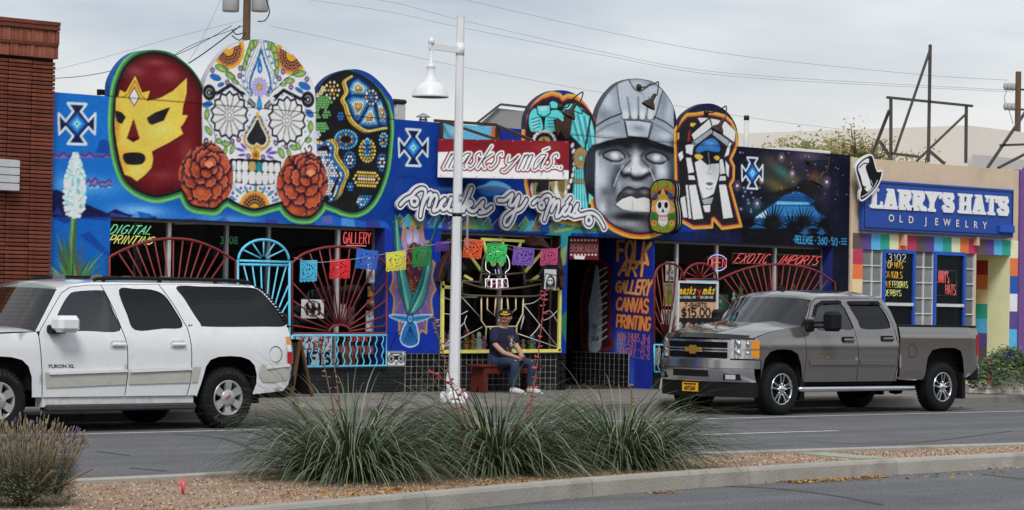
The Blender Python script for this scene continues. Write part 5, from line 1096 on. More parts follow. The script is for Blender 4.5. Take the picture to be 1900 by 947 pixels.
hb = MB(); [hb.tube(G3(P, yo-.03),.018,6) for P in hat]; hb.build('iron_hat', M_IRON, yf)
sk = [[(893,551),(893,595),(902,608),(901,632)],[(971,551),(970,582),(958,606),(960,640)],[(904,551),(904,574),(918,587),(920,551)],[(957,551),(957,574),(944,586),(941,551)],[(931,551),(930,585),(924,598)],[(901,607),(960,606)],[(910,608),(910,640)],[(948,608),(948,640)]]
bars_of(yf, 'skull_bar', sk, .014, M_BONE, yo-.01)
web = [[(856,551),(890,588)],[(822,645),(895,607)],[(822,645),(862,598)], catmull([(822,552),(840,557),(857,552),(886,552)],3), catmull([(822,582),(850,585),(868,577)],3), catmull([(866,586),(862,600),(870,618)],3),[(972,566),(1036,645)],[(962,620),(1035,645)], catmull([(972,565),(990,562),(1006,550)],3), catmull([(1004,596),(1020,590),(1036,575)],3), catmull([(1012,580),(1022,578),(1036,602)],3), catmull([(970,600),(972,585),(966,612)],3), catmull([(984,625),(996,612),(1002,602)],3)]
bars_of(yf, 'web_wire', web, .008, M_STEEL, yo+.01,5)
# ================================================================== brick neighbour on the left
BX1 = WX(91,300); BY = FY-.1
M_BRICK = mat('red_combed_brick', (.175,.05,.03),.85, var=.25, vs=14, bump=.5, bs=40, rnd=.28); M_MORT = mat('dark_mortar', (.06,.028,.02),.95, var=.2); M_BRICKL = mat('pale_red_brick', (.25,.085,.05),.85, var=.25, vs=10, rnd=.25)
brick_b = empty('brick_building', (BX1-3, BY, ZG), 'dark red brick building with a stepped brick cornice left of the mural', 'building')
ZB = WZ(94,112, BY)
b = MB(); b.box(BX1-9, BX1-.01, BY+.03, FY+8, ZG, ZB+.5); b.build('wall_core', M_MORT, brick_b)
bl_, bh_ = .395,.0585; rows = int((ZB-ZG)/bh_)
q = MB(); q.cbox(-bl_/2+.006, bl_/2-.006,-.035,.035,-bh_/2+.007, bh_/2-.007,.006); brick0 = q.build('brick', M_BRICK, brick_b, center=False)
def put_brick(proto, x, y, z, used={}):
    o = proto if proto not in used else proto.copy()
    if proto in used: COL.objects.link(o)
    used[proto] = 1; o.parent = brick_b; o.location = Vector((x, y, z))-WL[brick_b]
restb = MB()
for j in range(rows):
    z = ZG+(j+.5)*bh_
    for i in range(14):
        x = BX1-bl_*(i+.5)-.004
        if i < 3 and z > 1.75: put_brick(brick0, x, BY+random.uniform(-.008,.006), z)
        else: restb.box(x-bl_/2+.006, x+bl_/2-.006, BY-.03, BY+.03, z-bh_/2+.007, z+bh_/2-.007)
tag(restb.build('brick_courses', M_BRICK, brick_b), kind='stuff')
q = MB(); q.cbox(-.032,.032,-.05,.05,-.095,.095,.005); sold0 = q.build('soldier_brick', M_BRICKL, brick_b, center=False); q = MB(); q.cbox(-.19,.19,-.06,.06,-.03,.03,.006); head0 = q.build('cap_brick', M_BRICK, brick_b, center=False)
zc = ZB+.01
for yy, z, n in ((-.03, zc+.1,15),(-.05, zc+.31,15)):
    for i in range(n): put_brick(sold0, BX1-.03-.068*i, BY+yy+random.uniform(-.01,.008), z)
for yy, z in ((-.07, zc+.44),(-.04, zc+.207),(-.08, zc+.505)):
    for i in range(4): put_brick(head0, BX1-.19-.386*i, BY+yy, z)
b = MB(); b.box(BX1-9, BX1-1.05, BY-.03, BY+.1, ZB, ZB+.5); tag(b.build('cornice_run', M_BRICKL, brick_b), kind='stuff')
xl0, xl1, zl0, zl1 = WX(-60,330, BY), WX(22,330, BY), WZ(10,355, BY), WZ(10,297, BY)
b = MB(); b.cbox(xl0, xl1, BY-.16, BY-.03, zl0, zl1,.01); lv = b.build('louvre_box', mat('pale_grey_metal', (.5,.51,.52),.4,.4), brick_b)
for k in range(4): q = MB(); q.box(xl0-.01, xl1+.01, BY-.19, BY-.162, zl0+k*(zl1-zl0)/4+.008, zl0+(k+1)*(zl1-zl0)/4-.008); q.build('slat', mat('pale_slat', (.58,.59,.6),.45,.2), lv)

# ================================================================== hat shop on the right
HX0, HX1 = WX(1577,500)+.005, WX(1888,500); HZ = WZ(1580,292)
hat_b = empty('hat_shop', (HX0, FY, ZG), 'small beige stucco shop with rainbow painted blocks and a blue sign', 'building')
M_STUC = mat('beige_stucco', alb((186,166,142)),.85, var=.1, vs=1.5, bump=.6, bs=34, dirt=((.3,.25,.2),.4,1.2)); M_CREAM = mat('cream_stucco', alb((232,224,168)),.85, var=.08, vs=2, bump=.6, bs=34)
zb0, zb1 = WZ(1700,467), WZ(1700,438)          # band of coloured blocks
xw0, xw1 = WX(1600,520), WX(1809,520); xd0, xd1 = WX(1811,520), WX(1874,520); zw0 = .75
b = MB(); t = .3
for x0, x1, z0, z1 in ((HX0, HX1, zb1, HZ),(HX0, WX(1582,500), ZG, zb1),(WX(1874,500), HX1, ZG, zb1),(WX(1582,500), xw0, ZG, zb0),(xw0, xw1, ZG, zw0),(xw1, xd0, ZG, zb0)): b.box(x0, x1, FY, FY+t, z0, z1)
b.box(WX(1582,500), xd1, FY+.012, FY+t, zb0, zb1); b.box(HX0, HX1, FY+t, FY+8, HZ-.5, HZ-.35); b.box(HX1-.2, HX1, FY+t, FY+8, ZG, HZ-.5); b.box(HX0, HX1-.2, FY+7.8, FY+8, ZG, HZ-.5)
b.build('wall', M_STUC, hat_b)
BC = {'brown': (90,74,74), 'purple': (86,68,128), 'sky': (82,164,214), 'teal': (44,150,128), 'cream': (234,228,172), 'orange': (216,110,62), 'rose': (170,56,80), 'peach': (232,186,140), 'blue': (40,82,160), 'white': (226,228,232), 'red': (150,44,52)}
def blk(name): return mat('block_'+name, alb(BC[name]),.8, var=.1, vs=3, bump=.6, bs=34)
seq = ['brown', 'purple', 'sky', 'teal', 'cream', 'orange', 'rose']*3; x0, x1 = WX(1582,450), xd1; n = 18; bw = (x1-x0)/n
for k in range(n): q = MB(); q.box(x0+k*bw, x0+(k+1)*bw-.002, FY-.003, FY+.01, zb0, zb1); q.build('painted_block', blk(seq[k]), hat_b)
def stack(xa, xb, cols, z1, hh, y=FY-.003, d=.01, f=None):
    for k, c in enumerate(cols):
        q = MB(); zt = z1-k*hh
        if f: f(q, zt-hh+.002, zt)
        else: q.box(xa, xb, y, y+d-.004, max(zt-hh+.002, ZG), zt)
        q.build('painted_block', blk(c), hat_b)
bhh = (zb0-ZG)/9.2
stack(WX(1582,500)+.003, xw0-.003,['rose', 'orange', 'peach', 'teal', 'sky', 'purple', 'brown', 'rose'], zb0-.004, bhh, FY-.006,.012)
stack(WX(1874,500)+.003, HX1-.003,['cream', 'orange', 'blue', 'white', 'purple', 'sky', 'teal', 'white'], zb1,(zb1-ZG)/8.1, FY-.01,.012)
# doorway recess
b = MB(); ry = FY+.55; b.box(xd1+.002, xd1+.2, FY+.302, FY+1.6, ZG, zb0+.3); b.box(xd0-.2, xd0, FY+.302, FY+1.6, ZG, zb0+.3); b.box(xd0, xd1, FY+.302, FY+1.6, zb0+.002, zb0+.3); b.build('recess_wall', M_CREAM, hat_b)
b = MB(); b.box(xd1-.012, xd1-.001, FY+.003, ry, ZG+.5, zb0-.001); b.box(xd1-.011, xd1-.0015, ry+.002, ry+1.04, zb0-.098, zb0-.001); b.build('jamb', M_CREAM, hat_b)
for k, c in enumerate(('orange', 'rose')): q = MB(); q.box(xd1-.013, xd1-.001, FY+.003+k*.27, FY+.27+k*.27, ZG, ZG+.495); q.build('painted_block', blk(c), hat_b)
stack(0,0,['red', 'orange', 'peach', 'teal', 'sky', 'purple', 'brown'], zb0-.1, bhh*1.05, f=lambda q, a, c: q.box(xd1-.012, xd1-.001, ry+.003, ry+1.04, a, c))
b = MB(); b.box(xd0+.002, xd1-.014, ry+1.045, ry+1.1, ZG, zb0); b.build('door', mat('dark_door', (.04,.03,.05),.5), hat_b)
# glass blocks and the two blue windows
M_GBLK = mat('glass_block', (.2,.21,.215),.15, var=.3, vs=3, spec=.6, rnd=.35); M_GRB = mat('white_block_joint', (.66,.66,.64),.8)
b = MB(); b.box(xw0, xw1, FY+.06, FY+.14, zw0, zb0-.001); b.build('block_backing', M_BLACK, hat_b)
frames = [(WX(1637.5,540), WX(1697.5,540)),(WX(1732.5,540), WX(1791,540))]
gbh = .305
def gblock(xa, xb, za, zb_):
    q = MB(); q.box(xa, xb, FY+.052, FY+.056, za, zb_); n = 5; w = (xb-xa)/n
    for k in range(n): q.add([(xa+k*w, FY+.0515, za),(xa+(k+.5)*w, FY+.034, za),(xa+(k+.5)*w, FY+.034, zb_),(xa+k*w, FY+.0515, zb_),(xa+(k+1)*w, FY+.0515, za),(xa+(k+1)*w, FY+.0515, zb_)],[(0,1,2,3),(1,4,5,2)])
    q.build('glass_block', M_GBLK, hat_b)
JB = MB()
for xa, xb, nc in ((xw0+.012, frames[0][0],2),(frames[0][1], frames[1][0],2),(frames[1][1], xw1,1)):
    w = (xb-xa)/nc; z = zb0-.012
    while z > zw0+.1:
        for k in range(nc): gblock(xa+k*w+.012, xa+(k+1)*w-.012, z-gbh+.02, z)
        JB.box(xa, xb, FY+.02, FY+.059, z-gbh, z-gbh+.021); z -= gbh
    for k in range(nc+1): JB.box(xa+k*w-.0125, xa+k*w+.0125, FY+.019, FY+.058, zw0, zb0-.002)
JB.build('block_joints', M_GRB, hat_b)['kind'] = 'stuff'
M_BLUE = mat('bright_blue_paint', alb((34,74,160)),.5, var=.08)
for k, (xa, xb) in enumerate(frames):
    za = zb0+.02; b = MB(); w = .07
    for q in ((xa, xa+w, zw0, za),(xb-w, xb, zw0, za),(xa+w, xb-w, za-w, za),(xa+w, xb-w, zw0, zw0+w)): b.box(q[0], q[1], FY-.018, FY+.059, q[2], q[3])
    fr = b.build('window_frame', M_BLUE, hat_b); zm = WZ(1668,565); q = MB(); q.box(xa+w, xb-w, FY-.03, FY+.02, zm-.03, zm+.03); q.build('transom', M_ALU, fr)
    q = MB(); q.box(xa+w, xb-w, FY+.01, FY+.016, zm+.03, za-w); q.build('window_pane', M_GL, fr); q = MB(); q.box(xa+w, xb-w, FY+.01, FY+.016, zw0+w, zm-.03); q.build('window_pane', M_GL, fr)
    q = MB(); q.box(xa+.02, xb-.02, FY+.03, FY+.035, zw0+.02, za-.02); q.build('dark_blind', M_BLACK, fr)
for x in (1673,1808): q = MB(); p = PY(x, 445); q.box(p.x-.045, p.x+.045, FY-.1, FY-.004, p.z-.12, p.z+.1); q.build('downlight', mat('beige_metal', alb((190,150,130)),.5), hat_b)
# purple neighbour
pur = empty('purple_building', (HX1+.02, FY, ZG), 'purple painted wall at the right edge beyond the hat shop', 'building')
b = MB(); b.box(HX1+.02, HX1+9, FY-.04, FY+8, ZG, WZ(1893,315)); b.build('wall', mat('purple_stucco', alb((104,72,128)),.85, var=.1, vs=2, bump=.6, bs=34), pur)
b = MB(); b.box(HX1+1.2, HX1+4, FY-.06, FY-.041, ZG, 2.4); b.build('door', M_BLACK, pur)

# ------------------------------------------------------------------ hat shop sign
SY = FY-.14
sg = empty('shop_sign', tuple(PY(1600,430, SY)), 'large blue sign board with white slab letters over the coloured blocks', 'sign')
c4 = [PY(1600.5,428, SY), PY(1880.5,441.5, SY), PY(1882,352.5, SY), PY(1602,333, SY)]
sx0, sx1, sz0, sz1 = c4[0].x, c4[1].x, c4[0].z, c4[2].z
b = MB(); b.cbox(sx0, sx1, SY, SY+.1, sz0, sz1,.012); b.build('board', mat('sign_blue', alb((28,64,140)),.4, var=.06, vs=1.5), sg)
b = MB()
for q in ((sx0+.04, sx1-.04, sz1-.06, sz1-.04),(sx0+.04, sx1-.04, sz0+.05, sz0+.07),(sx0+.04, sx0+.06, sz0+.07, sz1-.06),(sx1-.06, sx1-.04, sz0+.07, sz1-.06)): b.box(q[0], q[1], SY-.008, SY-.001, q[2], q[3])
b.build('border', mat('dark_border', (.015,.02,.04),.4), sg); b = MB(); b.cbox(WX(1852,430, SY), sx1-.03, SY-.06, SY-.002, sz0+.1, sz0+.25,.008); b.build('switch_box', M_BLUE, sg)
M_WH = mat('white_letter', (.82,.83,.84),.4, var=.04); M_CR = mat('cream_letter', (.78,.72,.58),.4, var=.04)
SLAB = {'L': ([[(1,.6),(1,5.4)],[(0,.5),(3.9,.5)],[(0,5.5),(2.2,5.5)],[(3.6,.5),(3.6,1.7)]],4.2), 'A': ([[(.9,.4),(2.1,5.5),(2.5,5.5),(3.7,.4)],[(1.3,2),(3.3,2)],[(0,.4),(1.9,.4)],[(2.7,.4),(4.6,.4)],[(1.2,5.6),(2.9,5.6)]],4.7), 'R': ([[(1,.4),(1,5.6),(2.4,5.5)]+_arc(2.4,4.3,1.2,1.2,90,-90)+[(1,3.1)],[(2.2,3),(3.6,.5),(4.4,.5)],[(0,.4),(2,.4)],[(0,5.6),(1.2,5.6)]],4.5), 'Y': ([[(.9,5.4),(2.2,2.9),(3.5,5.4)],[(2.2,3),(2.2,.4)],[(1.2,.4),(3.2,.4)],[(0,5.6),(1.7,5.6)],[(2.8,5.6),(4.4,5.6)]],4.5), "'": ([[(.6,5.6),(.3,4.4)]],1.1), 'S': ([_arc(1.9,4.3,1.4,1.25,20,262)+_arc(1.9,1.7,1.5,1.3,85,-160),[(3.3,5.7),(3.3,4.2)],[(.4,1.8),(.4,.3)]],3.9), 'H': ([[(1,.4),(1,5.6)],[(3.6,.4),(3.6,5.6)],[(1,3),(3.6,3)],[(0,.4),(2,.4)],[(0,5.6),(2,5.6)],[(2.6,.4),(4.6,.4)],[(2.6,5.6),(4.6,5.6)]],4.8), 'T': ([[(2,.4),(2,5.6)],[(0,5.5),(4,5.5)],[(1,.4),(3,.4)],[(.3,5.5),(.3,4.2)],[(3.7,5.5),(3.7,4.2)]],4.2), ' ': ([],1.3)}
def slab_text():
    x = 0; u = 1
    tot = sum(SLAB[c][1]+.35 for c in "LARRY'S HATS")-.35
    q0, q1, q3 = np.array((1615,388.)), np.array((1869,401.)), np.array((1616,348.))
    A0, A1 = PY(1615,387, SY), PY(1869,400, SY); Zt, Zb_ = WZ(1740,356, SY), WZ(1740,396, SY)+.0
    kx = (A1.x-A0.x)/tot; kz = (WZ(1640,349, SY)-WZ(1640,387, SY))/6
    zb_ = WZ(1640,388, SY)
    for c in "LARRY'S HATS":
        P, w = SLAB[c]
        if P:
            d = .011; A, B = field_grid(x*kx-.1,(x+w)*kx+.1,-.1,6*kz+.1, d); f = np.full(A.shape, -9.)
            for k, pl in enumerate(P):
                w_ = .78 if (len(pl) > 2 or pl[0][0] == pl[-1][0]) else .42
                if len(pl) == 2 and abs(pl[0][0]-pl[1][0]) < .2 and abs(pl[0][1]-pl[1][1]) < 1.6: w_ = .34
                a = (np.array(pl)+[x, 0])*[kx, kz]; f = np.maximum(f, w_*kx-path_dist(a, A, B))
            f = np.minimum(f, np.minimum(B+.0,6*kz-B))
            slab('letter', f, x*kx-.1+A0.x, -.1+zb_, d, d, lambda a, b_, t_: np.stack([a, np.full_like(a, SY-.03+t_), b_],1),.028, M_BOARD, sg, None, None, (232,234,238))
        x += w+.35
slab_text()
for k, ch in enumerate('OLD JEWELRY'):
    if ch == ' ': continue
    px = [1648,1668,1685,0,1716,1734,1750,1773,1790,1806,1823][k]+1; py = 411+.077*(px-1648); p = PY(px, py, SY-.02)
    text_mesh('letter', ch, .195, lambda a, b_, d: (p.x+a, SY-.012, p.z+b_), M_CR, sg, bold=.004, sx=1.12)
# the top hat cut-out
HP = cm([(1588,312),(1597,298),(1609,290),(1618,289),(1623,303),(1627,317),(1633,318),(1637,318),(1634,333),(1627,347),(1616,360),(1602,371),(1596,370),(1596,358),(1598,350),(1593,334)],4)
def hat_mp(x, y): q = onY(x, y, SY-.1); return q[..., 0], q[..., 2]
HPn = Paint(WX(1583,330, SY-.1), WX(1642,330, SY-.1), WZ(1600,378, SY-.1), WZ(1610,284, SY-.1),.007, hat_mp, (232,232,234))
def paint_hat(p):
    K = (18,18,20); p.fill(HP, K, 1,0,-1.5); W = (226,230,236)
    p.fill(cm([(1592,312),(1600,300),(1611,294),(1612,302),(1606,310),(1612,330),(1618,346),(1610,356),(1602,346),(1597,328)],4), W); p.stroke([(1594,312),(1602,304),(1610,303)],2, K); p.fill([(1609,307),(1618,297),(1627,318),(1622,340),(1616,346)], K); p.stroke([(1598,345),(1606,348)],3, K); p.stroke(catmull([(1599,366),(1612,358),(1622,347),(1628,335)],4),1.6, W); p.stroke([(1616,335),(1619,343)],1.4, W)
paint_hat(HPn); Q = HPn.pts(HP); A, B = field_grid(Q[:, 0].min()-.1, Q[:, 0].max()+.1, Q[:, 1].min()-.1, Q[:, 1].max()+.1,.01)
tag(slab('hat_cutout', poly_sdf(Q, A, B)+.02, Q[:, 0].min()-.1, Q[:, 1].min()-.1,.01,.01, lambda a, b_, t_: np.stack([a, np.full_like(a, SY-.1+t_), b_],1),.05, M_BOARD, None, HPn, (180,180,180)), 'black and white top hat cut-out on the corner of the blue sign', 'sign')
# lettering on the panes, and the red neon inside
def pane_lines(lines, y):
    for txt, q, w, c in lines:
        for R in text_in_quad(txt, q, 1.2):
            yield R, w, c
pt = empty('window_lettering', tuple(PY(1640,555, FY)), 'house number 3102 and list of hats lettered on the blue framed pane', 'lettering')
LC = {'w': mat('letter_white', (.8,.8,.8),.5), 'o': mat('letter_orange', alb((232,164,60)),.5, emit=None), 'y': mat('letter_lime', alb((214,222,130)),.5)}
for txt, q, w, c in (('3102', [(1648,485),(1681,486),(1681,472),(1648,471)],.009, 'w'),('TO', [(1641,498),(1652,498),(1652,487),(1641,486)],.0075, 'y'),('P HATS', [(1653,498),(1675,499),(1675,487),(1653,487)],.0075, 'o'),('KANGOLS', [(1641,516),(1674,517),(1674,505),(1641,504)],.0075, 'o'),('FINE', [(1639,534),(1654,534),(1654,522),(1639,522)],.0075, 'o'),('FEDORAS', [(1656,534),(1684,535),(1684,523),(1656,522)],.007, 'y'),('DERBYS', [(1641,549),(1672,550),(1672,539),(1641,538)],.0075, 'y')):
    for R in text_in_quad(txt, q, 1.3): MB().tube([tuple(onY(a, b_, FY-.004)) for a, b_ in R], w, 5).build('letter_stroke', LC[c], pt)
def neon(name, label, lines, y, frame=None, skew=0.):
    o = empty(name, tuple(PY(lines[0][1][0][0], lines[0][1][0][1], y)), label, 'neon sign', 'neon signs in the shop windows')
    for txt, q, c, r in lines:
        e = {'red': (1,.09,.08), 'green': (.25,1,.5), 'yellow': (.95,1,.2), 'white': (.95,.95,1), 'pink': (1,.45,.45), 'blue': (.4,.45,1), 'lime': (.45,.9,.25)}[c]
        m = mat('neon_'+c, (.2,.2,.2),.3, var=0, emit=e, es={'red': .55, 'white': .5, 'blue': .7}.get(c, .45))
        for R in text_in_quad(txt, q, 1.3, skew): MB().tube([tuple(onY(a, b_, y)) for a, b_ in R], r, 5).build('neon_tube', m, o)
    if frame: [MB().tube([tuple(onY(a, b_, y+.02)) for a, b_ in P],.008,4, closed=True).build('frame', M_ALUG, o) for P in frame]
    return o
neon('neon_sign', 'two lines of red neon lettering behind the second blue window frame', [("LARRY'S", [(1737,524),(1761,526),(1760,504),(1737,503)], 'red', .0055),('HATS', [(1755,546),(1773,548),(1773,529),(1755,528)], 'red', .0055)], FY+.004,[[(1736,502),(1774,503),(1774,549),(1736,549)]])
NY = FY+.22
neon('neon_sign', 'green and yellow neon reading DIGITAL PRINTING', [('DIGITAL', [(201,434),(279,435),(281,420),(203,417)], 'green', .008),('PRINTING', [(200,452),(279,454),(282,440),(202,436)], 'yellow', .008)], NY, None, .6)
neon('neon_sign', 'pink red neon reading GALLERY with an underline', [('GALLERY', [(637,452),(687,453),(688,432),(638,431)], 'red', .008),('-', [(637,456.5),(687,458),(687,456),(637,454)], 'pink', .006)], NY)
neon('neon_sign', 'red neon reading EXOTIC in a clear frame', [('EXOTIC', [(1361,488),(1421,489),(1422,472),(1363,471)], 'red', .008)], NY, [[(1359,470),(1423,471),(1422,490),(1358,489)]],.8)
neon('neon_sign', 'red neon reading IMPORTS in a clear frame', [('IMPORTS', [(1442,490),(1514,492),(1516,476),(1444,474)], 'red', .008)], NY, [[(1441,472),(1517,475),(1516,494),(1440,491)]],.8)
op = neon('neon_sign', 'red neon OPEN inside a blue ring beside EXOTIC', [('OPEN', [(1313,496),(1347,497),(1348,480),(1314,478)], 'red', .008)], NY)
for a0, a1 in ((-150,-20),(20,110)): MB().tube([tuple(onY(1331+18*math.cos(R_(t)),488+15*math.sin(R_(t)), NY+.02)) for t in np.linspace(a0, a1,12)],.009,5).build('neon_tube', MATS.get('neon_blue') or mat('neon_blue', (.2,.2,.2),.3, var=0, emit=(.4,.45,1), es=.8), op)
so = neon('neon_sign', 'neon skull with green spiral eyes and OPEN under the iron hat', [('OPEN', [(903,533),(942,531),(941,519),(903,520)], 'pink', .0065)], FY+.16)
mw = mat('neon_white', (.2,.2,.2),.3, var=0, emit=(.95,.95,1), es=.8)
for P in (catmull([(905,518),(909,507),(902,500),(902,484),(908,472),(922,467),(936,470),(944,482),(945,498),(938,506),(939,516)],4),[(901,518),(901,535),(911,535),(911,518),(901,518)],[(912,518),(912,535),(921,535),(921,518),(912,518)],[(922,518),(922,535),(931,534),(931,518),(922,518)],[(932,518),(933,534),(943,533),(941,517),(932,518)]): MB().tube([tuple(onY(a, b_, FY+.16)) for a, b_ in P],.007,5).build('neon_tube', mw, so)
ml = mat('neon_lime', (.2,.2,.2),.3, var=0, emit=(.35,.75,.2), es=.5)
for cx in (915,930): MB().tube([tuple(onY(cx+(5-4.4*t)*math.cos(12*t),488+(6.5-5.5*t)*math.sin(12*t), FY+.16)) for t in np.linspace(0,1,26)],.006,5).build('neon_tube', ml, so)
for cx in (919,925): MB().tube([tuple(onY(cx, 500, FY+.16)), tuple(onY(cx+1,508, FY+.16))],.007,5).build('neon_tube', MATS['neon_blue'], so)
# ================================================================== the two parked vehicles
def panel(name, outer, holes, Wf, m, parent, side=-1, step=.085, off=0.):
    """body panel: side-view outline with openings, bent over the body's half-width Wf(x,z)"""
    loops = [outer]+list(holes); V = []; E = []
    for lp in loops:
        n0 = len(V); Q = []
        for a, b_ in zip(lp, lp[1:]+lp[:1]):
            k = max(1, int(math.hypot(b_[0]-a[0], b_[1]-a[1])/step)); Q += [(a[0]+(b_[0]-a[0])*t/k, a[1]+(b_[1]-a[1])*t/k) for t in range(k)]
        V += Q; E += [(n0+i, n0+(i+1) % len(Q)) for i in range(len(Q))]
    O = np.array(outer); (x0, z0),(x1, z1) = O.min(0), O.max(0)
    gx, gz = np.meshgrid(np.arange(x0+step/2, x1, step), np.arange(z0+step/2, z1, step)); gx = gx.ravel(); gz = gz.ravel()
    ok = poly_sdf(O, gx, gz) > step*.4
    for h in holes: ok &= poly_sdf(h, gx, gz) < -step*.4
    V += list(zip(gx[ok], gz[ok]))
    vs, _, fs, *_r = delaunay_2d_cdt([Vector(v) for v in V], E, [],0,1e-5)
    P = np.array([(v.x, v.y) for v in vs]); F = np.array([f[:] for f in fs]); c = P[F].mean(1)
    k = poly_sdf(O, c[:, 0], c[:, 1]) > 0
    for h in holes: k &= poly_sdf(h, c[:, 0], c[:, 1]) < 0
    b = MB(); b.add([(x, side*(Wf(x, z)+off), z) for x, z in P],[tuple(f) if side < 0 else tuple(reversed(f)) for f in F[k]], True); return b.build(name, m, parent)
def patch(name, fn, nu, nv, m, parent, smooth=True):
    b = MB(); b.add([fn(i/nu, j/nv) for j in range(nv+1) for i in range(nu+1)],[(j*(nu+1)+i, j*(nu+1)+i+1,(j+1)*(nu+1)+i+1,(j+1)*(nu+1)+i) for j in range(nv) for i in range(nu)], smooth); return b.build(name, m, parent)
def interp(P): X = [p[0] for p in P]; Z = [p[1] for p in P]; return lambda x: float(np.interp(x, X, Z))
M_RUB = mat('tyre_rubber', (.008,.009,.0095),.85, var=.2, vs=20, bump=.2, bs=50, spec=.25); M_WELL = mat('wheel_well_black', (.006,.006,.006),.9, var=0); M_CHR = mat('chrome', (.72,.73,.75),.2,1, var=.03); M_SILV = mat('silver_wheel_paint', (.5,.5,.5),.3,.5, var=.06); M_PLB = mat('black_plastic', (.008,.008,.009),.6, var=.15, spec=.2)
M_TINT = glass_mat('tinted_glass', (.03,.033,.033),1.3,.01); M_FGL = glass_mat('vehicle_glass', (.5,.6,.57),2.6,.005); M_CAB = mat('cabin_dark', (.03,.03,.03),.8); M_SEAT = mat('seat_cloth', (.12,.11,.1),.9)
M_AMB = mat('amber_lens', (.8,.28,.02),.15, var=.1, coat=.5); M_RLN = mat('red_lens', (.5,.015,.02),.12, var=.1, coat=.6); M_CLN = mat('clear_lens', (.8,.82,.84),.14,.75, var=.2, vs=25, coat=.6)
def wheel(root, x, side, yf, R, rr, style, rim_m):
    """yf: outer face distance from the centre line"""
    w = empty('wheel', (x, side*yf, R)); w.parent = root; w.location = (x, side*yf, R); WL[w] = Vector((0,0,0)); s = -side
    def L(prof, name, m, n=40, cap=False, sm=True): q = MB(); q.lathe([(r, s*h) for r, h in prof],(0,0,0), n, 'Y', sm, cap); return q.build(name, m, w, center=False)
    L([(rr-.012,.05),(rr+.004,.006),(rr+.02,-.004),((R+rr)/2+.01,-.016),(R-.035,-.004),(R-.012,.02),(R-.002,.05),(R, .075),(R, .2),(R-.012,.24),(R-.05,.262),(rr, .26)], 'tyre', M_RUB, 48)
    b = MB(); n = 44
    for k in range(n):
        a = 2*math.pi*k/n
        for y0, y1 in ((.03,.1),(.13,.16),(.18,.24)):
            vs = []
            for rr2 in (R-.004, R+.006):
                for aa in (a, a+.09):
                    for yy in (y0, y1): vs.append((rr2*math.cos(aa), s*yy, rr2*math.sin(aa)))
            b.add(vs, [(4,5,7,6),(0,4,6,2),(1,3,7,5),(0,1,5,4),(2,6,7,3)])
    b.build('tread', M_RUB, w, center=False)
    L([(rr, .06),(rr+.002,.004),(rr-.012,.0),(rr-.022,.01),(rr-.028,.06),(rr-.03,.14)], 'rim', rim_m)
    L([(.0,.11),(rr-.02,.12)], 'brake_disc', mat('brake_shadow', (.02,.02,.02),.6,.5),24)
    b = MB(); ns = 6 if style == 'cap' else 5
    for k in range(ns):
        a = 2*math.pi*k/ns+(math.pi/2)
        for da in ((-.13,.13) if style != 'cap' else (-.15,.15)):
            a2 = a+da*(.9 if style == 'cap' else 1.9); wd = .026 if style == 'cap' else .0125
            p0 = Vector((.07*math.cos(a2), s*.03,.07*math.sin(a2))); p1 = Vector(((rr-.012)*math.cos(a+da*(.8 if style == 'cap' else 1.5)), s*.016,(rr-.012)*math.sin(a+da*(.8 if style == 'cap' else 1.5)))); b.bar(p0, p1, wd*2 if style == 'cap' else wd*2.1,.04, up=(0, s, 0))
    b.build('spokes', rim_m, w, center=False)
    if style == 'cap':
        L([(.105,.035),(.105,.008),(.095,-.004),(.0,-.012)], 'hub_cap', rim_m, 32)
        text_mesh('badge', 'GMC', .05, lambda a, b_, d: ((a*.8-b_*.6)*(-s if s < 0 else 1)+.0, s*-.0135, a*.6+b_*.8-.0), mat('badge_red', (.45,.02,.02),.4), w, bold=.001, align='CENTER')
    else:
        L([(.065,.03),(.065,.0),(.05,-.012),(.03,-.02),(0,-.022)], 'hub_cap', rim_m, 24); b = MB()
        for k in range(8): a = 2*math.pi*k/8; b.lathe([(.013, s*.03),(.013, s*-.004),(.006, s*-.012)],(.082*math.cos(a),0,.082*math.sin(a)),8, 'Y')
        b.build('lug_nuts', M_CHR, w, center=False)
    if style == 'cap' and side < 0:
        b = MB()
        for txt, a0, sg in (('FIRESTONE', 115,-1),('DESTINATION', 232,1)):
            for k, ch in enumerate(txt):
                a = R_(a0+sg*k*9.2); rad = (R+rr)/2+.012
                for pl in text_paths(ch, .034)[0]:
                    pts = []
                    for u, v in pl:
                        u -= .012; v = (v-.017)*(1 if sg < 0 else -1); uu = u*(1 if sg < 0 else 1); rad2 = rad+v; aa = a-uu/rad*(1 if sg < 0 else -1); pts.append((rad2*math.cos(aa),-.0165, rad2*math.sin(aa)))
                    b.tube(pts, .0022,4)
        b.build('lettering', mat('faded_tyre_letter', (.13,.13,.13),.8), w, center=False)['kind'] = 'stuff'
    return w
def seats(root, xs, zb, w=.55):
    for x in xs:
        for y in (-.42,.42): b = MB(); b.cbox(x-.25, x+.25, y-w/2, y+w/2, zb, zb+.16,.05); b.cbox(x+.2, x+.34, y-w/2, y+w/2, zb+.1, zb+.66,.05); b.cbox(x+.24, x+.33, y-.13, y+.13, zb+.68, zb+.88,.04); b.build('seat', M_SEAT, root)
def handle_on(door, x0, x1, z, y, m, dark):
    b = MB(); b.cbox(x0, x1, y-.012, y+.01, z-.05, z+.05,.02); h = b.build('handle_cup', dark, door); b = MB(); b.cbox(x0+.02, x1+.01, y-.045, y-.012, z-.018, z+.022,.012); b.build('handle', m, door)

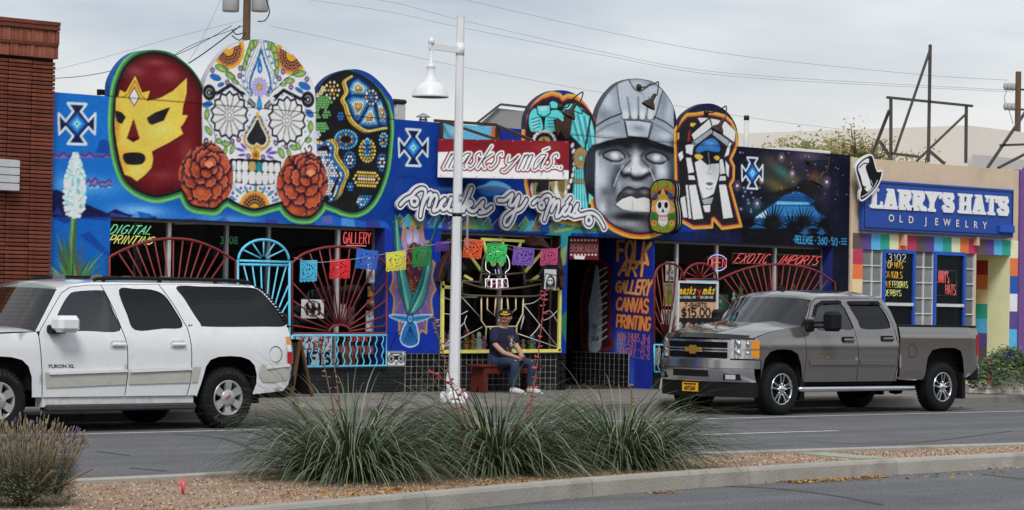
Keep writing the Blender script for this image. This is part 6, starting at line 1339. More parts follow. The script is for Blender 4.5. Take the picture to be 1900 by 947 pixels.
def build_suv():
    root = empty('sport_utility_vehicle', (19.644, VY+.965,0), 'long white sport utility vehicle with dark rear windows, cut by the left edge', 'car', local=True)
    MW = mat('white_car_paint', (.78,.79,.8),.18, var=.04, coat=1., dirt=((.4,.38,.34),.22,2.6)); MD = mat('dirty_white_moulding', (.5,.49,.44),.55, var=.2, vs=5, dirt=((.2,.18,.14),.7,5)); MS = mat('splashed_white_paint', (.66,.66,.64),.4, var=.1, coat=.3, dirt=((.16,.14,.11),.7,7))
    hw = interp([(.2,.955),(.42,.975),(.7,.995),(.95,.995),(1.12,.982),(1.2,.955),(1.45,.885),(1.66,.825),(1.76,.785),(1.82,.72)]); ex = interp([(-4.4,-.22),(-4.2,-.1),(-3.9,-.02),(.5,0),(.8,-.012),(.95,-.04),(1.1,-.1)])
    Wf = lambda x, z: hw(z)+ex(x)
    archF = [(-2.85,.42),(-2.868,.657),(-2.916,.783),(-3.005,.859),(-3.152,.892),(-3.297,.9),(-3.45,.892),(-3.595,.859),(-3.685,.783),(-3.735,.657),(-3.75,.42)]
    archR = [(.364,.43),(.414,.556),(.411,.671),(.374,.786),(.292,.857),(.166,.894),(-.01,.903),(-.184,.895),(-.305,.858),(-.374,.775),(-.436,.564),(-.495,.40)]
    fwin = catmull([(-1.82,1.69),(-2.17,1.67),(-2.29,1.62),(-2.45,1.43),(-2.555,1.24),(-2.52,1.2),(-2.1,1.2),(-1.63,1.205),(-1.675,1.42),(-1.755,1.65)],4, True)
    mwin = catmull([(-1.555,1.70),(-1.3,1.715),(-1.08,1.71),(-.91,1.65),(-.785,1.48),(-.70,1.26),(-1.0,1.235),(-1.40,1.215),(-1.49,1.4)],4, True)
    rwin = catmull([(-.69,1.755),(-.3,1.763),(.2,1.765),(.48,1.757),(.61,1.70),(.825,1.47),(.93,1.29),(.5,1.27),(-.33,1.265),(-.43,1.31),(-.61,1.6)],4, True)
    d1 = [(-2.705,.42),(-2.728,.744),(-2.768,1.139),(-2.75,1.19),(-2.55,1.44),(-2.38,1.645),(-2.24,1.715),(-2.0,1.745),(-1.805,1.75),(-1.68,1.472),(-1.59,1.194),(-1.545,1.029),(-1.53,.681),(-1.556,.42)]
    d2 = [(-1.545,.42),(-1.518,.681),(-1.533,1.029),(-1.578,1.194),(-1.668,1.472),(-1.793,1.752),(-.955,1.775),(-.773,1.505),(-.635,1.246),(-.602,1.031),(-.595,.769),(-.604,.579),(-.644,.42)]
    q = [(-.632,.42),(-.592,.579),(-.583,.769),(-.59,1.031),(-.623,1.246),(-.761,1.505),(-.943,1.777),(.5,1.782),(.63,1.735),(.86,1.48),(.965,1.27),(.985,1.15),(1.0,.8),(.997,.757),(.95,.54),(.858,.46),(.38,.425)]+archR[0:]+[(-.51,.42)]
    fen = [(-2.717,.42),(-2.74,.744),(-2.78,1.139),(-2.80,1.185),(-3.3,1.16),(-3.9,1.1),(-4.18,1.02),(-4.27,.88),(-4.27,.5),(-3.76,.42)]+archF[::-1]
    rail = [(-2.815,1.19),(-2.45,1.68),(-2.3,1.745),(-1.9,1.785),(-.4,1.80),(.5,1.79),(.5,1.787),(-.95,1.781),(-1.80,1.757),(-2.0,1.752),(-2.245,1.722),(-2.385,1.652),(-2.555,1.447),(-2.757,1.195)]
    for sd in (-1,1):
        f = panel('front_fender', fen, [], Wf, MW, root, sd); panel('roof_rail', rail, [], Wf, MW, root, sd)
        a = panel('front_door', d1,[fwin], Wf, MW, root, sd); panel('window', fwin, [], Wf, M_FGL, a, sd, .15,-.012); c = panel('rear_door', d2,[mwin], Wf, MW, root, sd); panel('window', mwin, [], Wf, M_TINT, c, sd, .15,-.012)
        r = panel('rear_quarter', q, [rwin], Wf, MW, root, sd); panel('window', rwin, [], Wf, M_TINT, r, sd, .15,-.01)
        for nm, P, dr in (('door_moulding', [(-2.70,.71),(-2.67,.53),(-1.556,.562),(-1.536,.742)], a),('door_moulding', [(-1.512,.562),(-1.508,.742),(-.6,.766),(-.61,.578)], c),('door_moulding', [(-.578,.768),(-.455,.77),(-.5,.58),(-.585,.58)], r),('bumper_moulding', [(.47,.80),(.97,.80),(.94,.66),(.88,.6),(.5,.58)], r)): panel(nm, catmull(P, 2, True) if len(P) > 4 else P, [], Wf, MD, dr, sd, .1,.014)
        for x0, x1, z0, z1, dr in ((-2.64,-1.55,.70,.727, a),(-1.5,-.61,.72,.748, c),(.56,.93,.755,.785, r)):
            b = MB(); y = [sd*(Wf(x0, z0)+.022), sd*(Wf(x1, z1)+.022)]; b.bar((x0, y[0], z0),(x1, y[1], z1),.025,.03); b.build('trim_strip', MW, dr)
        ya = sd*Wf(-1.7,1.04); handle_on(a, -1.785,-1.575,1.04, ya, MW, MS) if sd < 0 else None; handle_on(c, -.913,-.7,1.043, sd*Wf(-.8,1.04), MW, MS) if sd < 0 else None
        if sd < 0:
            MB().tube([(.707+.1*math.cos(t),-Wf(.7,.92)-.001,.925+.1*math.sin(t)) for t in np.linspace(0,6.28,25)[:-1]],.004,4, True).build('fuel_flap_gap', M_PLB, r)
            text_mesh('badge', 'YUKON XL', .058, lambda x, z, d: (-2.655+x, -Wf(-2.5,.79)-.004,.765+z), mat('dark_chrome', (.12,.12,.12),.3,.6), a, bold=.002, sx=1.25); text_mesh('badge', 'SLT', .04, lambda x, z, d: (-.61+x, -Wf(-.6,1.28)-.004,1.26+z), M_PLB, r, bold=.002)
        b = MB(); y0, y1 = sorted((sd*1.03, sd*.82)); b.cbox(-2.66,-.53, y0, y1,.25,.33,.02); b.build('running_board', mat('grey_step_plastic', (.045,.05,.055),.6, var=.2), root)
        b = MB(); y0, y1 = sorted((sd*.94, sd*.80)); b.box(-2.7,-.52, y0, y1,.3,.44); b.build('sill', MS, root)
        b = MB(); y0, y1 = sorted((sd*1.0, sd*1.24)); b.cbox(-2.66,-2.46, sd*.93 if sd > 0 else -1.08, sd*1.08 if sd > 0 else -.93,1.17,1.27,.02); mr = b.build('mirror', M_PLB, root); b = MB(); b.cbox(-2.66,-2.36, y0, y1,1.185,1.385,.05); b.build('mirror_cap', MW, mr)
        b = MB(); [b.tube([(x, sd*.70,1.8),(x+.02, sd*.70,1.84)],.026,6) for x in (-1.72,-.9,-.05,.4)]; b.tube(catmull([(-1.85, sd*.70,1.805),(-1.7, sd*.70,1.835),(-.6, sd*.7,1.848),(.35, sd*.7,1.84),(.5, sd*.70,1.805)],4),.022,8); b.build('roof_rack_rail', M_PLB, root)
        # tail lamp and louvred pillar
        for z0, z1, m in ((.80,.955, M_RLN),(.955,1.05, M_CLN),(1.05,1.15, M_AMB)):
            b = MB(); xs = [.925-.02*(z0-.8),.955,.99,1.005]; pts = [(.912,.007),(.955,.016),(1.012,.004),(1.03,-.12)]
            P = [(x-.22*(max(0, z0-1.0)), sd*(Wf(min(x, .97), z0)+o), z0+.003) for x, o in pts]+[(x-.22*(max(0, z1-1.0)), sd*(Wf(min(x, .97), z1)+o), z1-.003) for x, o in pts]; b.add(P, [(i, i+1, i+5, i+4) for i in range(3)], True); b.build('tail_lamp', m, root)
        b = MB()
        for k in range(16):
            t = k/15; x = .52+.43*t**.85; z = 1.765-.49*t**1.25; y = sd*(Wf(x, z)+.004); b.cbox(x-.005, x+.055, min(y, y-sd*.1), max(y, y-sd*.1), z-.014, z+.014,.005)
        b.build('pillar_louvre', M_PLB, r)
    for x, y in ((0,1),(-3.302,1)):
        for sd in (-1,1): wheel(root, x, sd, .965,.38,.222, 'cap', M_SILV)
    # roof, glass, hood, tail
    def roof(u, v):
        x = -2.42+2.94*u; z = float(np.interp(x, [-2.42,-2.3,-1.9,-.4,.3,.52],[1.69,1.745,1.785,1.80,1.795,1.785])); w = Wf(x, z)-.002; t = 2*v-1; return (x-.1*(1-t*t)*max(0,1-u*6), w*t, z+.04*(1-t*t)**.8*min(1,.5+u*6,.55+(1-u)*6))
    patch('roof', roof, 18,12, MW, root)
    def ws(u, v): t = 2*v-1; z = 1.195+.52*u; xs = -2.80+.385*u; w = Wf(xs, z)-.03; return (xs-.16*(1-t*t)*(1-.3*u), w*t, z+.06*(1-t*t))
    patch('windscreen', ws, 6,10, M_FGL, root)
    def hood(u, v): t = 2*v-1; x = -2.79-1.4*u; z = 1.19-.02*u-.12*u**3; return (x-.17*(1-t*t),(Wf(max(x, -4.1),1.1)-.06)*t, z+.06*(1-t*t)**.7+.0)
    patch('bonnet', hood, 12,12, MW, root)
    def nose(u, v): t = 2*v-1; z = 1.05-.65*u; return (-4.24-.16*(1-t*t)-.05*math.sin(u*3.1),(Wf(-4.25,.8))*t, z)
    nz = patch('front_fascia', nose, 8,10, MW, root)
    b = MB(); b.cbox(-4.46,-4.4,-.5,.5,.72,1.0,.02); b.build('grille', M_PLB, root); 
    for sd in (-1,1): b = MB(); y0, y1 = sorted((sd*.54, sd*.78)); b.cbox(-4.42,-4.28, y0, y1,.75,1.0,.02); b.build('headlight', M_CLN, root)
    def tail(u, v):
        t = 2*v-1; P = [(.52,1.785),(.64,1.745),(.87,1.49),(.985,1.25),(1.0,.8),(.99,.62),(.93,.5)]; s = u*6; i = min(5, int(s)); f = s-i; x = P[i][0]*(1-f)+P[i+1][0]*f; z = P[i][1]*(1-f)+P[i+1][1]*f; return (x+.05*(1-t*t),(Wf(min(x, .98), z)-.003)*t, z+.02*(1-t*t))
    patch('tailgate', tail, 18,10, MW, root); b = MB(); b.cbox(.98,1.17,-.82,.82,.5,.67,.03); b.build('rear_bumper', M_PLB, root); b = MB(); b.cbox(.45,1.0,-.9,.9,.37,.5,.03); b.tube([(.5,-.5,.36),(.62,-.5,.34),(.78,-.5,.345)],.035,8); b.build('tow_gear', M_WELL, root)
    for k in (-1.5,-.6,.2):
        b = MB(); b.tube([(k, -.7,1.855),(k, .7,1.855)],.016,6); b.build('roof_rack_bar', M_PLB, root)
    b = MB(); b.box(-2.72,-.56,-.9,.9,.45,1.14); b.box(.45,.92,-.88,.88,.48,1.14); b.box(-.52,.44,-.62,.62,.5,1.14); b.box(-4.2,-3.8,-.72,.72,.5,1.0); b.box(-2.86,-2.73,-.88,.88,.5,1.14); b.box(-3.78,-2.87,-.6,.6,.4,1.08); b.box(-3.9,.9,-.4,.4,.28,.46); b.build('inner_body', M_WELL, root)
    seats(root, [-1.9,-.9],1.0); b = MB(); b.tube([(-2.42+.14*math.sin(t)*.5,-.42+.18*math.cos(t),1.27+.17*math.sin(t)) for t in np.linspace(0,6.28,17)[:-1]],.015,6, True); b.build('steering_wheel', M_CAB, root)
    b = MB(); b.cbox(-2.85,-2.5,-.84,.84,1.1,1.22,.04); b.build('dashboard', M_CAB, root)
build_suv()

def build_pickup():
    root = empty('pickup_truck', (30.013, VY+.975,0), 'brown-grey crew cab pickup truck with chrome bumper and orange plate', 'truck', local=True)
    MG = mat('brown_grey_metallic', (.255,.236,.222),.14,.65, var=.03, coat=1.)
    hw = interp([(.3,.92),(.5,.955),(.75,.982),(.95,.995),(1.05,.995),(1.2,.978),(1.33,.948),(1.5,.9),(1.7,.83),(1.79,.79),(1.85,.74)]); ex = interp([(-1.1,-.3),(-.75,-.12),(-.55,-.035),(-.3,0),(4.6,0),(4.8,-.02),(4.9,-.06)])
    Wf = lambda x, z: hw(z)+ex(x); Wb = lambda x, z: (.99 if z < 1.25 else .99-.35*(z-1.25))-(.03 if z < .6 else 0)+ex(x)
    aF = [(.49,.50),(.414,.765),(.324,.932),(.174,.988),(0,1.0),(-.161,.994),(-.306,.961),(-.406,.849),(-.444,.655),(-.45,.56)]
    aR = [(4.441,.513),(4.395,.843),(4.334,.978),(4.187,1.025),(4,1.03),(3.805,1.024),(3.593,.992),(3.477,.874),(3.452,.774),(3.40,.52)]
    fen = [(-.59,1.165),(-.4,1.225),(-.2,1.268),(0,1.3),(.2,1.322),(.47,1.338),(.487,1.2),(.52,.9),(.498,.50)]+aF+[(-.47,.84),(-.585,.84)]
    fw = catmull([(.77,1.50),(.89,1.665),(1.06,1.722),(1.3,1.732),(1.5,1.732),(1.575,1.618),(1.67,1.325),(1.3,1.31),(.83,1.295)],4, True); rw = catmull([(1.69,1.715),(2.0,1.728),(2.37,1.73),(2.46,1.66),(2.54,1.54),(2.585,1.39),(2.5,1.328),(1.9,1.32),(1.81,1.45)],4, True)
    d1 = [(.507,.50),(.53,.9),(.497,1.2),(.482,1.335),(.62,1.44),(.82,1.715),(.95,1.775),(1.42,1.787),(1.56,1.64),(1.668,1.365),(1.732,1.046),(1.76,.732),(1.744,.50)]
    d2 = [(1.756,.50),(1.772,.732),(1.744,1.046),(1.68,1.365),(1.572,1.64),(1.436,1.787),(2.38,1.79),(2.47,1.71),(2.6,1.52),(2.66,1.355),(2.722,1.048),(2.714,.699),(2.671,.50)]
    pil = [(2.395,1.792),(2.55,1.786),(2.67,1.62),(2.745,1.38),(2.75,.9),(2.735,.5),(2.683,.5),(2.726,.699),(2.734,1.048),(2.672,1.355),(2.612,1.52),(2.48,1.715)]
    rail = [(.47,1.345),(.80,1.735),(.98,1.81),(1.5,1.83),(2.4,1.83),(2.54,1.795),(2.4,1.797),(1.4,1.794),(.945,1.782),(.81,1.722),(.61,1.447)]
    bed = [(2.77,.52),(2.775,1.375),(4.74,1.39),(4.80,1.36),(4.83,1.2),(4.86,.9),(4.80,.7),(4.47,.515)]+aR
    for sd in (-1,1):
        f = panel('front_fender', fen, [], Wf, MG, root, sd); panel('roof_rail', rail, [], Wf, MG, root, sd); panel('cab_pillar', pil, [], Wf, MG, root, sd); a = panel('front_door', d1,[fw], Wf, MG, root, sd); c = panel('rear_door', d2,[rw], Wf, MG, root, sd); e = panel('bed_side', bed, [], Wb, MG, root, sd)
        panel('window', fw, [], Wf, M_FGL, a, sd, .15,-.012); panel('window', rw, [], Wf, M_TINT, c, sd, .15,-.012)
        for P, dr in (([(.74,1.5),(.88,1.69),(1.05,1.75),(1.5,1.76),(1.52,1.715),(1.07,1.7),(.92,1.64),(.8,1.5)], a),([(1.66,1.75),(2.42,1.762),(2.46,1.70),(1.69,1.695)], c)): panel('rain_visor', P, [], Wf, M_PLB, dr, sd, .1,.018)
        for x0, x1, dr in ((.6,1.735, a),(1.785,2.66, c)): b = MB(); y = sd*(Wf(x0,.8)+.012); b.bar((x0, y, .80),(x1, y, .795),.02,.075); b.build('door_moulding', MG, dr); b = MB(); b.bar((x0+.01, y+sd*.011,.82),(x1-.01, y+sd*.011,.815),.008,.012); b.bar((x0+.01, y+sd*.011,.785),(x1-.01, y+sd*.011,.78),.008,.012); b.build('trim_strip', M_CHR, dr)
        if sd < 0:
            handle_on(a, 1.36,1.64,1.145,-Wf(1.5,1.14), MG, M_PLB); handle_on(c, 2.31,2.6,1.165,-Wf(2.4,1.16), MG, M_PLB)
            text_mesh('badge', '2500HD', .055, lambda x, z, d: (.62+x, -Wf(.7,.88)-.004,.865+z), M_CHR, a, bold=.002, sx=1.2); panel('badge', [(.96,.88),(1.0,.885),(1.0,.905),(1.04,.905),(1.04,.887),(1.1,.892),(1.08,.87),(1.04,.868),(1.04,.85),(1.0,.85),(1.0,.866),(.955,.862)],[], Wf, mat('gold_badge', (.6,.36,.08),.3,.6), a, sd, .1,.004)
            MB().tube([(3.08+.1*math.cos(t),-Wb(3,.98)-.001,.98+.11*math.sin(t)) for t in np.linspace(0,6.28,25)[:-1]],.0045,4, True).build('fuel_flap_gap', M_PLB, e)
        b = MB(); b.tube([(.36, sd*.94,.40),(.42, sd*1.0,.39),(3.1, sd*1.0,.39),(3.18, sd*.94,.40)],.04,12); b.build('step_bar', M_CHR, root)
        b = MB(); y0, y1 = sorted((sd*1.14, sd*1.4)) if sd < 0 else (.99,1.19); b.cbox(.68,.9, y0, y1,1.28,1.585,.05); mr = b.build('mirror', M_PLB, root); b = MB(); b.tube([(.62, sd*.93,1.40),(.76, sd*1.2,1.42)],.022,8); b.tube([(.62, sd*.93,1.34),(.76, sd*1.2,1.35)],.022,8); y0, y1 = sorted((sd*.9, sd*1.0)); b.cbox(.52,.72, y0, y1,1.27,1.46,.03); b.build('mirror_arm', M_PLB, mr)
        b = MB(); b.add([(4.765, sd*(Wb(4.765,1)+.004),.9),(4.84, sd*(Wb(4.84,1)+.008),.9),(4.868, sd*.9,.9),(4.745, sd*(Wb(4.74,1)+.004),1.24),(4.81, sd*(Wb(4.8,1)+.006),1.24),(4.845, sd*.9,1.24)],[(0,1,4,3),(1,2,5,4)]); b.build('tail_lamp', M_RLN, root)
        b = MB(); b.cbox(.45,.56, min(sd*.72, sd*.94), max(sd*.72, sd*.94),.22,.56,.01); b.cbox(4.42,4.5, min(sd*.72, sd*.97), max(sd*.72, sd*.97),.2,.62,.01); b.build('mud_flap', M_PLB, root)
        b = MB(); y0, y1 = sorted((sd*.80, sd*.955)); b.box(2.78,4.78, y0, y1,1.36,1.388); b.build('bed_rail', M_PLB, root)
        for x in (0,3.904): wheel(root, x, sd, .975,.395,.24, 'spoke', M_CHR)
    def roof(u, v): t = 2*v-1; x = .84+1.72*u; z = float(np.interp(x, [.8,.98,1.5,2.4,2.56],[1.735,1.81,1.83,1.83,1.79])); return (x-.1*(1-t*t)*max(0,1-5*u),(Wf(x, z)-.002)*t, z+.085*(1-t*t)**.8*min(1,.5+5*u, .5+5*(1-u)))
    patch('roof', roof, 16,12, MG, root); b = MB(); b.add([(1.0,-.02,1.89),(1.14,0,1.9),(1.0,.02,1.89),(1.09,0,1.99),(1.06,0,2.0)],[(0,1,3,4),(2,4,3,1),(0,4,2)]); b.build('antenna_fin', M_PLB, root)
    def ws(u, v): t = 2*v-1; z = 1.345+.44*u; xs = .48+.4*u; return (xs-.24*(1-t*t)*(1-.4*u),(Wf(.8, z)-.035)*t, z+.05*(1-t*t))
    patch('windscreen', ws, 6,10, M_FGL, root)
    F = lambda y: -.93+.36*abs(y)**2.2
    def hood(u, v): t = 2*v-1; y = (.962-.055*u)*t; xb = .475-.25*(1-t*t); xf = F(y)+.03; x = xb+(xf-xb)*u; zc = 1.34-.05*u-.13*u**2.5; return (x, y, zc+(.06*(1-t**4)+.025*math.exp(-((abs(t)-.5)/.14)**2))*(1-.5*u))
    patch('bonnet', hood, 14,20, MG, root)
    patch('bug_deflector', lambda u, v: (F(1.74*v-.87)-.03+.07*u, 1.74*v-.87,1.13+.07*u+.03*math.cos((2*v-1)*1.5)),3,16, mat('smoked_acrylic', (.015,.012,.012),.12, coat=.5), root)
    # front end, curved in plan
    def curved(nm, y0, y1, z0, z1, dx, m, parent, th=.05, n=48, fx=F):
        b = MB(); V = []
        for i in range(n+1):
            y = y0+(y1-y0)*i/n; V += [(fx(y)-dx, y, z0),(fx(y)-dx, y, z1),(fx(y)-dx+th, y, z1),(fx(y)-dx+th, y, z0)]
        b.add(V, [(4*i+k, 4*i+(k+1) % 4,4*i+4+(k+1) % 4,4*i+4+k) for i in range(n) for k in range(4)]+[(0,1,2,3), tuple(4*n+k for k in (3,2,1,0))]); return b.build(nm, m, parent)
    gr = curved('grille', -.62,.62,.82,1.13,-.02, M_WELL, root, .05)
    for z0, z1 in ((1.095,1.13),(.815,.85),(.945,.965),(.985,1.005)): curved('grille_bar', -.62,.62, z0, z1,.012, M_CHR, gr, .04)
    for y0, y1 in ((-.64,-.6),(.6,.64)): curved('grille_bar', y0, y1,.815,1.13,.014, M_CHR, gr, .04,2)
    b = MB()
    for k in range(40):
        y = -.59+k*.03
        for z0, z1 in ((.85,.945),(1.005,1.095)): b.bar((F(y)-.004, y, z0),(F(y+.04)-.004, min(y+.05,.6), z1),.006,.006); b.bar((F(y+.04)-.004, min(y+.05,.6), z0),(F(y)-.004, y, z1),.006,.006)
    b.build('grille_mesh', M_PLB, gr)['kind'] = 'stuff'
    b = MB(); bt = [(-.17,-.035),(-.07,-.035),(-.06,-.065),(.06,-.065),(.07,-.035),(.15,-.035),(.17,.035),(.07,.035),(.06,.065),(-.06,.065),(-.07,.035),(-.15,.035)]; b.prism([(y, z+.975) for y, z in bt], lambda y, z, d: (F(y)-.03+d, y, z),0,.03); b.build('emblem', mat('gold_badge', (.6,.36,.08),.3,.6), gr)
    for sd in (-1,1):
        def lens(u, v): y = .64+.325*u; return (F(y)-.01+.19*max(0, u-.55)**1.3, sd*(y+.02*u),.85+.29*v)
        hl = patch('headlight', lens, 8,4, M_CLN, root)
        for z in (.925,1.065): q = MB(); q.lathe([(.075,-.012),(.07,-.03),(.0,-.035)],(F(.72)+.005, sd*.73, z),16, 'X'); q.lathe([(.05,-.012),(.045,-.03),(.0,-.035)],(F(.85)+.02, sd*.85, z),14, 'X'); q.build('reflector', M_CHR, hl)
        patch('turn_signal', lambda u, v: (lens(.78+.22*u, 0)[0]-.006, lens(.78+.22*u, 0)[1]+sd*.006,.87+.25*v),4,2, M_AMB, hl); patch('headlight_bar', lambda u, v: (lens(u, 0)[0]-.012, lens(u, 0)[1]+sd*.006,.983+.024*v),8,1, M_CHR, hl)
    Fb = lambda y: -1.02+.40*abs(y)**2.6
    bp = curved('front_bumper', -.99,.99,.705,.83,.01, M_CHR, root, .12,60, Fb); patch('bumper_face', lambda u, v: (Fb(1.96*u-.98)+.05*v*v-.004,1.96*u-.98,.70-.2*v),48,8, M_CHR, bp)
    curved('bumper_opening', -.36,.36,.57,.675,.003, M_WELL, bp, .03,10, Fb)
    for sd in (-1,1): y0, y1 = sorted((sd*.6, sd*.82)); fo = curved('fog_lamp_recess', y0, y1,.525,.62,.003, M_WELL, bp, .03,6, Fb); y0, y1 = sorted((sd*.64, sd*.77)); curved('fog_lamp', y0, y1,.54,.61,.014, M_CLN, fo, .02,4, Fb)
    curved('lower_valance', -.95,.95,.27,.498,-.05, M_PLB, root, .1,20, Fb)
    pl = curved('number_plate', -.16,.16,.34,.475,.0, mat('orange_plate', alb((226,150,38)),.45), root, .015,2, lambda y: -1.0); text_mesh('plate_text', '607260', .085, lambda y, z, d: (-1.004,-y, .362+z), M_BLACK, pl, bold=.003, align='CENTER', sx=.9); b = MB(); b.box(-1.006,-1.001,-.13,.13,.445,.462); b.build('plate_header', M_BLACK, pl)
    patch('tailgate', lambda u, v: (4.79+.05*u+.015*math.sin(3*u),1.8*v-.9,1.385-.75*u),6,8, MG, root); b = MB(); b.cbox(4.84,4.98,-.9,.9,.56,.74,.04); b.build('rear_bumper', M_CHR, root); b = MB(); b.cbox(4.6,4.86,-.96,.96,.5,.76,.03); b.build('bumper_bracket', M_PLB, root)
    patch('rear_window', lambda u, v: (2.66+.1*(1-u)-.02*(1-(2*v-1)**2),(1.5*v-.75),1.4+.36*u),2,6, M_TINT, root)
    b = MB(); b.box(.5,2.68,-.9,.9,.45,1.28); b.box(2.7,2.76,-.9,.9,.5,1.38); b.box(2.78,4.78,-.78,.78,.55,.75); b.box(2.78,4.78,-.8,-.77,.75,1.35); b.box(2.78,4.78,.77,.8,.75,1.35); b.box(2.66,2.7,-.78,.78,1.28,1.40); b.box(-.75,.45,-.6,.6,.45,1.12); b.box(-.7,-.47,-.84,.84,.5,1.0); b.box(.47,.5,-.88,.88,.5,1.25); b.box(-.5,4.7,-.45,.45,.33,.46); b.tube([(3.904,-.8,.4),(3.904,.8,.4)],.07,8); b.lathe([(.0,-.14),(.1,-.12),(.15,0),(.1,.12),(0,.14)],(3.904,0,.38),12); b.build('inner_body', M_WELL, root)
    seats(root, [1.2,2.05],1.0); b = MB(); b.cbox(.4,.85,-.82,.82,1.2,1.33,.05); b.build('dashboard', mat('tan_dash', (.12,.1,.08),.8), root); b = MB(); b.tube([(.92+.08*math.sin(t),-.42+.19*math.cos(t),1.4+.17*math.sin(t)) for t in np.linspace(0,6.28,17)[:-1]],.016,6, True); b.build('steering_wheel', M_CAB, root)
    for y in (-.45,.25): b = MB(); b.bar((.3, y, 1.36),(.44, y+.45,1.4),.02,.02); b.build('wiper', M_PLB, root)
build_pickup()
# ================================================================== street lamp
def street_lamp():
    X, Y = 25.497, KY+.4; o = empty('street_lamp', (X, Y, ZG), 'white street lamp post with a bell shade in front of the mural', 'street lamp')
    m = mat('white_lamp_paint', (.76,.77,.79),.35, var=.06, vs=3, dirt=((.3,.29,.27),.25,3))
    b = MB(); b.tube([(X, Y, ZG+.02),(X, Y, 2.9)],[.086,.072],8, smooth=False); b.build('pole', m, o)
    b = MB(); b.tube([(X, Y, 2.904),(X, Y, 5.78),(X, Y, 5.82)],[.07,.058,.062],8, smooth=False); b.build('upper_pole', m, o); b = MB(); b.tube([(X, Y, 2.88),(X, Y, 2.93)],.076,12); b.build('strap', mat('dark_strap', (.03,.03,.03),.4,.6), o)
    b = MB(); b.tube([(X, Y, 5.24),(X, Y, 5.42)],.064,8); b.bar((X-.04, Y, 5.32),(X-.60, Y, 5.33),.05,.09); b.lathe([(.04,0),(.05,.05),(.02,.1)],(X-.56, Y, 5.36),10); b.build('bracket', m, o)
    zc = WZ(800,181, Y); xc = X-.56
    b = MB(); b.lathe([(.265,0),(.272,.012),(.262,.03),(.245,.09),(.205,.165),(.135,.21),(.105,.222),(.105,.25),(.09,.262),(.08,.29),(.066,.33),(.06,.39),(.057,.43),(.066,.44),(.05,.47),(.03,.49),(.03, max(.5,5.3-zc))],(xc, Y, zc),28, cap=False); sh = b.build('lamp_shade', m, o)
    b = MB(); b.lathe([(.25,.012),(.15,.1),(.02,.12)],(xc, Y, zc),20, cap=False); b.build('reflector', mat('shade_inside', (.25,.25,.25),.5), sh)
    b = MB(); b.lathe([(.2,0),(.2,.03),(.13,.07),(.11,.2),(.1,.22)],(X, Y, ZG),16)
    for k in range(4): a = k*math.pi/2+.5; b.lathe([(.05,0),(.05,.1),(.035,.15),(.01,.17)],(X+.17*math.cos(a), Y+.17*math.sin(a), ZG),10)
    b.build('base', m, o)
    p = PY(834,707, Y-.1); b = MB(); b.prism([(p.x+.04*math.cos(t), p.z+.13*math.sin(t)) for t in np.linspace(0,6.28,17)[:-1]], lambda a, z, d: (a-.03, Y-.1-d*.3, z),0,.05); b.build('hand_hole_cover', m, o)
    for k, z in enumerate((3.16,3.09)): text_mesh('sticker', 'CAR', .07, lambda a, b_, d: (X-.05+a*.73, Y-.074+.0-a*.0, z+b_), M_BLACK, o, bold=.001, sx=.8)
    b = MB(); b.bar((X+.12, Y-.1,2.42),(X+.12, Y-.1,2.9),.3,.03, up=(.735,-.678,0)); s = tag(b.build('parking_sign', mat('sign_back', (.3,.31,.32),.4,.5)), 'edge-on metal street sign strapped to the white lamp post', 'sign')
street_lamp()

# ================================================================== signs on the gallery
GL.update({'m': [[(0,0),(.8,4)],[(.65,3.1),(1.5,4),(2.1,3.5),(1.7,0)],[(2.0,3.1),(2.9,4),(3.5,3.5),(3.2,0)]], 'a': [[(3,4),(1.5,4),(.3,2.4),(.5,.3),(1.5,.2),(2.9,3.4)],[(3.1,4),(2.7,.8),(3.4,.1)]], 's': [[(2.7,3.4),(2.0,4.2),(1.1,3.9),(1.0,3),(1.8,2.1),(1.9,.9),(1.1,0),(.1,.5)]], 'k': [[(0,0),(.9,6)],[(2.7,4),(.5,2),(2.7,0)]], 'y': [[(.2,4),(.6,1.7),(1.7,1.5),(2.8,4)],[(2.9,4),(1.7,-1.4),(.5,-1.8)]], 'á': [[(3,4),(1.5,4),(.3,2.4),(.5,.3),(1.5,.2),(2.9,3.4)],[(3.1,4),(2.7,.8),(3.4,.1)],[(1.6,5.2),(2.9,5.8)]]})
GWD.update({'m': 3.4, 'a': 3.2, 's': 2.7, 'k': 2.7, 'y': 2.9, 'á': 3.2})
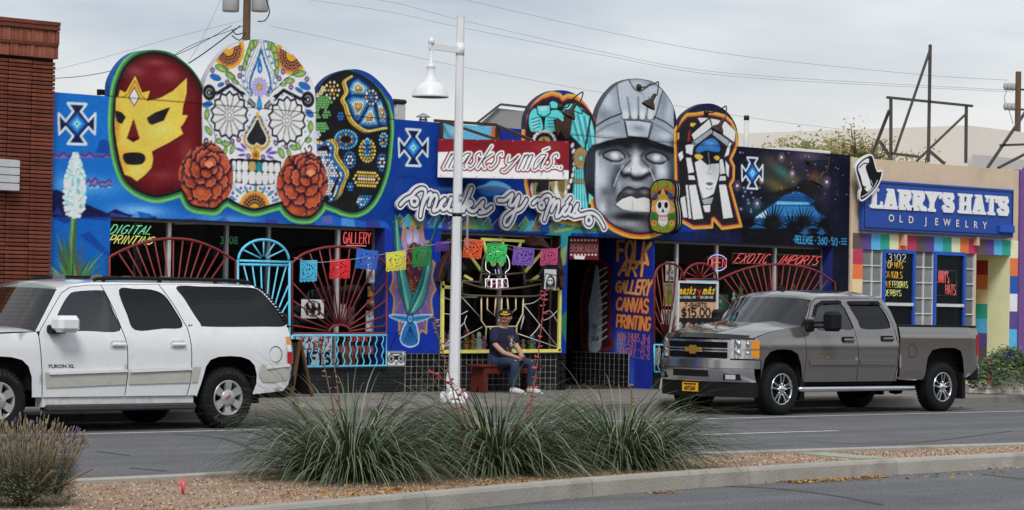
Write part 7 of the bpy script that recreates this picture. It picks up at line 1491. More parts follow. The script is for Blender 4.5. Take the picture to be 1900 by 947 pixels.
# red and white panel, standing out from the wall at an angle
V0 = np.array([WX(812.5,300, FY-.08), FY-.08]); VD = np.array([.735,-.678])
def v_mp(x, y):
    d = _ray(x, y); n = np.array([-VD[1], VD[0]]); t = (V0@n)/(d[..., 0]*n[0]+d[..., 1]*n[1]); return (d[..., 0]*t-V0[0])*VD[0]+(d[..., 1]*t-V0[1])*VD[1], EYE+d[..., 2]*t
def v_at(a, z, d): return np.stack([V0[0]+VD[0]*a+.678*d, V0[1]+VD[1]*a+.735*d, z],-1)
(sa, sb),(szb, szt) = v_mp(np.array([812.5,1055.5]), np.array([296., 298.])), v_mp(np.array([930., 930.]), np.array([331.5,260.]))
a0, a1 = sa[0], sa[1]; z0, z1 = szt[0], szt[1]
SP = Paint(a0-.02, a1+.02, z0-.02, z1+.02,.0075, v_mp, (214,217,222))
def paint_vsign(p):
    R, W, K = (116,24,32),(220,223,228),(24,22,24)
    p.fill([(800,240),(1070,240),(1070,318),(1048,316),(1030,300),(960,296),(920,292),(880,284),(826,282),(800,283)], R); p.blob(1010,275,30,10,(140,60,66),.5); p.blob(900,268,60,8,(96,16,24),.6)
    T = [('masks', [(824,312),(918,312),(936,271),(832,272)]),('y', [(934,309),(950,308),(960,280),(938,280)]),('más', [(962,314),(1024,314),(1036,274),(966,274)])]
    L = [P for t, q in T for P in text_in_quad(t, q, 1.3,.22)]+[[(1026,309.5),(1027,310)],[(1034,310),(1035,310.5)],[(1041,310),(1040,313)]]
    for P in L: p.stroke(catmull(P, 3) if len(P) > 2 else P, 13, R)
    for P in L: p.stroke(catmull(P, 3) if len(P) > 2 else P, 8.2, W)
    for P in L: p.stroke(catmull(P, 3) if len(P) > 2 else P, 1.8, K)
    for k in range(8): p.dot(820+k*33,259.5+k*.6,.9,(200,190,190)); p.dot(818+k*33,326+k*.9,.9,(50,50,52))
    p.stroke([(1003,322),(1008,318),(1004,326)],1,(90,92,98)); p.blob(1045,322,3,8,(80,80,84),.6); p.stroke([(800,329),(1060,334)],3,(150,140,130), False, .6,3)
paint_vsign(SP); vs = empty('hanging_sign', (V0[0]+.8, V0[1]-.8, z0), 'red and white riveted panel sign hung at an angle behind the lamp post', 'sign')
A, B, F = grid_patch(a0, a1, z0, z1,.012,.0105); painted('panel', v_at(A, B, 0*A), F, srgb2alb(SP.sample(A, B)), M_BOARD, vs)
M_RUST = mat('rusty_steel', (.075,.045,.03),.75,.3, var=.35, vs=12, bump=.2)
b = MB(); P = [v_at(np.array(x), np.array(z), d) for x, z, d in ((a0, z0,.012),(a1, z0,.012),(a1, z1,.012),(a0, z1,.012),(a0, z0,.1),(a1, z0,.1),(a1, z1,.1),(a0, z1,.1))]; b.add(P, [(4,5,6,7),(0,1,5,4),(1,2,6,5),(2,3,7,6),(3,0,4,7),(0,3,2,1)]); b.build('casing', M_RUST, vs)
e2 = Vector(v_at(np.array(a1), np.array(z0),.1)); b = MB(); b.add([(e2.x, e2.y, z0),(e2.x+.5, FY-.02, z0),(e2.x+.5, FY-.02, z1),(e2.x, e2.y, z1)],[(0,1,2,3)]); b.build('return_panel', M_RUST, vs)
fr = empty('sign_frame', tuple(PY(821,260, FY-.05)), 'rusty angle iron frame with braces above the red sign panel', 'frame')
yv = FY-.05; T0 = Vector(v_at(np.array(.08), np.array(z1),.05)); T1 = Vector(v_at(np.array(a1*.46), np.array(z1),.05)); T2 = Vector(v_at(np.array(a1*.72), np.array(z1),.05))
for p, q in ((PY(819,262, yv), PY(819,225, yv)),(PY(806,224, FY+.1), PY(921,232, FY+.05)),(PY(820,225, yv), T1),(PY(924,232, yv), PY(924,262, yv)),(PY(924,234, yv), T2),(PY(924,258, yv), T1),(PY(819,260, yv), T0)): b = MB(); b.bar(p, q, .045,.045); b.build('bar', M_RUST, fr)
# white cursive cut-out
def c_mp(x, y): q = onY(x, y, FY-.11); return q[..., 0], q[..., 2]
CP = Paint(WX(725,380, FY-.11), WX(1140,380, FY-.11), WZ(900,432, FY-.11), WZ(800,330, FY-.11),.008, c_mp, (216,217,219))
ring = lambda x, y, rx, ry: [(x+rx*math.cos(t), y+ry*math.sin(t)) for t in np.linspace(0,6.2832,17)]
CUR = [catmull(P, 6) for P in ([(743,380),(752,371),(764,364),(772,355),(782,350),(789,353),(789,362),(784,378),(780,401)],[(783,384),(788,372),(796,361),(800,360),(799,370),(796,381)],[(797,376),(803,365),(808,362),(811,368),(807,382),(804,391),(813,388),(819,376),(826,370)],[(826,370),(819,380),(821,389),(828,387),(834,378),(837,369)],[(837,369),(832,386),(838,391),(848,380),(853,372),(852,382),(856,390),(848,394)],[(852,394),(862,380),(870,362),(875,350)],[(875,350),(868,367),(860,392)],[(865,381),(872,374),(876,378),(871,382),(865,382),(871,390),(880,392),(890,382),(897,375),(893,384),(898,391),(890,395)],[(890,395),(902,393),(912,385)],
    [(925,372),(936,372),(944,366),(951,361),(948,371),(945,380),(952,381),(958,372),(963,364)],[(977,371),(967,386),(951,394),(938,405),(936,416),(942,418),(949,408),(954,396),(963,366)],
    [(989,378),(997,371),(1004,371),(1010,365),(1018,363),(1022,369),(1018,384),(1010,408)],[(1013,396),(1020,380),(1028,370),(1028,378),(1023,392)],[(1024,390),(1032,376),(1037,374),(1036,388),(1032,402),(1040,399),(1046,388),(1053,382)],[(1053,382),(1045,393),(1048,399),(1054,394),(1059,384),(1056,396),(1062,399),(1067,388),(1072,380),(1069,391),(1075,399),(1065,402)],[(1052,377),(1059,368)],[(1068,400),(1080,399),(1090,396),(1100,396),(1109,402),(1116,412),(1121,422)])]+[ring(769,374,6,7), ring(1005,381,4.5,5.5), ring(1092.6,409,5,7)]
for P in CUR: CP.stroke(P, 10.4,(28,30,66))
for P in CUR: CP.stroke(P, 5.6,(224,224,224))
CP.grain(.03)
d = .0115; A, B = field_grid(CP.a0, CP.a1, CP.b0, CP.b1, d); fld = np.full(A.shape, -9.); kk = CP.kb*.98
for P in CUR:
    Q = CP.pts(P); m_ = (A > Q[:, 0].min()-.3) & (A < Q[:, 0].max()+.3); fld[m_] = np.maximum(fld[m_],9.6*kk-path_dist(Q, A[m_], B[m_]))
tag(slab('cursive_sign', fld, CP.a0, CP.b0, d, d, lambda a, b_, t: np.stack([a, np.full_like(a, FY-.11+t), b_],1),.05, M_BOARD, None, CP, (170,170,172)), 'long white cut-out sign of navy outlined script across the blue wall', 'sign')
# gift shop blade sign, square to the wall
GXs = WX(1204,380)-.02
def g_mp(x, y): q = onX(x, y, GXs); return q[..., 1], q[..., 2]
GO_ = cm([(1206,352),(1212,340),(1220,335),(1232,333),(1245,336),(1253,345),(1253,362),(1251,374),(1254,388),(1255,405),(1254,420),(1247,430),(1232,434),(1214,430),(1206,420),(1204.5,405),(1207,390),(1208,374),(1206,364)],3)
gq = np.stack(g_mp(np.array([p[0] for p in GO_]), np.array([p[1] for p in GO_])),1)
GPt = Paint(gq[:, 0].min()-.05, gq[:, 0].max()+.05, gq[:, 1].min()-.05, gq[:, 1].max()+.05,.006, g_mp, (30,26,26))
def paint_gift(p):
    f, st, d_ = p.fill, p.stroke, p.dot; K = (24,22,24); f(GO_, (152,92,46),1,0,-2)
    for k, (ch, x, y) in enumerate((('G', 1210,352),('I', 1223,349),('F', 1229,349),('T', 1240,351),('S', 1210,426),('H', 1221,430),('O', 1233,430),('P', 1243,426))):
        for P in text_in_quad(ch, [(x, y),(x+(3 if ch == 'I' else 8), y+(1 if k > 3 else -.5)),(x+(3 if ch == 'I' else 8), y-13),(x, y-13)],1): st(P, 3.4,(98,150,50))
    f(cm([(1210,366),(1230,352),(1250,364),(1246,371),(1230,362),(1214,372)],3),(40,24,20)); [st([(1212+k*3,368),(1214+k*3,358)],1.4,(40,100,180)) for k in range(3)]; [st([(1240+k*3,358),(1243+k*3,367)],1.4,(40,100,180)) for k in range(3)]
    f(cm([(1206,386),(1212,374),(1222,370),(1230,350),(1239,370),(1250,377),(1253,390),(1244,396),(1216,394)],3),(186,146,92)); f([(1221,361),(1239,362),(1240,369),(1220,368)],(168,140,40)); st(catmull([(1208,384),(1220,374),(1240,375),(1252,386)],4),3,(164,132,44))
    for x, y in ((1213,402),(1247,403),(1216,410),(1244,411)): d_(x, y, 6,(38,110,50),7)
    for x in (1214,1246): d_(x, 414,5,(206,140,50),5); d_(x, 414,1.6,(40,60,120))
    f(cm([(1218,380),(1223,373),(1238,373),(1242,381),(1241,392),(1237,400),(1239,412),(1230,420),(1221,412),(1223,400),(1218,392)],3),(228,228,228),1,0,.5)
    for x in (1224,1236): d_(x, 381,3.6, K, 6)
    f([(1230,386),(1233,394),(1227,394)], K); [st([(1222+k*3.4,401),(1222+k*3.4,410)],1.2,(150,96,40)) for k in range(6)]; st([(1221,401),(1239,401)],1, K); [d_(x, y, .9,(150,30,30)) for x, y in ((1230,377),(1221,392),(1239,392),(1230,417))]
    st(GO_, 2.6, K, True)
paint_gift(GPt); A, B = field_grid(GPt.a0, GPt.a1, GPt.b0, GPt.b1,.009); gs = empty('blade_sign', (GXs, FY-.3, gq[:, 1].min()), 'brown gift shop blade sign with a skull in a straw hat', 'sign')
gf = poly_sdf(gq, A, B)
for k, (t0, th_, g, c) in enumerate(((0,.03,.012,(24,22,24)),(.032,.02,.0,(210,205,195)),(.054,.03,.012,(24,22,24)),(.086,.02,.0,(210,205,195)),(.108,.03,.012,(24,22,24)))):
    slab('sign_face' if k == 0 else 'sign_layer', gf+g, GPt.a0, GPt.b0,.009,.009, lambda a, b_, t: np.stack([np.full_like(a, GXs+t0+t), a, b_],1), th_, M_BOARD, gs, GPt if k == 0 else None, c, c)
for z in (gq[:, 1].min()+.25, gq[:, 1].max()-.25): b = MB(); b.bar((GXs+.07, gq[:, 0].max()-.05, z),(GXs+.07, FY-.001, z),.03); b.build('bracket', M_RUST, gs)
# gooseneck lamps
M_BRONZE = mat('bronze_lamp', (.045,.026,.017),.5,.3, var=.2)
def goose(label, root, mid, tip):
    """pixels: wall boss, top of the bend, lamp; the neck swings out from the wall"""
    p0 = PY(*root, FY-.02); q = PY(*tip, FY-.5); m1 = PY(*mid, FY-.42); o = empty('gooseneck_lamp', tuple(p0), label, 'lamp', 'gooseneck lamps over the mural')
    b = MB(); b.lathe([(.06,0),(.05,-.03),(.02,-.05)],(p0.x, FY-.005, p0.z),12, 'Y'); b.build('wall_boss', M_BRONZE, o)
    pa = [p0, p0+Vector((.05,-.12,.0)), p0.lerp(m1,.55)+Vector((0,0,-.02)), m1+Vector((-.05,0,-.03)), m1+Vector((.03,-.02,.0)), q.lerp(m1,.4)+Vector((.05,0,0)), q+Vector((.02,0,.14))]
    b = MB(); b.tube(catmull(pa, 6),.012,6); b.build('neck', M_BRONZE, o)
    ax = Vector((-.35,.25,-.8)).normalized(); u = ax.orthogonal().normalized(); w = ax.cross(u); b = MB(); V = []; n = 16; st_ = q+Vector((.02,0,.15))
    pr = [(.022,0),(.035,.04),(.038,.12),(.048,.14),(.1,.19),(.135,.26)]
    for r, h in pr: V += [st_+ax*h+u*r*math.cos(2*math.pi*k/n)+w*r*math.sin(2*math.pi*k/n) for k in range(n)]
    b.add(V, [(i*n+k, i*n+(k+1) % n, (i+1)*n+(k+1) % n, (i+1)*n+k) for i in range(len(pr)-1) for k in range(n)], True); b.build('lamp_shade', M_BRONZE, o)
goose('bronze gooseneck lamp hanging over the turquoise jaguar', (1040,199),(1078,172),(1066,208)); goose('bronze gooseneck lamp hanging over the grey stone head', (1186,162),(1218,153),(1214,190)); goose('bronze gooseneck lamp hanging over the white feathered warrior', (1311,209),(1344,198),(1341,236)); goose('dark gooseneck lamp hanging on the starry night wall', (1500,299),(1535,294),(1527,334))
# rusty cut-tin figure in front of the jaguar
rp = [(1029,222),(1036,220),(1044,226),(1049,224),(1047,217),(1052,214),(1056,219),(1062,222),(1060,240),(1056,256),(1050,258),(1044,250),(1040,242),(1036,252),(1032,240)]
q = [tuple(onY(a, b_, FY-.16)[[0,2]]) for a, b_ in rp]; b = MB(); b.prism(q, lambda x, z, d: (x, FY-.16+d, z),0,.03); o = b.build('tin_figure', M_RUST); tag(o, 'rusty cut-tin figure mounted above the red sign panel', 'ornament')

# ================================================================== paper bunting
STR = catmull([(545,478),(580,487),(640,483),(700,474),(760,462),(820,452),(870,446),(900,447),(940,455),(985,462),(1030,462),(1040,455)],6)
YB = FY-.32
tag(MB().tube([tuple(onY(a, b_, YB)) for a, b_ in STR],.004,4).build('bunting_string', mat('twine', (.5,.48,.42),.9)), 'thin string of paper bunting strung across the shop front', 'string')
def bunting(label, x0, x1, y0, y1, col, tilt, seed):
    r = random.Random(seed); p0, p1, p2 = PY(x0, y0, YB), PY(x1, y0+tilt, YB), PY(x0, y1, YB); w, h = p1.x-p0.x, p0.z-p2.z
    d = .008; A, B = field_grid(-.02, w+.02,-h-.06,.02, d); f = np.minimum(np.minimum(A, w-A), np.minimum(-B, B+h+.02*np.abs(np.sin(A*38))))
    def hole(cx, cy, rr, ry=None): 
        nonlocal f; ry = ry or rr; f = np.minimum(f, (np.hypot((A-cx)/rr, (B-cy)/ry)-1)*min(rr, ry))
    cx, cy = w/2,-h*.52
    for s in (-1,1): hole(cx+s*w*.09, cy+h*.08, w*.05, h*.055)
    hole(cx, cy-h*.03, w*.025, h*.03); hole(cx, cy-h*.13, w*.1, h*.018)
    for k in range(15): t = 2*math.pi*k/15; hole(cx+w*.3*math.cos(t), cy+h*.3*math.sin(t), w*.034, h*.05) if k % 5 else None
    for k in range(9): hole(w*(k+.7)/9.4,-h*.93, w*.026, h*.03); hole(w*(k+.7)/9.4,-h*.08, w*.026, h*.02)
    for k in range(22): hole(r.choice([r.uniform(.06,.2), r.uniform(.8,.94)])*w, r.uniform(-.86,-.16)*h, w*r.uniform(.012,.03), h*r.uniform(.015,.04))
    a = math.atan2(p1.z-p0.z, w)
    def place(u, v, t): bend = .05*np.sin(u*7+seed)+.04*(v/h)**2; return np.stack([p0.x+u*math.cos(a)-v*math.sin(a), YB+bend*.6+t, p0.z+u*math.sin(a)+v*math.cos(a)],1)
    o = slab('paper_flag', f, -.02,-h-.06, d, d, place, .002, M_BOARD, None, None, col, col); o.data.materials[0] = mat('tissue_paper', attr=True, rough=.8, var=.12, vs=9); tag(o, label, 'flag', 'cut paper flags on the string')
for k, (c, x0, x1, y0, y1, t, nm) in enumerate((((72,170,214),557,590,484,522,-1, 'light blue cut-paper flag nearest the blue gate'),((200,44,50),614,649,482,516,-1, 'red cut-paper flag in front of the red sunburst'),((44,92,180),664,700,462,496,4, 'dark blue cut-paper flag folded beside the red one'),((226,196,66),716,752,469,503,-4, 'yellow cut-paper flag hanging left of the maize painting'),((38,120,58),763,801,459,495,-4, 'dark green cut-paper flag across the maize painting'),((90,60,140),806,836,449,466,-2, 'purple cut-paper flag half behind the lamp post'),((214,84,50),861,897,442,476,4, 'orange cut-paper flag right of the lamp post'),((56,176,90),905,940,451,484,3, 'bright green cut-paper flag over the neon skull'),((120,84,170),955,990,458,490,3, 'violet cut-paper flag beside the yellow rays'),((226,84,130),1004,1033,462,492,-1, 'pink cut-paper flag above the black shirt'))): bunting(nm, x0, x1, y0, y1, c, t, k)

# ================================================================== small boards, shirts, posters
def flat_board(name, label, cat, q, Y, paintfn, base, th=.02, par=None, grp=None):
    """flat printed thing parallel to the front; q = pixel corners (x0,y0,x1,y1)"""
    x0, x1, z0, z1 = WX(q[0],(q[1]+q[3])/2, Y), WX(q[2],(q[1]+q[3])/2, Y), WZ((q[0]+q[2])/2, q[3], Y), WZ((q[0]+q[2])/2, q[1], Y)
    mp = lambda x, y: (onY(x, y, Y)[..., 0], onY(x, y, Y)[..., 2]); P = Paint(x0, x1, z0, z1,.007, mp, base)
    if paintfn: paintfn(P)
    A, B, F = grid_patch(x0, x1, z0, z1,.011,.0095); n = len(A); V = np.concatenate([np.stack([A, np.full(n, Y), B],1),[(x0, Y+.001, z0),(x1, Y+.001, z0),(x1, Y+.001, z1),(x0, Y+.001, z1),(x0, Y+th, z0),(x1, Y+th, z0),(x1, Y+th, z1),(x0, Y+th, z1)]])
    C = np.concatenate([srgb2alb(P.sample(A, B)), np.tile(srgb2alb(np.array(base)/255.),(8,1))]); fs = F.tolist()+[(n+i, n+(i+1) % 4, n+4+(i+1) % 4, n+4+i) for i in range(4)]+[(n+7, n+6, n+5, n+4)]
    o = painted(name, V, fs, C, M_BOARD, par)
    return tag(o, label, cat, grp) if label else o
def lines(P, L):
    for t, q, w, c in L:
        for R in text_in_quad(t, q, 1.2): P.stroke(R, w, c)
K_ = (28,26,28)
GY_ = FY+.24
flat_board('window_poster', 'white square sticker with the letters NH in an oval', 'poster', (559,556,601,591), GY_, lambda P: (P.stroke(ring(580,573,15,14),1.6, K_), lines(P, [('NH', [(570,583),(592,583),(592,565),(570,565)],4.4, K_),('NORTH', [(573,562),(587,562),(587,559),(573,559)],.8,(60,130,70)),('HILL', [(575,589),(586,589),(586,586),(575,586)],.8,(60,130,70))])),(214,216,216),.004, None, 'posters in the shop windows')
flat_board('window_poster', 'white board lettered local art gallery gifts in the left window', 'poster', (545,623,616,678), GY_, lambda P: lines(P, [('LOCAL ART', [(548,636),(612,636),(612,626),(548,626)],2.4,(120,34,38)),('GALLERY', [(548,648),(606,648),(606,639),(548,639)],2.6,(120,34,38)),('-------', [(546,652),(616,652),(616,650),(546,650)],1.2, K_),('GIFTS', [(556,676),(612,676),(612,655),(556,655)],4.6, K_)]),(206,208,210),.004, None, 'posters in the shop windows')
def tpr(P):
    P.fill([(630,640),(650,630),(660,678),(636,678)],(120,70,40)); P.blob(656,655,8,12,(150,60,40),.8); P.blob(646,664,6,8,(60,90,50),.8); P.blob(662,664,5,3,(190,150,60),.9)
    lines(P, [('T-SHIRT', [(636,633),(690,633),(690,624),(636,624)],2.6,(190,70,60)),('PRINTING', [(626,657),(702,656),(702,643),(626,645)],3.2,(210,190,180)),('PRINTING', [(626,657),(702,656),(702,643),(626,645)],2,(160,40,40))])
flat_board('window_poster', 'dark panel lettered T-shirt printing behind the wavy bars', 'poster', (624,622,706,679), GY_, tpr, (30,26,26),.004, None, 'posters in the shop windows')
for k, (q, c, c2) in enumerate(((( 680,475,703,526),(196,198,198),(60,60,64)),((682,532,702,552),(60,50,40),(190,130,50)),((680,556,700,572),(70,30,28),(180,150,90)),((679,577,703,616),(210,212,212),(70,80,90)),((628,564,643,599),(190,186,176),(120,130,140)),((646,570,658,602),(60,64,62),(130,110,80)))):
    def pf(P, q=q, c2=c2, k=k):
        r = random.Random(k)
        for _ in range(12): P.blob(r.uniform(q[0], q[2]), r.uniform(q[1], q[3]),4,5, r.choice([c2,(40,40,44),(150,120,90), c2]),.8)
        P.stroke([(q[0]+1, q[1]+1),(q[2]-1, q[1]+1),(q[2]-1, q[3]-1),(q[0]+1, q[3]-1)],1,(60,60,60), True)
    flat_board('window_poster', ['tall white poster at the top right of the sunburst window', 'small dark and gold poster second from the top beside the jamb', 'small dark red poster third from the top beside the jamb', 'white bordered poster lowest beside the jamb', 'pale flyer left of the mullion inside the sunburst', 'narrow dark flyer right of the pale one inside the sunburst'][k], 'poster', q, GY_, pf, c, .004, None, 'posters in the shop windows')
for k, (q, c, lb) in enumerate((((1235,486,1251,522),(206,206,200), 'framed green and cream print high behind the narrow red grille'),((1231,525,1249,568),(120,140,50), 'lime green print behind the narrow red grille'),((1227,575,1247,602),(180,182,182), 'grey print low behind the narrow red grille'),((1331,546,1351,590),(40,84,62), 'dark green poster beside the price board'),((1216,646,1226,680),(170,70,60), 'red and blue road shield sticker beside the pickup'))):
    def pf(P, q=q, k=k):
        r = random.Random(k+30)
        for _ in range(14): P.blob(r.uniform(q[0], q[2]), r.uniform(q[1], q[3]),3,4, r.choice([(30,90,70),(200,160,70),(40,40,44),(170,170,170),(50,70,130)]),.75)
        P.stroke([(q[0]+1, q[1]+1),(q[2]-1, q[1]+1),(q[2]-1, q[3]-1),(q[0]+1, q[3]-1)],1.4,(200,200,196) if k != 3 else (30,30,30), True)
    flat_board('window_poster', lb, 'poster', q, GY_, pf, c, .004, None, 'posters in the shop windows')
def boom(P):
    for x in (726,744): P.dot(x, 666,6.6, K_, 8.4); P.dot(x, 666,5.2,(206,208,210),6.8); [P.stroke([(x, 666),(x+5*math.cos(a),666+6.6*math.sin(a))],1.3, K_) for a in np.linspace(0,6.28,9)]; P.dot(x, 666,1.8, K_, 2.4)
    P.stroke([(719,653),(751,653),(751,679),(719,679)],1.2, K_, True); P.fill([(732,660),(739,660),(739,668),(732,668)], K_); P.stroke([(724,656),(746,656)],1.6, K_); P.fill([(733,671),(738,671),(738,677),(733,677)],(120,120,124))
flat_board('painted_panel', 'black and white panel of a portable stereo beside the tiles', 'panel', (718,652,752,680), FY-.03, boom, (214,216,218),.025)
flat_board('welcome_sign', 'red studded sign in the entrance recess', 'sign', (1057,441,1111,482), FY+.12, lambda P: ([P.dot(1060+k*6.5,446 if j == 0 else 473,2,(200,196,190)) for k in range(8) for j in range(2)], lines(P, [('BIENVENIDOS!', [(1058,467),(1110,468),(1110,453),(1058,452)],1.6,(90,30,30)),('BIENVENIDOS!', [(1059,467),(1109,468),(1109,454),(1059,453)],.8,(170,160,150))]), P.fill([(1064,474),(1086,475),(1084,482),(1066,481)],(206,206,206))),(92,24,28),.02)
# price board on an A-frame
afs = empty('sidewalk_board', tuple(PY(1256,690, FY-.7)), 'framed black and tan price board reading T-shirts $15.00', 'sandwich board')
def price(P):
    P.fill([(1250,520),(1335,520),(1335,561),(1250,561)],(24,22,24)); P.fill([(1250,590),(1335,590),(1335,602),(1250,602)],(30,20,24)); P.fill([(1250,602),(1335,602),(1335,760),(1250,760)],(40,36,44))
    for t, q, c in (('masks', [(1259,546),(1290,546),(1290,533),(1259,533)],(226,170,50)),('y', [(1294,547),(1299,547),(1299,534),(1294,534)],(190,40,44)),('más', [(1304,546),(1325,546),(1325,533),(1304,533)],(226,180,60))):
        for R in text_in_quad(t, q, 1.3,.2): P.stroke(R, 2.2, c)
    lines(P, [('3106 CENTRAL AVE', [(1258,554),(1291,554),(1291,550),(1258,550)],.9,(200,200,200)),('505-250-1182', [(1299,554),(1323,554),(1323,550),(1299,550)],.9,(200,200,200)),('T-SHIRTS', [(1271,571),(1311,571),(1311,563),(1271,563)],2, K_),('$15.00', [(1265,588),(1318,588),(1318,573),(1265,573)],3.6, K_)])
    r = random.Random(3)
    for _ in range(60): P.blob(r.uniform(1257,1328), r.uniform(600,612),3,2.5, r.choice([(190,60,60),(60,110,190),(220,180,80),(210,210,210),(60,130,80)]),.85)
flat_board('poster_face', None, None, (1257,526,1328,720), FY-.72, price, (176,142,108),.01, afs)
b = MB(); x0, x1 = WX(1255.5,600, FY-.72), WX(1329.5,600, FY-.72); zt = WZ(1292,524, FY-.72)
for q in ((x0-.01, x0+.03, ZG, zt+.02),(x1-.03, x1+.01, ZG, zt+.02),(x0+.03, x1-.03, zt-.02, zt+.02),(x0+.03, x1-.03, ZG+.12, ZG+.16)): b.box(q[0], q[1], FY-.75, FY-.71, q[2], q[3])
b.build('frame', M_ALU, afs); b = MB(); [b.bar((x, FY-.73, zt),(x, FY-.33, ZG),.03) for x in (x0+.02, x1-.02)]; b.build('back_leg', M_ALU, afs)
# wooden A-frame behind the white vehicle, seen from its end
wa = empty('sandwich_board', tuple(PY(556,735, FY-1.1)), 'brown wooden A-frame board standing behind the white vehicle', 'sandwich board'); M_WOOD = mat('brown_board_wood', (.12,.06,.03),.7, var=.3, vs=10)
ap = PY(557,632, FY-1.1); f1 = PY(541,735, FY-1.1); f2 = PY(579,732, FY-1.1); dv = Vector((0,.62,0))
for q, n_ in ((f1, 'board_leaf'),(f2, 'board_leaf')):
    b = MB(); b.add([ap, ap+dv, Vector((q.x, q.y, ZG+.03))+dv, Vector((q.x, q.y, ZG+.03))],[(0,1,2,3)]); lf = b.build(n_, mat('dark_chalkboard', (.02,.018,.016),.7), wa); b = MB(); [b.bar(u, v, .045,.03) for u, v in ((ap, Vector((q.x, q.y, ZG))),(ap+dv, Vector((q.x, q.y, ZG))+dv),(ap, ap+dv),(Vector((q.x, q.y, ZG+.12)), Vector((q.x, q.y, ZG+.12))+dv))]; b.build('board_rail', M_WOOD, lf)
# black shirts hung either side of the window
def shirt(label, cx, cy, s, Y, card):
    P = [(-14,-20),(-6,-24),(6,-23),(14,-20),(24,-6),(16,0),(13,-4),(13,22),(-14,22),(-13,-4),(-17,1),(-24,-6)]; q = [tuple(onY(cx+a*s, cy+b_*s, Y)[[0,2]]) for a, b_ in P]
    b = MB(); b.prism(q, lambda x, z, d: (x, Y+d+.02*math.sin(x*20), z),0,.03); o = b.build('hanging_shirt', mat('black_cotton', (.012,.012,.014),.9, var=.2)); tag(o, label, 'shirt', 'black shirts hung at the middle window')
    if card: flat_board('shirt_print', None, None, (cx-13, cy-15, cx+9, cy+22), Y-.03, card, (196,196,196),.004, o)
def death(P): P.stroke([(1012,508),(1034,512),(1030,544),(1008,540)],1.4, K_, True); P.fill(cm([(1014,520),(1021,511),(1029,518),(1029,534),(1021,541),(1013,536)],3),(40,38,40)); P.dot(1021,522,5,(220,220,220),7); P.dot(1019,521,1.4, K_, 2); P.dot(1023.5,521,1.4, K_, 2); P.stroke([(1018,527),(1024,527)],1, K_); P.blob(1018,536,4,4,(170,170,170),.8); P.blob(1025,535,3,4,(150,150,150),.8)
shirt('black T-shirt with a white skull card print hung right of the window', 1023,515,1.0, YB-.02, death); shirt('plain black T-shirt hung behind the lamp post', 845,503,.9, YB-.02, None)
for k, (lb, P) in enumerate((('carved dark red hand at the top right of the middle window', [(979,443),(986,438),(997,442),(1006,441),(1012,446),(1018,452),(1022,460),(1012,459),(1000,455),(990,456),(980,454)]),('carved dark red arm at the left of the middle window', [(826,478),(834,466),(836,452),(832,448),(838,443),(842,452),(841,470),(836,488),(828,506),(820,520),(812,522),(816,505)]),('carved dark red arm beside the black skull shirt', [(1033,462),(1040,470),(1046,490),(1048,520),(1040,535),(1036,512),(1036,490),(1030,474)]))):
    q = [tuple(onY(a, b_, FY-.12)[[0,2]]) for a, b_ in catmull(P, 3, True)]; b = MB(); b.prism(q, lambda x, z, d: (x, FY-.12+d+.03*math.sin(9*x+7*z), z),0,.08); tag(b.build('carved_arm', mat('dark_red_carving', (.06,.018,.015),.6, var=.4, vs=14)), lb, 'carving', 'carvings round the middle window')
# shop-window goods, small and dim behind the glass
rg = random.Random(12)
GC = ['red', 'gold', 'white', 'pink', 'silver', 'turquoise', 'brown', 'black and white', 'orange', 'green']
GCC = {'red': (.35,.03,.03), 'gold': (.45,.3,.08), 'white': (.6,.6,.58), 'pink': (.55,.12,.28), 'silver': (.4,.4,.42), 'turquoise': (.1,.35,.36), 'brown': (.18,.1,.06), 'black and white': (.25,.25,.25), 'orange': (.5,.2,.04), 'green': (.08,.25,.08)}
GC2 = ['scarlet', 'golden', 'ivory', 'magenta', 'steel grey', 'aqua', 'chestnut', 'checkered', 'tangerine', 'leaf green', 'crimson', 'amber', 'cream', 'rose pink', 'pewter', 'teal', 'tan', 'coal black', 'copper', 'lime', 'violet', 'lemon', 'navy', 'peach', 'olive', 'sky blue']
for i_, c_ in enumerate(GC2): GCC[c_] = tuple(min(.6, v*(1+.25*((i_*7) % 5-2)/2)) for v in (list(GCC[GC[i_ % 10]]) if i_ < 20 else [(.2,.08,.4),(.6,.5,.1),(.03,.05,.2),(.6,.35,.2),(.2,.2,.06),(.2,.4,.6)][i_-20]))
def figurine(x, y, z, h, c, where):
    o = empty('figurine', (x, y, z), 'small %s figurine %s' % (c, where), 'figurine', 'figurines standing in the shop windows'); m = mat('figurine_'+c, GCC[c],.5, var=.35, vs=25, rnd=.3)
    b = MB(); w = h*rg.uniform(.2,.34); b.lathe([(w, 0),(w*.9, h*.1),(w*.6, h*.3),(w*.8, h*.5),(w*.35, h*.66)],(x, y, z),10); b.build('body', m, o); b = MB(); b.ball((x, y, z+h*.8),(w*.55, w*.5, h*.2),8,6); b.build('head', m, o)
    if rg.random() < .6: b = MB(); a = rg.uniform(.3,.8); b.bar((x-w*1.3, y, z+h*(.4+a*.3)),(x+w*1.3, y, z+h*.55), w*.3); b.build('arms', m, o)
shelf = empty('display_shelf', (W2[0]+.1, FY+.55, ZS2), 'low display shelf of figurines inside the middle window', 'shelf'); b = MB(); b.box(W2[0]+.05, W2[1]-.05, FY+.3, FY+.8, ZS2-.1, ZS2+.03); b.build('shelf_board', M_WOOD, shelf)
for k in range(26):
    c = GC2[k]; t = (k+.5)/26; figurine(W2[0]+.12+(W2[1]-W2[0]-.25)*t, FY+rg.uniform(.36,.6), ZS2+.03, rg.uniform(.14,.36), c, 'low in the middle window')
for k in range(9): c = GC[(k*3) % 10]; figurine(WX(280+k*17,520, FY+.5), FY+.5,1.55, rg.uniform(.18,.34), c, 'on the shelf behind the left sunburst')
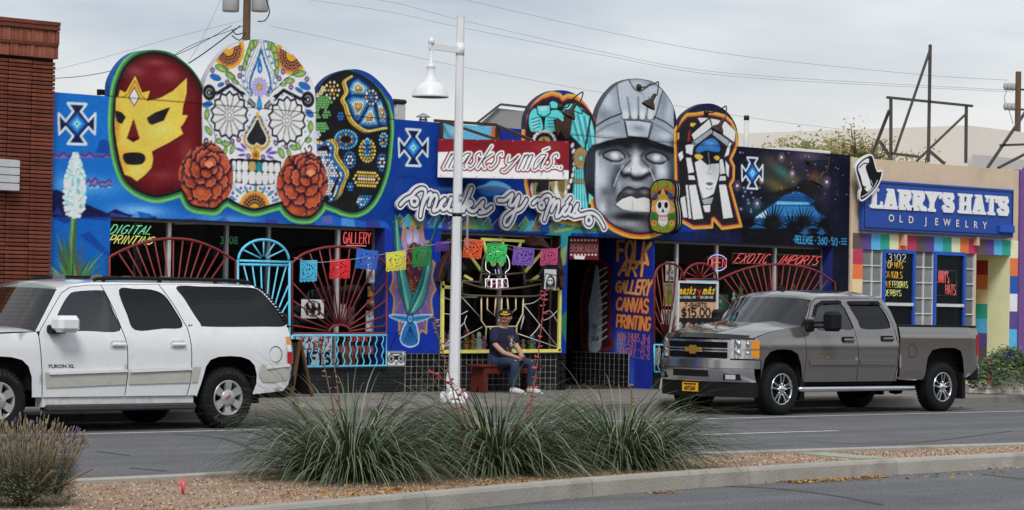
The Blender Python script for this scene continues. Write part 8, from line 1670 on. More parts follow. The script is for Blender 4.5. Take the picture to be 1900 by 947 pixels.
b = MB(); b.box(WX(262,520, FY+.5), WX(440,520, FY+.5), FY+.38, FY+.7,1.5,1.55); tag(b.build('display_shelf', M_WOOD), 'wooden display shelf behind the left sunburst grille', 'shelf')
for k in range(10): c = GC[(k*7+2) % 10]; figurine(WX(1360+k*17,520, FY+.6), FY+rg.uniform(.5,.7),1.62+rg.uniform(0,.35), rg.uniform(.2,.36), c, 'behind the right sunburst')
b = MB(); b.box(WX(1345,520, FY+.6), WX(1530,520, FY+.6), FY+.42, FY+.78,1.55,1.6); tag(b.build('display_shelf', M_WOOD), 'wooden display shelf behind the right sunburst grille', 'shelf')
hn = empty('house_number', tuple(PY(408,453, FY+.25)), 'dark green house number 3108 on the glass left of the gate', 'house number')
for k, ch in enumerate('3108'): p = PY(408+k*8.4,453, FY+.25); text_mesh('numeral', ch, .17, lambda a, b_, d: (p.x+a, FY+.25, p.z+b_), mat('green_numeral', (.03,.2,.06),.5), hn, bold=.004)
# ================================================================== planting on the median
def blades(b, cx, cy, z0, n, Lr, rnd, cols, wr=(.0045,.0085), er=(15,88), az=None, spread=.1, droop=(.6,1.9)):
    for _ in range(n):
        a = rnd.uniform(0,6.283) if az is None else rnd.gauss(*az); e = R_(rnd.uniform(*er)); L = rnd.uniform(*Lr)*(.75+.25*math.sin(e)); dr = rnd.uniform(*droop); w = rnd.uniform(*wr); r0 = rnd.uniform(0, spread)
        p = Vector((cx+r0*math.cos(a), cy+r0*math.sin(a), z0)); ns = 8; rt = Vector((-math.sin(a), math.cos(a),0)); V = []; c = rnd.choice(cols); k = rnd.uniform(.8,1.2); tw = rnd.uniform(-.4,.4)
        for i in range(ns+1):
            t = i/ns; el = e-dr*t**1.6; d = Vector((math.cos(a)*math.cos(el), math.sin(a)*math.cos(el), math.sin(el))); a += tw*.06
            if i: p = p+d*L/ns
            if p.z < z0+.01: p.z = z0+.01
            up = rt.cross(d); ww = w*(1-.85*t**2); V += [p-rt*ww, p+up*ww*.5, p+rt*ww]
        b.cur = tuple(v*k for v in c); b.add(V, [q for i in range(ns) for q in ((3*i, 3*i+1,3*i+4,3*i+3),(3*i+1,3*i+2,3*i+5,3*i+4))])
M_LEAF = mat('leaf_surface', attr=True, rough=.5, var=.12, vs=30, spec=.4); M_STALK = mat('dry_stalk', (.2,.12,.07),.8, var=.3, vs=20)
YC = [(.12,.16,.08),(.095,.135,.065),(.18,.22,.13),(.06,.09,.042),(.27,.3,.2),(.085,.12,.07)]
def stalk(o, pts, cols, nfl, red):
    b = MB(); P = catmull([tuple(p) for p in pts],6); b.tube(P, list(np.linspace(.008,.004, len(P))),5); s = b.build('flower_stalk', M_STALK if not red else mat('pink_stalk', (.25,.1,.09),.7), o); r = random.Random(nfl); b = MB()
    for k in range(nfl):
        q = Vector(P[int(len(P)*(.35+.64*k/nfl))]); a = r.random()*6.28; d = Vector((math.cos(a), math.sin(a), r.uniform(-.1,.6))).normalized(); b.cur = r.choice(cols); L = r.uniform(.025,.05); b.tube([q, q+d*L*.5, q+d*L],[.003,.009,.005],5)
    f = b.build('blossoms', mat('blossom', attr=True, rough=.6, var=.15), s); f['kind'] = 'stuff'
RD, DRY = [(.5,.04,.05),(.6,.1,.09),(.4,.03,.06)],[(.25,.16,.09),(.2,.1,.06),(.35,.2,.14)]
def yucca(lb, px, py, n, Lr, seed, stalks):
    r = random.Random(seed); p = PZ(px, py, .1); o = empty('red_yucca', tuple(p), lb, 'plant', 'grassy clumps on the median'); b = MB(); blades(b, p.x, p.y, .1, int(n*.95), Lr, r, YC, er=(14,74), droop=(.6,1.9), spread=.34); blades(b, p.x, p.y, .1, int(n*.8),(.9,1.45), r, YC, er=(25,68), droop=(1.1,2.1), spread=.42); blades(b, p.x, p.y, .1,50,(.6,1.1), r, [(.2,.15,.09),(.3,.24,.15),(.15,.11,.06)], er=(5,50), droop=(.8,2), spread=.3); f = b.build('leaf_blades', M_LEAF, o); f['kind'] = 'stuff'
    for P, c, nf, rd in stalks: stalk(o, [tuple(p+Vector((0,0,.15)))]+[tuple(PY(x, y, p.y+dy)) for x, y, dy in P], c, nf, rd)
yucca('left grassy clump with two thin dry stalks on the median', 650,889,560,(.95,1.4),1,[([(620,760,.05),(604,690,.1),(590,630,.1)], DRY, 16,0),([(632,760,0),(622,690,.05),(612,640,.1)], DRY, 14,0)])
yucca('middle grassy clump with red flower spikes on the median', 918,877,560,(.9,1.45),2,[([(860,790,-.05),(832,690,0),(812,620,.05),(806,590,.05)], DRY, 34,0),([(870,790,0),(845,725,0),(815,700,0),(796,690,0)], RD, 26,1),([(965,800,0),(990,720,0),(1004,610,0),(1011,542,0)], RD, 54,1),([(890,800,-.1),(872,770,-.15),(858,720,-.1)], RD, 7,1),([(880,850,-.3),(860,822,-.35),(846,800,-.35)], RD, 10,1)])
yucca('right grassy clump nearest the pickup on the median', 1150,867,540,(.85,1.35),3,[([(1165,790,0),(1172,740,0),(1168,712,0)], DRY, 10,0)])
def sprig(lb, px, py, h, seed, n=34, sp=.06, sz=.022, grp='bright green weeds among the clumps'):
    r = random.Random(seed); p = PZ(px, py, .1); o = empty('leafy_weed', tuple(p), lb, 'plant', grp); b = MB(); st_ = [p+Vector((r.uniform(-sp, sp)*t, r.uniform(-sp, sp)*t*.6, h*t)) for t in np.linspace(0,1,6)]; b.tube(st_, .004,5); b.build('stem', mat('green_stem', (.08,.14,.04),.7), o); b = MB()
    for k in range(n):
        t = r.uniform(.1,1); q = Vector(st_[int(t*5)]); a = r.random()*6.28; d = Vector((math.cos(a), math.sin(a), r.uniform(-.2,.7))); q = q+d*r.uniform(.01, sp+.02); s = sz*r.uniform(.7,1.3); u = Vector((-d.y, d.x, .3)).normalized(); b.cur = r.choice([(.12,.24,.03),(.2,.33,.05),(.07,.16,.02)]); b.add([q, q+d*s+u*s*.6, q+d*s*2.2, q+d*s-u*s*.6],[(0,1,2,3)])
    f = b.build('leaves', M_LEAF, o); f['kind'] = 'stuff'
sprig('bright green leafy sprig rising left of the grassy clumps', 545,872,.68,4,40); sprig('thin leafy sprig rising between the middle and right clumps', 1045,862,.75,5,36); sprig('low green leafy weed at the foot of the right clump', 1180,868,.3,6,90,.3,.026); sprig('low green leafy weed inside the left clump', 560,880,.3,7,60,.2,.024); sprig('tall leafy sprig with yellow green tips by the right clump', 1215,858,.42,8,60,.2,.026)
def lavender():
    r = random.Random(9); p = PZ(40,938,.1); o = empty('lavender_bush', tuple(p), 'lavender bush with dry flower spikes at the lower left corner', 'plant'); b = MB(); s = MB()
    for _ in range(3800):
        a = r.random()*6.283; rr = .4*math.sqrt(r.random()); x, y = p.x+rr*math.cos(a), p.y+rr*math.sin(a)*.8; z = .11+r.uniform(0,.46)*(1-(rr/.62)**2); b.cur = r.choice([(.12,.15,.09),(.17,.2,.13),(.07,.1,.05),(.13,.1,.06),(.09,.12,.06)]); d = Vector((math.cos(a)*rr*1.6+r.gauss(0,.3), math.sin(a)*rr*1.6+r.gauss(0,.3),1)).normalized(); q = Vector((x, y, z)); L = r.uniform(.04,.09); u = d.orthogonal().normalized()*.005
        for k in range(4):
            e = d.orthogonal(); e.rotate(Matrix.Rotation(k*1.57+a, 3, d)); t = q+d*L*k/4; v = (e.normalized()+d*.8).normalized()*.03; b.add([t-u, t+u, t+v],[(0,1,2)])
    for _ in range(430):
        a = r.random()*6.283; rr = .3*math.sqrt(r.random()); q = Vector((p.x+rr*math.cos(a), p.y+rr*math.sin(a)*.8,.18)); d = Vector((math.cos(a)*rr*1.5+r.gauss(0,.1), math.sin(a)*rr*1.3+r.gauss(0,.1),1)).normalized(); L = r.uniform(.4,.6)*(1-.3*rr/.36); t = q+d*L; s.cur = r.choice([(.2,.16,.1),(.26,.2,.13),(.14,.13,.08)]); s.tube([q, q+d*L*.6+Vector((0,0,.01)), t],.0018,3)
        c = r.choice([(.24,.19,.12),(.32,.26,.17),(.15,.12,.08),(.2,.17,.1),(.12,.1,.07)]) if r.random() > .05 else (.1,.06,.28); s.cur = c; s.tube([t, t+d*.02, t+d*.04, t+d*.05],[.003,.0055,.0045,.002],5)
    f = b.build('foliage', M_LEAF, o); f['kind'] = 'stuff'; f = s.build('flower_spikes', M_LEAF, o); f['kind'] = 'stuff'
    b = MB(); [b.tube([p+Vector((r.gauss(0,.05), r.gauss(0,.05),0)), p+Vector((r.gauss(0,.2), r.gauss(0,.2),.28))],.008,5) for _ in range(14)]; b.build('woody_stems', M_STALK, o)
lavender()
p = PZ(340,918,.1); o = empty('survey_whisker', tuple(p), 'neon pink survey marker whisker stuck in the median soil', 'marker'); b = MB()
for k in range(16): t = random.uniform(-1,1); b.tube([p+Vector((t*.008,0,0)), p+Vector((t*.035, random.uniform(-.02,.02),.12+random.uniform(-.03,.02)))],.0028,4)
b.build('bristles', mat('neon_pink_plastic', (.85,.12,.2),.5), o)
q = [PZ(*c, .112) for c in ((1482,841),(1530,839.5),(1655,849.5),(1592,850.5))]; b = MB(); b.add(q+[v-Vector((0,0,.03)) for v in q],[(0,1,2,3),(0,4,5,1),(1,5,6,2),(2,6,7,3),(3,7,4,0)]); tag(b.build('utility_cover', mat('grey_green_cover', alb((128,136,120)),.7, var=.15)), 'flat grey green utility box lid set in the median soil', 'cover')

# ================================================================== beyond the shops
def at(px, py, depth): return Vector(np.array([0,0, EYE])+_ray(px, py)*depth)
wh = empty('warehouse', (0,0,0), 'large pale beige windowless building behind the shops on the right', 'building'); L_, C_, R2 = at(1340,246.8,86), at(1797,233,80), at(1925,249,83.3); zt = C_.z
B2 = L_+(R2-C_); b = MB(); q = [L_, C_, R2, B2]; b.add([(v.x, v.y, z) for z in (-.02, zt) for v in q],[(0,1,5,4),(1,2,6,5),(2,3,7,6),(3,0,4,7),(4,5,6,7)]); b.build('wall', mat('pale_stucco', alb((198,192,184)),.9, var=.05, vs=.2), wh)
b = MB(); zz = at(1840,287,79.5).z; a, c = C_.lerp(R2,.02), R2; n = Vector((-.6,-.78,0)); b.add([(v.x, v.y, z) for z in (-.02, zz) for v in (C_+n*.5, C_+n*.5+(R2-C_)*1.1, C_+(R2-C_)*1.1)],[(0,1,4,3),(3,4,5)]); b.build('shaded_band', mat('shade_stucco', alb((168,166,162)),.9, var=.05), wh)  # darker stucco copy paints the shaded lower band of the wall
gb = empty('metal_shed', (0,0,0), 'grey metal roofed gable showing above the parapet beside the jaguar', 'building'); D = 58; P = [at(886,233, D), at(923,201, D), at(985,208, D), at(985,300, D), at(886,300, D)]; dv = Vector((8,8,0)); b = MB(); b.add(P+[v+dv for v in P],[(0,1,2,3,4),(1,0,5,6),(2,1,6,7)]); b.build('wall', mat('grey_metal', alb((120,122,124)),.6,.2, var=.15, vs=.6), gb)
b = MB(); b.bar(P[0]+Vector((-.1,-.1,.05)), P[1]+Vector((0,-.1,.08)),.05); b.bar(P[1]+Vector((0,-.1,.08)), P[2]+Vector((.1,-.1,.08)),.05); b.build('roof_edge', mat('dark_metal_edge', (.08,.08,.08),.5,.5), gb)
def roof_thing(name, lb, cat, m, fn): b = MB(); fn(b); return tag(b.build(name, m), lb, cat)
p = PY(785,232, FY+1.2); k = .0095
roof_thing('roof_vent', 'small galvanised roof vent with a conical cap', 'vent', mat('galvanised', (.35,.36,.37),.45,.6, var=.15), lambda b: (b.lathe([(.075,-.2),(.075,.1)], p, 14), b.lathe([(.13,.13),(.125,.14),(.02,.2)], p, 14),[b.bar(p+Vector((.06*c, .06*s_, .1)), p+Vector((.06*c, .06*s_, .14)),.02) for c, s_ in ((1,0),(-1,0),(0,1),(0,-1))]))
p2 = PY(743,240, FY+.9); roof_thing('cooler_duct', 'weathered white roof duct with a dark lid behind the bead mask', 'duct', mat('weathered_white', (.5,.5,.49),.8, var=.2, dirt=((.1,.09,.08),.7,4)), lambda b: b.cbox(p2.x-.09, p2.x+.12, p2.y, p2.y+.3, p2.z-.3, p2.z+.42,.02)); roof_thing('duct_lid', 'dark curved lid lying on the white roof duct', 'lid', M_BLACK, lambda b: b.cbox(p2.x-.16, p2.x+.13, p2.y-.03, p2.y+.35, p2.z+.422, p2.z+.5,.03))
p3 = PY(1384,290, FY+2.2); roof_thing('vent_pipe', 'tall white vent pipe with a black top right of the warrior mask', 'pipe', mat('white_pipe', (.6,.6,.58),.5), lambda b: b.tube([(p3.x, p3.y, p3.z-.4),(p3.x, p3.y, WZ(1388,224, FY+2.2))],.05,10)); roof_thing('pipe_cap', 'black end of the tall white vent pipe', 'cap', M_BLACK, lambda b: b.tube([(p3.x, p3.y, WZ(1388,223.5, FY+2.2)),(p3.x, p3.y, WZ(1388,215, FY+2.2))],.055,10))
p4 = PY(1500,290, FY+1.6); roof_thing('roof_hatch', 'low white roof hatch above the night sky wall', 'hatch', mat('white_hatch', (.6,.6,.6),.6), lambda b: b.cbox(WX(1456,285, FY+1.6), WX(1542,285, FY+1.6), FY+1.6, FY+2.4, p4.z-.2, WZ(1500,277, FY+1.6),.02))
roof_thing('roof_bracket', 'small dark bracket on the parapet left of the wrestling mask', 'bracket', M_BLACK, lambda b: (b.bar(PY(182,171, FY+.2), PY(206,173, FY+.2),.06,.08), b.bar(PY(184,177, FY+.2), PY(184,166, FY+.2),.05)))
def frame(lb, bars, Y, w=.05):
    o = empty('roof_sign_frame', tuple(PY(*bars[0][0], Y)), lb, 'frame', 'bare steel sign frames on the roofs')
    for a, c, *d in bars: b = MB(); d = d[0] if d else 0; b.bar(PY(*a, Y), PY(*c, Y+d), w); b.build('bar', mat('weathered_steel', (.1,.095,.09),.6,.5, var=.3, vs=6), o)
frame('bare steel sign frame with a tall mast on the hat shop roof', [((1646,181),(1804,197)),((1653,184),(1653,300)),((1793,196),(1792,303)),((1726,83),(1722.5,301)),((1726,92),(1660,285),.6),((1650,205),(1617,290),.7),((1792,212),(1700,300),.7),((1632,262),(1652,292),.2),((1652,285),(1704,291)),((1722,278),(1752,304),.3)], FY+1.2)
frame('second bare steel sign frame at the far right roof edge', [((1915,190),(1832,312)),((1856,270),(1910,268)),((1910,282),(1852,312)),((1910,300),(1893,325))], FY+1.4)
# utility poles and lines
M_POLE = mat('creosote_wood', (.1,.06,.035),.9, var=.3, vs=4); M_WIRE = mat('grey_cable', (.32,.32,.33),.6, var=0); M_WIREB = mat('black_cable', (.02,.02,.02),.6, var=0); M_CAN = mat('grey_transformer', (.38,.39,.4),.45,.2)
D1 = 92; pa, pb = at(459,-40, D1), at(457,80, D1); o = empty('utility_pole', (pb.x, pb.y, -.02), 'wooden utility pole with two transformer cans behind the sugar skull', 'utility pole')
b = MB(); b.tube([(pb.x, pb.y, -.02),(pb.x, pb.y, pa.z)],[.17,.13],10); b.build('pole', M_POLE, o)
for px in (428,482): q = at(px, 22, D1); b = MB(); b.lathe([(.28,0),(.3,.04),(.3,.9),(.2,1.0),(.05,1.02)], q, 16); t = b.build('transformer', M_CAN, o); b = MB(); b.bar(q+Vector((0,0,.5)),(pb.x, pb.y, q.z+.5),.1); b.build('bracket', M_IRON, t)
for pts in ([(430,55),(438,64),(450,62)],[(478,40),(492,38),(500,22),(494,0)],[(430,66),(445,75),(456,60)]): b = MB(); b.tube([at(x, y, D1-.4) for x, y in catmull(pts, 4)],.02,4); b.build('jumper_wire', M_WIREB, o)
D2 = 165; pa, pb = at(1889.5,133, D2), at(1888,250, D2); o = empty('utility_pole', (pb.x, pb.y, -.02), 'distant wooden utility pole with insulators at the right edge', 'utility pole'); b = MB(); b.tube([(pb.x, pb.y, -.02),(pb.x, pb.y, pa.z)],[.22,.18],8); b.build('pole', M_POLE, o)
for y in (165,202):
    b = MB(); b.bar(at(1866, y, D2), at(1925, y+3, D2),.12); ca = b.build('crossarm', M_POLE, o); b = MB(); [b.ball(at(1866+k*7, y-4+k*.3, D2),(.16,.16,.26),8,5) for k in range(3)]; b.build('insulators', M_CAN, ca)
b = MB(); b.tube([at(x, y, D2) for x, y in catmull([(1868,168),(1864,185),(1872,205),(1880,230)],4)],.03,4); b.build('jumper_wire', M_WIRE, o)
WR = [('pale power line highest over the masks', [(855,-2),(1120,58),(1360,102),(1700,138),(1870,149)],110,.008,0),('upper of two close power lines crossing the sky', [(600,-8),(720,3),(850,36),(1120,97),(1360,137),(1880,168)],110,.008,0),('lower of two close power lines crossing the sky', [(560,-2),(720,22),(850,50),(1120,103),(1360,142),(1880,171)],110,.008,0),('thin line sloping past the lamp shade', [(500,48),(720,95),(860,125),(1120,173),(1380,217),(1560,240)],100,.007,0),
      ('black cable sagging into the left mask', [(80,147),(150,142),(215,130),(330,101),(430,48)],80,.01,1),('thin grey line rising over the brick building', [(80,135),(200,105),(330,68),(450,38)],80,.006,0),('thick black cable beside the pole wires', [(350,118),(380,98),(415,72),(446,48)],80,.018,1),('thin line rising steeply to the top edge', [(338,130),(370,82),(412,-5)],80,.006,0),('black cable running from the pole to the left', [(320,104),(360,82),(430,56),(452,48)],80,.009,1)]
for lb, P, dp, r, blk_ in WR: tag(MB().tube([at(x, y, dp) for x, y in catmull(P, 6)], r, 4).build('power_line', M_WIREB if blk_ else M_WIRE), lb, 'cable', 'overhead cables')
# trees turning yellow behind the parapets
def tree(lb, px, depth, top, wid, n, seed):
    r = random.Random(seed); base = at(px, 500, depth); base.z = 0; zt = at(px, top, depth).z; o = empty('locust_tree', (base.x, base.y, -.02), lb, 'tree', 'yellowing trees behind the shops'); b = MB(); b.tube([(base.x, base.y, -.02),(base.x+.1, base.y, zt*.5)],[.16,.09],7); tips = []
    for k in range(30):
        a = r.random()*6.28; h0 = zt*r.uniform(.4,.55); rr = wid*r.uniform(.15,1); e = Vector((base.x+rr*math.cos(a), base.y+rr*math.sin(a), zt*r.uniform(.84,1.0)-(rr/wid)**2*.35)); m_ = Vector((base.x+.1, base.y, h0)).lerp(e, .55)+Vector((0,0,.15)); b.tube(catmull([(base.x+.1, base.y, h0), tuple(m_), tuple(e)],4), list(np.linspace(.045,.008,9)),5); tips.append((Vector((base.x+.1, base.y, h0)), m_, e))
    b.build('trunk', M_POLE, o); L = MB(); cs = [(.2,.19,.03),(.3,.2,.03),(.13,.16,.04),(.08,.12,.03),(.36,.24,.05),(.1,.14,.03)]
    for k in range(n):
        p0, m_, e = r.choice(tips); t = r.uniform(.8,1.04); q = m_.lerp(e, (t-.5)*2)+Vector((r.gauss(0,.16), r.gauss(0,.16), r.gauss(0,.12))); s = r.uniform(.035,.075); d = Vector((r.gauss(0,1), r.gauss(0,1), r.uniform(-1.2,.2))).normalized(); u = d.orthogonal().normalized()*s*.5; L.cur = r.choice(cs); L.add([q-u, q+d*s*.8-u*.6, q+d*s*2.2, q+d*s*.8+u*1.2],[(0,1,2,3)])
    f = L.build('crown', M_LEAF, o); f['kind'] = 'stuff'
for k, (lb, px, tp, wd) in enumerate((('sparse yellowing tree just right of the white vent pipe', 1432,266,1.2),('yellowing tree behind the roof hatch on the night wall', 1492,256,1.2),('tallest yellowing tree behind the top hat', 1592,224,.7),('leafy yellow green tree left of the top hat', 1552,252,1.3),('thin yellowing tree behind the steel mast', 1690,262,1.0))): tree(lb, px, 60+k*1.5, tp, wd, [2000,2200,1300,2400,500][k], k+40)
# the far side of the street, seen only in the panes and the paint
for k in range(15):
    x = -30+k*13; hh = [5.5,4.6,6.2,5,4.8,6,5.2,4.5][k % 8]; o = empty('opposite_shop', (x, -18,-.02)); b = MB(); b.box(x, x+11.5,-28,-18,-.02, hh); b.box(x-.05, x+11.55,-18.2,-17.95, hh, hh+.2); b.build('wall', mat('opposite_wall_%d' % (k % 3),[(.22,.17,.13),(.12,.11,.1),(.28,.25,.2)][k % 3],.9), o)
    for i in range(3): b = MB(); b.box(x+.8+i*3.6, x+3.8+i*3.6,-17.99,-17.9,.6,3); b.build('window', M_BLACK, o)
    tag(o, 'plain shop across the street behind the camera', 'building', 'shops across the street', 'structure')
# ================================================================== bench, man, planter
bn = empty('bench', tuple(PY(925,725, FY-.55)), 'low dark red wooden bench under the middle window', 'bench'); M_BEN = mat('dark_red_bench', alb((84,32,22)),.6, var=.25, vs=8)
bx0, bx1, by0, by1, bz = WX(880,700, FY-.45), WX(985,700, FY-.45), FY-.66, FY-.3, ZG+.46
for k in range(2): b = MB(); b.cbox(bx0-.06, bx1+.06, by0+k*.185, by0+k*.185+.175, bz-.04, bz, .008); b.build('seat_plank', M_BEN, bn)
b = MB(); b.cbox(bx0+.1, bx1-.1, by0+.02, by0+.05, bz-.15, bz-.042,.006); b.build('apron', M_BEN, bn)
for x in (bx0+.05, bx1-.1):
    b = MB(); y0, y1 = by0+.03, by1-.03; b.add([(x+dx, y, z) for dx in (0,.05) for y, z in ((y0, bz-.042),(y1, bz-.042),(y1+.03, ZG),((y0+y1)/2+.05, ZG),((y0+y1)/2, ZG+.12),((y0+y1)/2-.05, ZG),(y0-.03, ZG))],[tuple(range(7)), tuple(reversed(range(7,14)))]+[(i, i+7,(i+1) % 7+7,(i+1) % 7) for i in range(7)]); b.build('leg', M_BEN, bn)
def skin(name, V, E, R, m, parent, sub=2, rootv=0):
    me = bpy.data.meshes.new(name); me.from_pydata(V, E, []); o = link_mesh(name, me, m, parent, (0,0,0)); o.modifiers.new('skin', 'SKIN')
    for i, r in enumerate(R): d = me.skin_vertices[0].data[i]; d.radius = r if hasattr(r, '__len__') else (r, r); d.use_root = i == rootv
    sb = o.modifiers.new('sub', 'SUBSURF'); sb.levels = sub; sb.render_levels = sub; o.modifiers['skin'].use_smooth_shade = True; return o
def man():
    root = empty('person', (WX(927,690, FY-.5)+.02, FY-.52, ZG), 'person in a navy printed T-shirt, jeans and yellow-brimmed cap sitting hands clasped', 'person', local=True, rz=R_(8)); root.scale = (1.1,1.04,.965)
    MS = mat('skin', (.5,.28,.2),.55, var=.12, vs=20); MN = mat('navy_cotton', (.018,.02,.05),.9, var=.2, vs=10, bump=.3, bs=18); MJ = mat('blue_denim', (.025,.043,.082),.9, var=.25, vs=9, bump=.3, bs=25); MW = mat('white_trainer', (.6,.6,.6),.6, var=.15); MK = mat('black_cap', (.012,.012,.014),.8); MY = mat('yellow_brim', (.75,.42,.02),.6)
    V = [(0,0,.52),(0,.03,.74),(0,.0,.98),(0,-.03,1.12),(0,-.05,1.19),(-.015,-.085,1.27),(-.02,-.085,1.345)]; E = [(i, i+1) for i in range(6)]; Rr = [.13,.13,.12,.07,.062,(.1,.098),(.095,.1)]
    for s in (-1,1):
        n = len(V); V += [(s*.18,-.01,1.06),(s*.245,-.07,.82),(s*.2,-.22,.68),(s*.07,-.36,.615),(s*.03,-.405,.59)]; Rr += [.062,.05,.044,(.03,.036),(.026,.034)]; E += [(2, n)]+[(n+i, n+i+1) for i in range(4)]
        n = len(V); V += [(s*.1,-.04,.51),(s*.2,-.46,.54),(s*.2,-.43,.3),(s*.2,-.42,.09),(s*.21,-.5,.05)]; Rr += [.09,.06,.05,.04,.035]; E += [(0, n)]+[(n+i, n+i+1) for i in range(4)]
    skin('body', V, E, Rr, MS, root)
    HR = Matrix.Rotation(R_(-55),4, 'Z'); HC = Vector((-.018,-.083,0))
    def turn(b): b.v = [tuple(HR @ (Vector(v)-HC)+HC) for v in b.v]; return b
    b = MB(); fc = MB()
    for s in (-1,1):
        for k in range(4): y = -.40-.012*k; z = .575+.02*k; b.tube(catmull([(s*.035, y+.01, z),(-s*.005, y-.02, z-.002),(-s*.035, y-.005, z-.012),(-s*.042, y+.02, z-.016)],3),[.0095]*9+[.007],6)
        b.tube(catmull([(s*.045,-.385,.64),(s*.02,-.42,.655),(-s*.008,-.43,.648)],3),[.011]*6+[.008],6); fc.ball((s*.088-.018,-.08,1.285),(.014,.026,.036),8,6)
    b.build('hands', MS, root); b = fc; b.ball((-.03,-.178,1.275),(.02,.026,.022),8,6); b.ball((-.022,-.168,1.30),(.013,.02,.03),8,6); b.ball((-.03,-.15,1.22),(.045,.03,.022),10,6); b.ball((-.055,-.15,1.262),(.024,.02,.02),8,6); b.ball((.02,-.155,1.262),(.024,.02,.02),8,6); turn(b).build('face', MS, root)['kind'] = 'stuff'
    b = MB(); [b.ball((x, -.168,1.307),(.008,.007,.0035),8,5) for x in (-.05,.01)]; b.ball((-.02,-.178,1.237),(.022,.008,.005),8,5); b.ball((-.05,-.166,1.322),(.016,.007,.003),8,5); b.ball((.012,-.166,1.322),(.016,.007,.003),8,5); turn(b).build('eyes_and_mouth', mat('dark_feature', (.03,.018,.015),.6), root)
    b = MB(); b.ball((-.018,-.065,1.33),(.094,.098,.06),12,6); b.build('hair', mat('grey_hair', (.16,.14,.12),.9), root)
    b = MB(); b.ball((-.02,-.082,1.352),(.107,.115,.08),14,8); cp = b.build('cap', MK, root); b = MB(); n = 12; P = [(-.018+.08*math.cos(t),-.16-.075*math.sin(t),1.345-.02*math.sin(t)) for t in np.linspace(0, math.pi, n)]; b.add(P+[(x, y, z+.012) for x, y, z in P],[tuple(range(n)), tuple(reversed(range(n, 2*n)))]+[(i, i+n, i+n+1, i+1) for i in range(n-1)]); turn(b).build('cap_brim', MY, cp); b = MB(); b.bar((-.055,-.186,1.375),(.02,-.19,1.378),.012,.025); turn(b).build('cap_badge', MY, cp)
    V = [(0,.0,.50),(0,.03,.66),(0,.02,.84),(0,0,1.0),(0,-.035,1.105)]; E = [(i, i+1) for i in range(4)]; Rr = [(.2,.17),(.205,.175),(.2,.165),(.175,.13),(.085,.075)]
    for s in (-1,1): n = len(V); V += [(s*.19,-.01,1.045),(s*.235,-.05,.92),(s*.25,-.075,.83)]; Rr += [.085,.085,.085]; E += [(3, n),(n, n+1),(n+1, n+2)]
    sh = skin('shirt', V, E, Rr, MN, root)
    b = MB(); r = random.Random(6)
    for k in range(46):                                            # printed deer and type on the chest
        x, z = r.gauss(0,.05), r.uniform(.68,.98); y = -.205+.03*max(0,(z-.86)/.12)+.25*x*x-(.0 if z > .8 else -.0)-.012; b.cur = r.choice([(.32,.2,.12),(.5,.42,.34),(.6,.58,.52),(.22,.12,.07)]); s = r.uniform(.008,.02); b.add([(x-s, y, z-s),(x+s, y, z-s*.5),(x+s*.6, y, z+s),(x-s*.8, y, z+s*.7)],[(0,1,2,3)])
    f = b.build('shirt_print', mat('print_ink', attr=True, rough=.8, var=0), sh); f['kind'] = 'stuff'
    V = [(0,.02,.50)]; E = []; Rr = [(.18,.16)]
    for s in (-1,1): n = len(V); V += [(s*.12,-.06,.505),(s*.17,-.28,.525),(s*.2,-.46,.525),(s*.2,-.455,.4),(s*.2,-.43,.22),(s*.205,-.43,.09)]; Rr += [.115,.1,.085,.08,.072,.07]; E += [(0, n)]+[(n+i, n+i+1) for i in range(5)]
    skin('jeans', V, E, Rr, MJ, root)
    for s in (-1,1):
        b = MB(); x = s*.205; prof = [(-.40,.045,.1),(-.46,.05,.1),(-.54,.052,.085),(-.62,.05,.06),(-.66,.03,.045)]; Vv = []
        for y, w, h in prof: Vv += [(x-w, y, .0),(x-w, y, h*.6),(x-w*.5, y, h),(x+w*.5, y, h),(x+w, y, h*.6),(x+w, y, .0)]
        b.add(Vv, [(i*6+k, i*6+(k+1) % 6, i*6+6+(k+1) % 6, i*6+6+k) for i in range(4) for k in range(6)]+[(0,1,2,3,4,5),(29,28,27,26,25,24)], True); b.build('shoe', MW, root)
man()
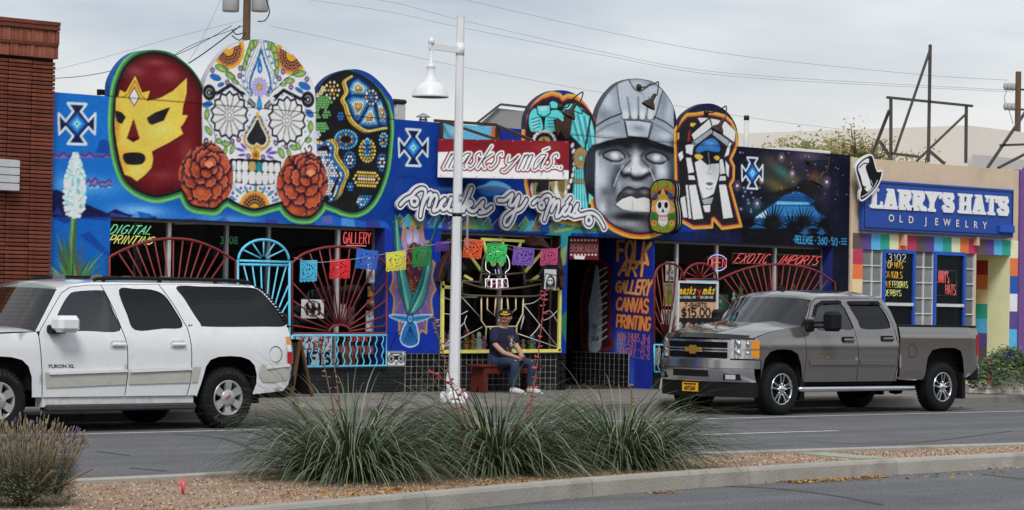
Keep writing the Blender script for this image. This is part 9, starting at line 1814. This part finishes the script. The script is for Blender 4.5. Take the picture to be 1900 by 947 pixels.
def planter():
    p = PZ(1868,731, ZG); o = empty('planter', tuple(p), 'pale concrete planter tub at the kerb by the hat shop door', 'planter'); m = mat('pale_planter', alb((196,190,178)),.85, var=.15, vs=5, dirt=((.15,.14,.1),.5,4)); b = MB(); b.lathe([(.36,0),(.36,.07),(.3,.09),(.27,.12),(.33,.4),(.37,.44),(.37,.48),(.32,.48),(.3,.42)], p, 12, smooth=False); b.build('tub', m, o); b = MB(); b.lathe([(.31,.43),(.02,.45)], p, 12); b.build('soil', M_DIRT, o)
    b = MB(); b.cbox(p.x-.75, p.x-.36, p.y-.15, p.y+.3, ZG, ZG+.09,.02); b.build('foot_slab', m, o)
    r = random.Random(17); f = empty('petunias', tuple(p+Vector((0,0,.45))), 'trailing leafy petunias with purple flowers spilling over the planter', 'plant'); b = MB()
    for _ in range(5200):
        a = r.random()*6.283; rr = .62*r.random()**.5*(1.25 if math.cos(a) < 0 else .8); z = .72-.6*(rr/.85)**1.6+r.gauss(0,.08); z = max(.03, z); q = p+Vector((rr*math.cos(a)*1.1, rr*math.sin(a)*.75, z)); d = Vector((r.gauss(0,1), r.gauss(0,1), r.gauss(.3,.6))).normalized(); s = r.uniform(.018,.036); u = d.orthogonal().normalized()*s; b.cur = r.choice([(.05,.09,.025),(.08,.13,.04),(.035,.065,.02),(.11,.16,.05)]); b.add([q, q+d*s+u*.7, q+d*s*2.2, q+d*s-u*.7],[(0,1,2,3)])
    g = b.build('leaves', M_LEAF, f); g['kind'] = 'stuff'; b = MB()
    for _ in range(60):
        a = r.random()*6.283; rr = .6*r.random()**.5; q = p+Vector((rr*math.cos(a)*1.1, rr*math.sin(a)*.75,   .76-.5*(rr/.7)**1.6+.04)); b.cur = r.choice([(.1,.03,.3),(.16,.05,.4),(.4,.03,.15),(.08,.03,.22)]); n = 6; s = r.uniform(.022,.036); d = Vector((r.gauss(-.2,.5),-1, r.gauss(.3,.5))).normalized(); u = d.orthogonal().normalized(); w = d.cross(u); b.add([q-d*s*.6]+[q+(u*math.cos(k*6.283/n)+w*math.sin(k*6.283/n))*s for k in range(n)],[(0,1+k, 1+(k+1) % n) for k in range(n)])
    g = b.build('blossoms', mat('blossom', attr=True, rough=.6, var=.15), f); g['kind'] = 'stuff'
planter()
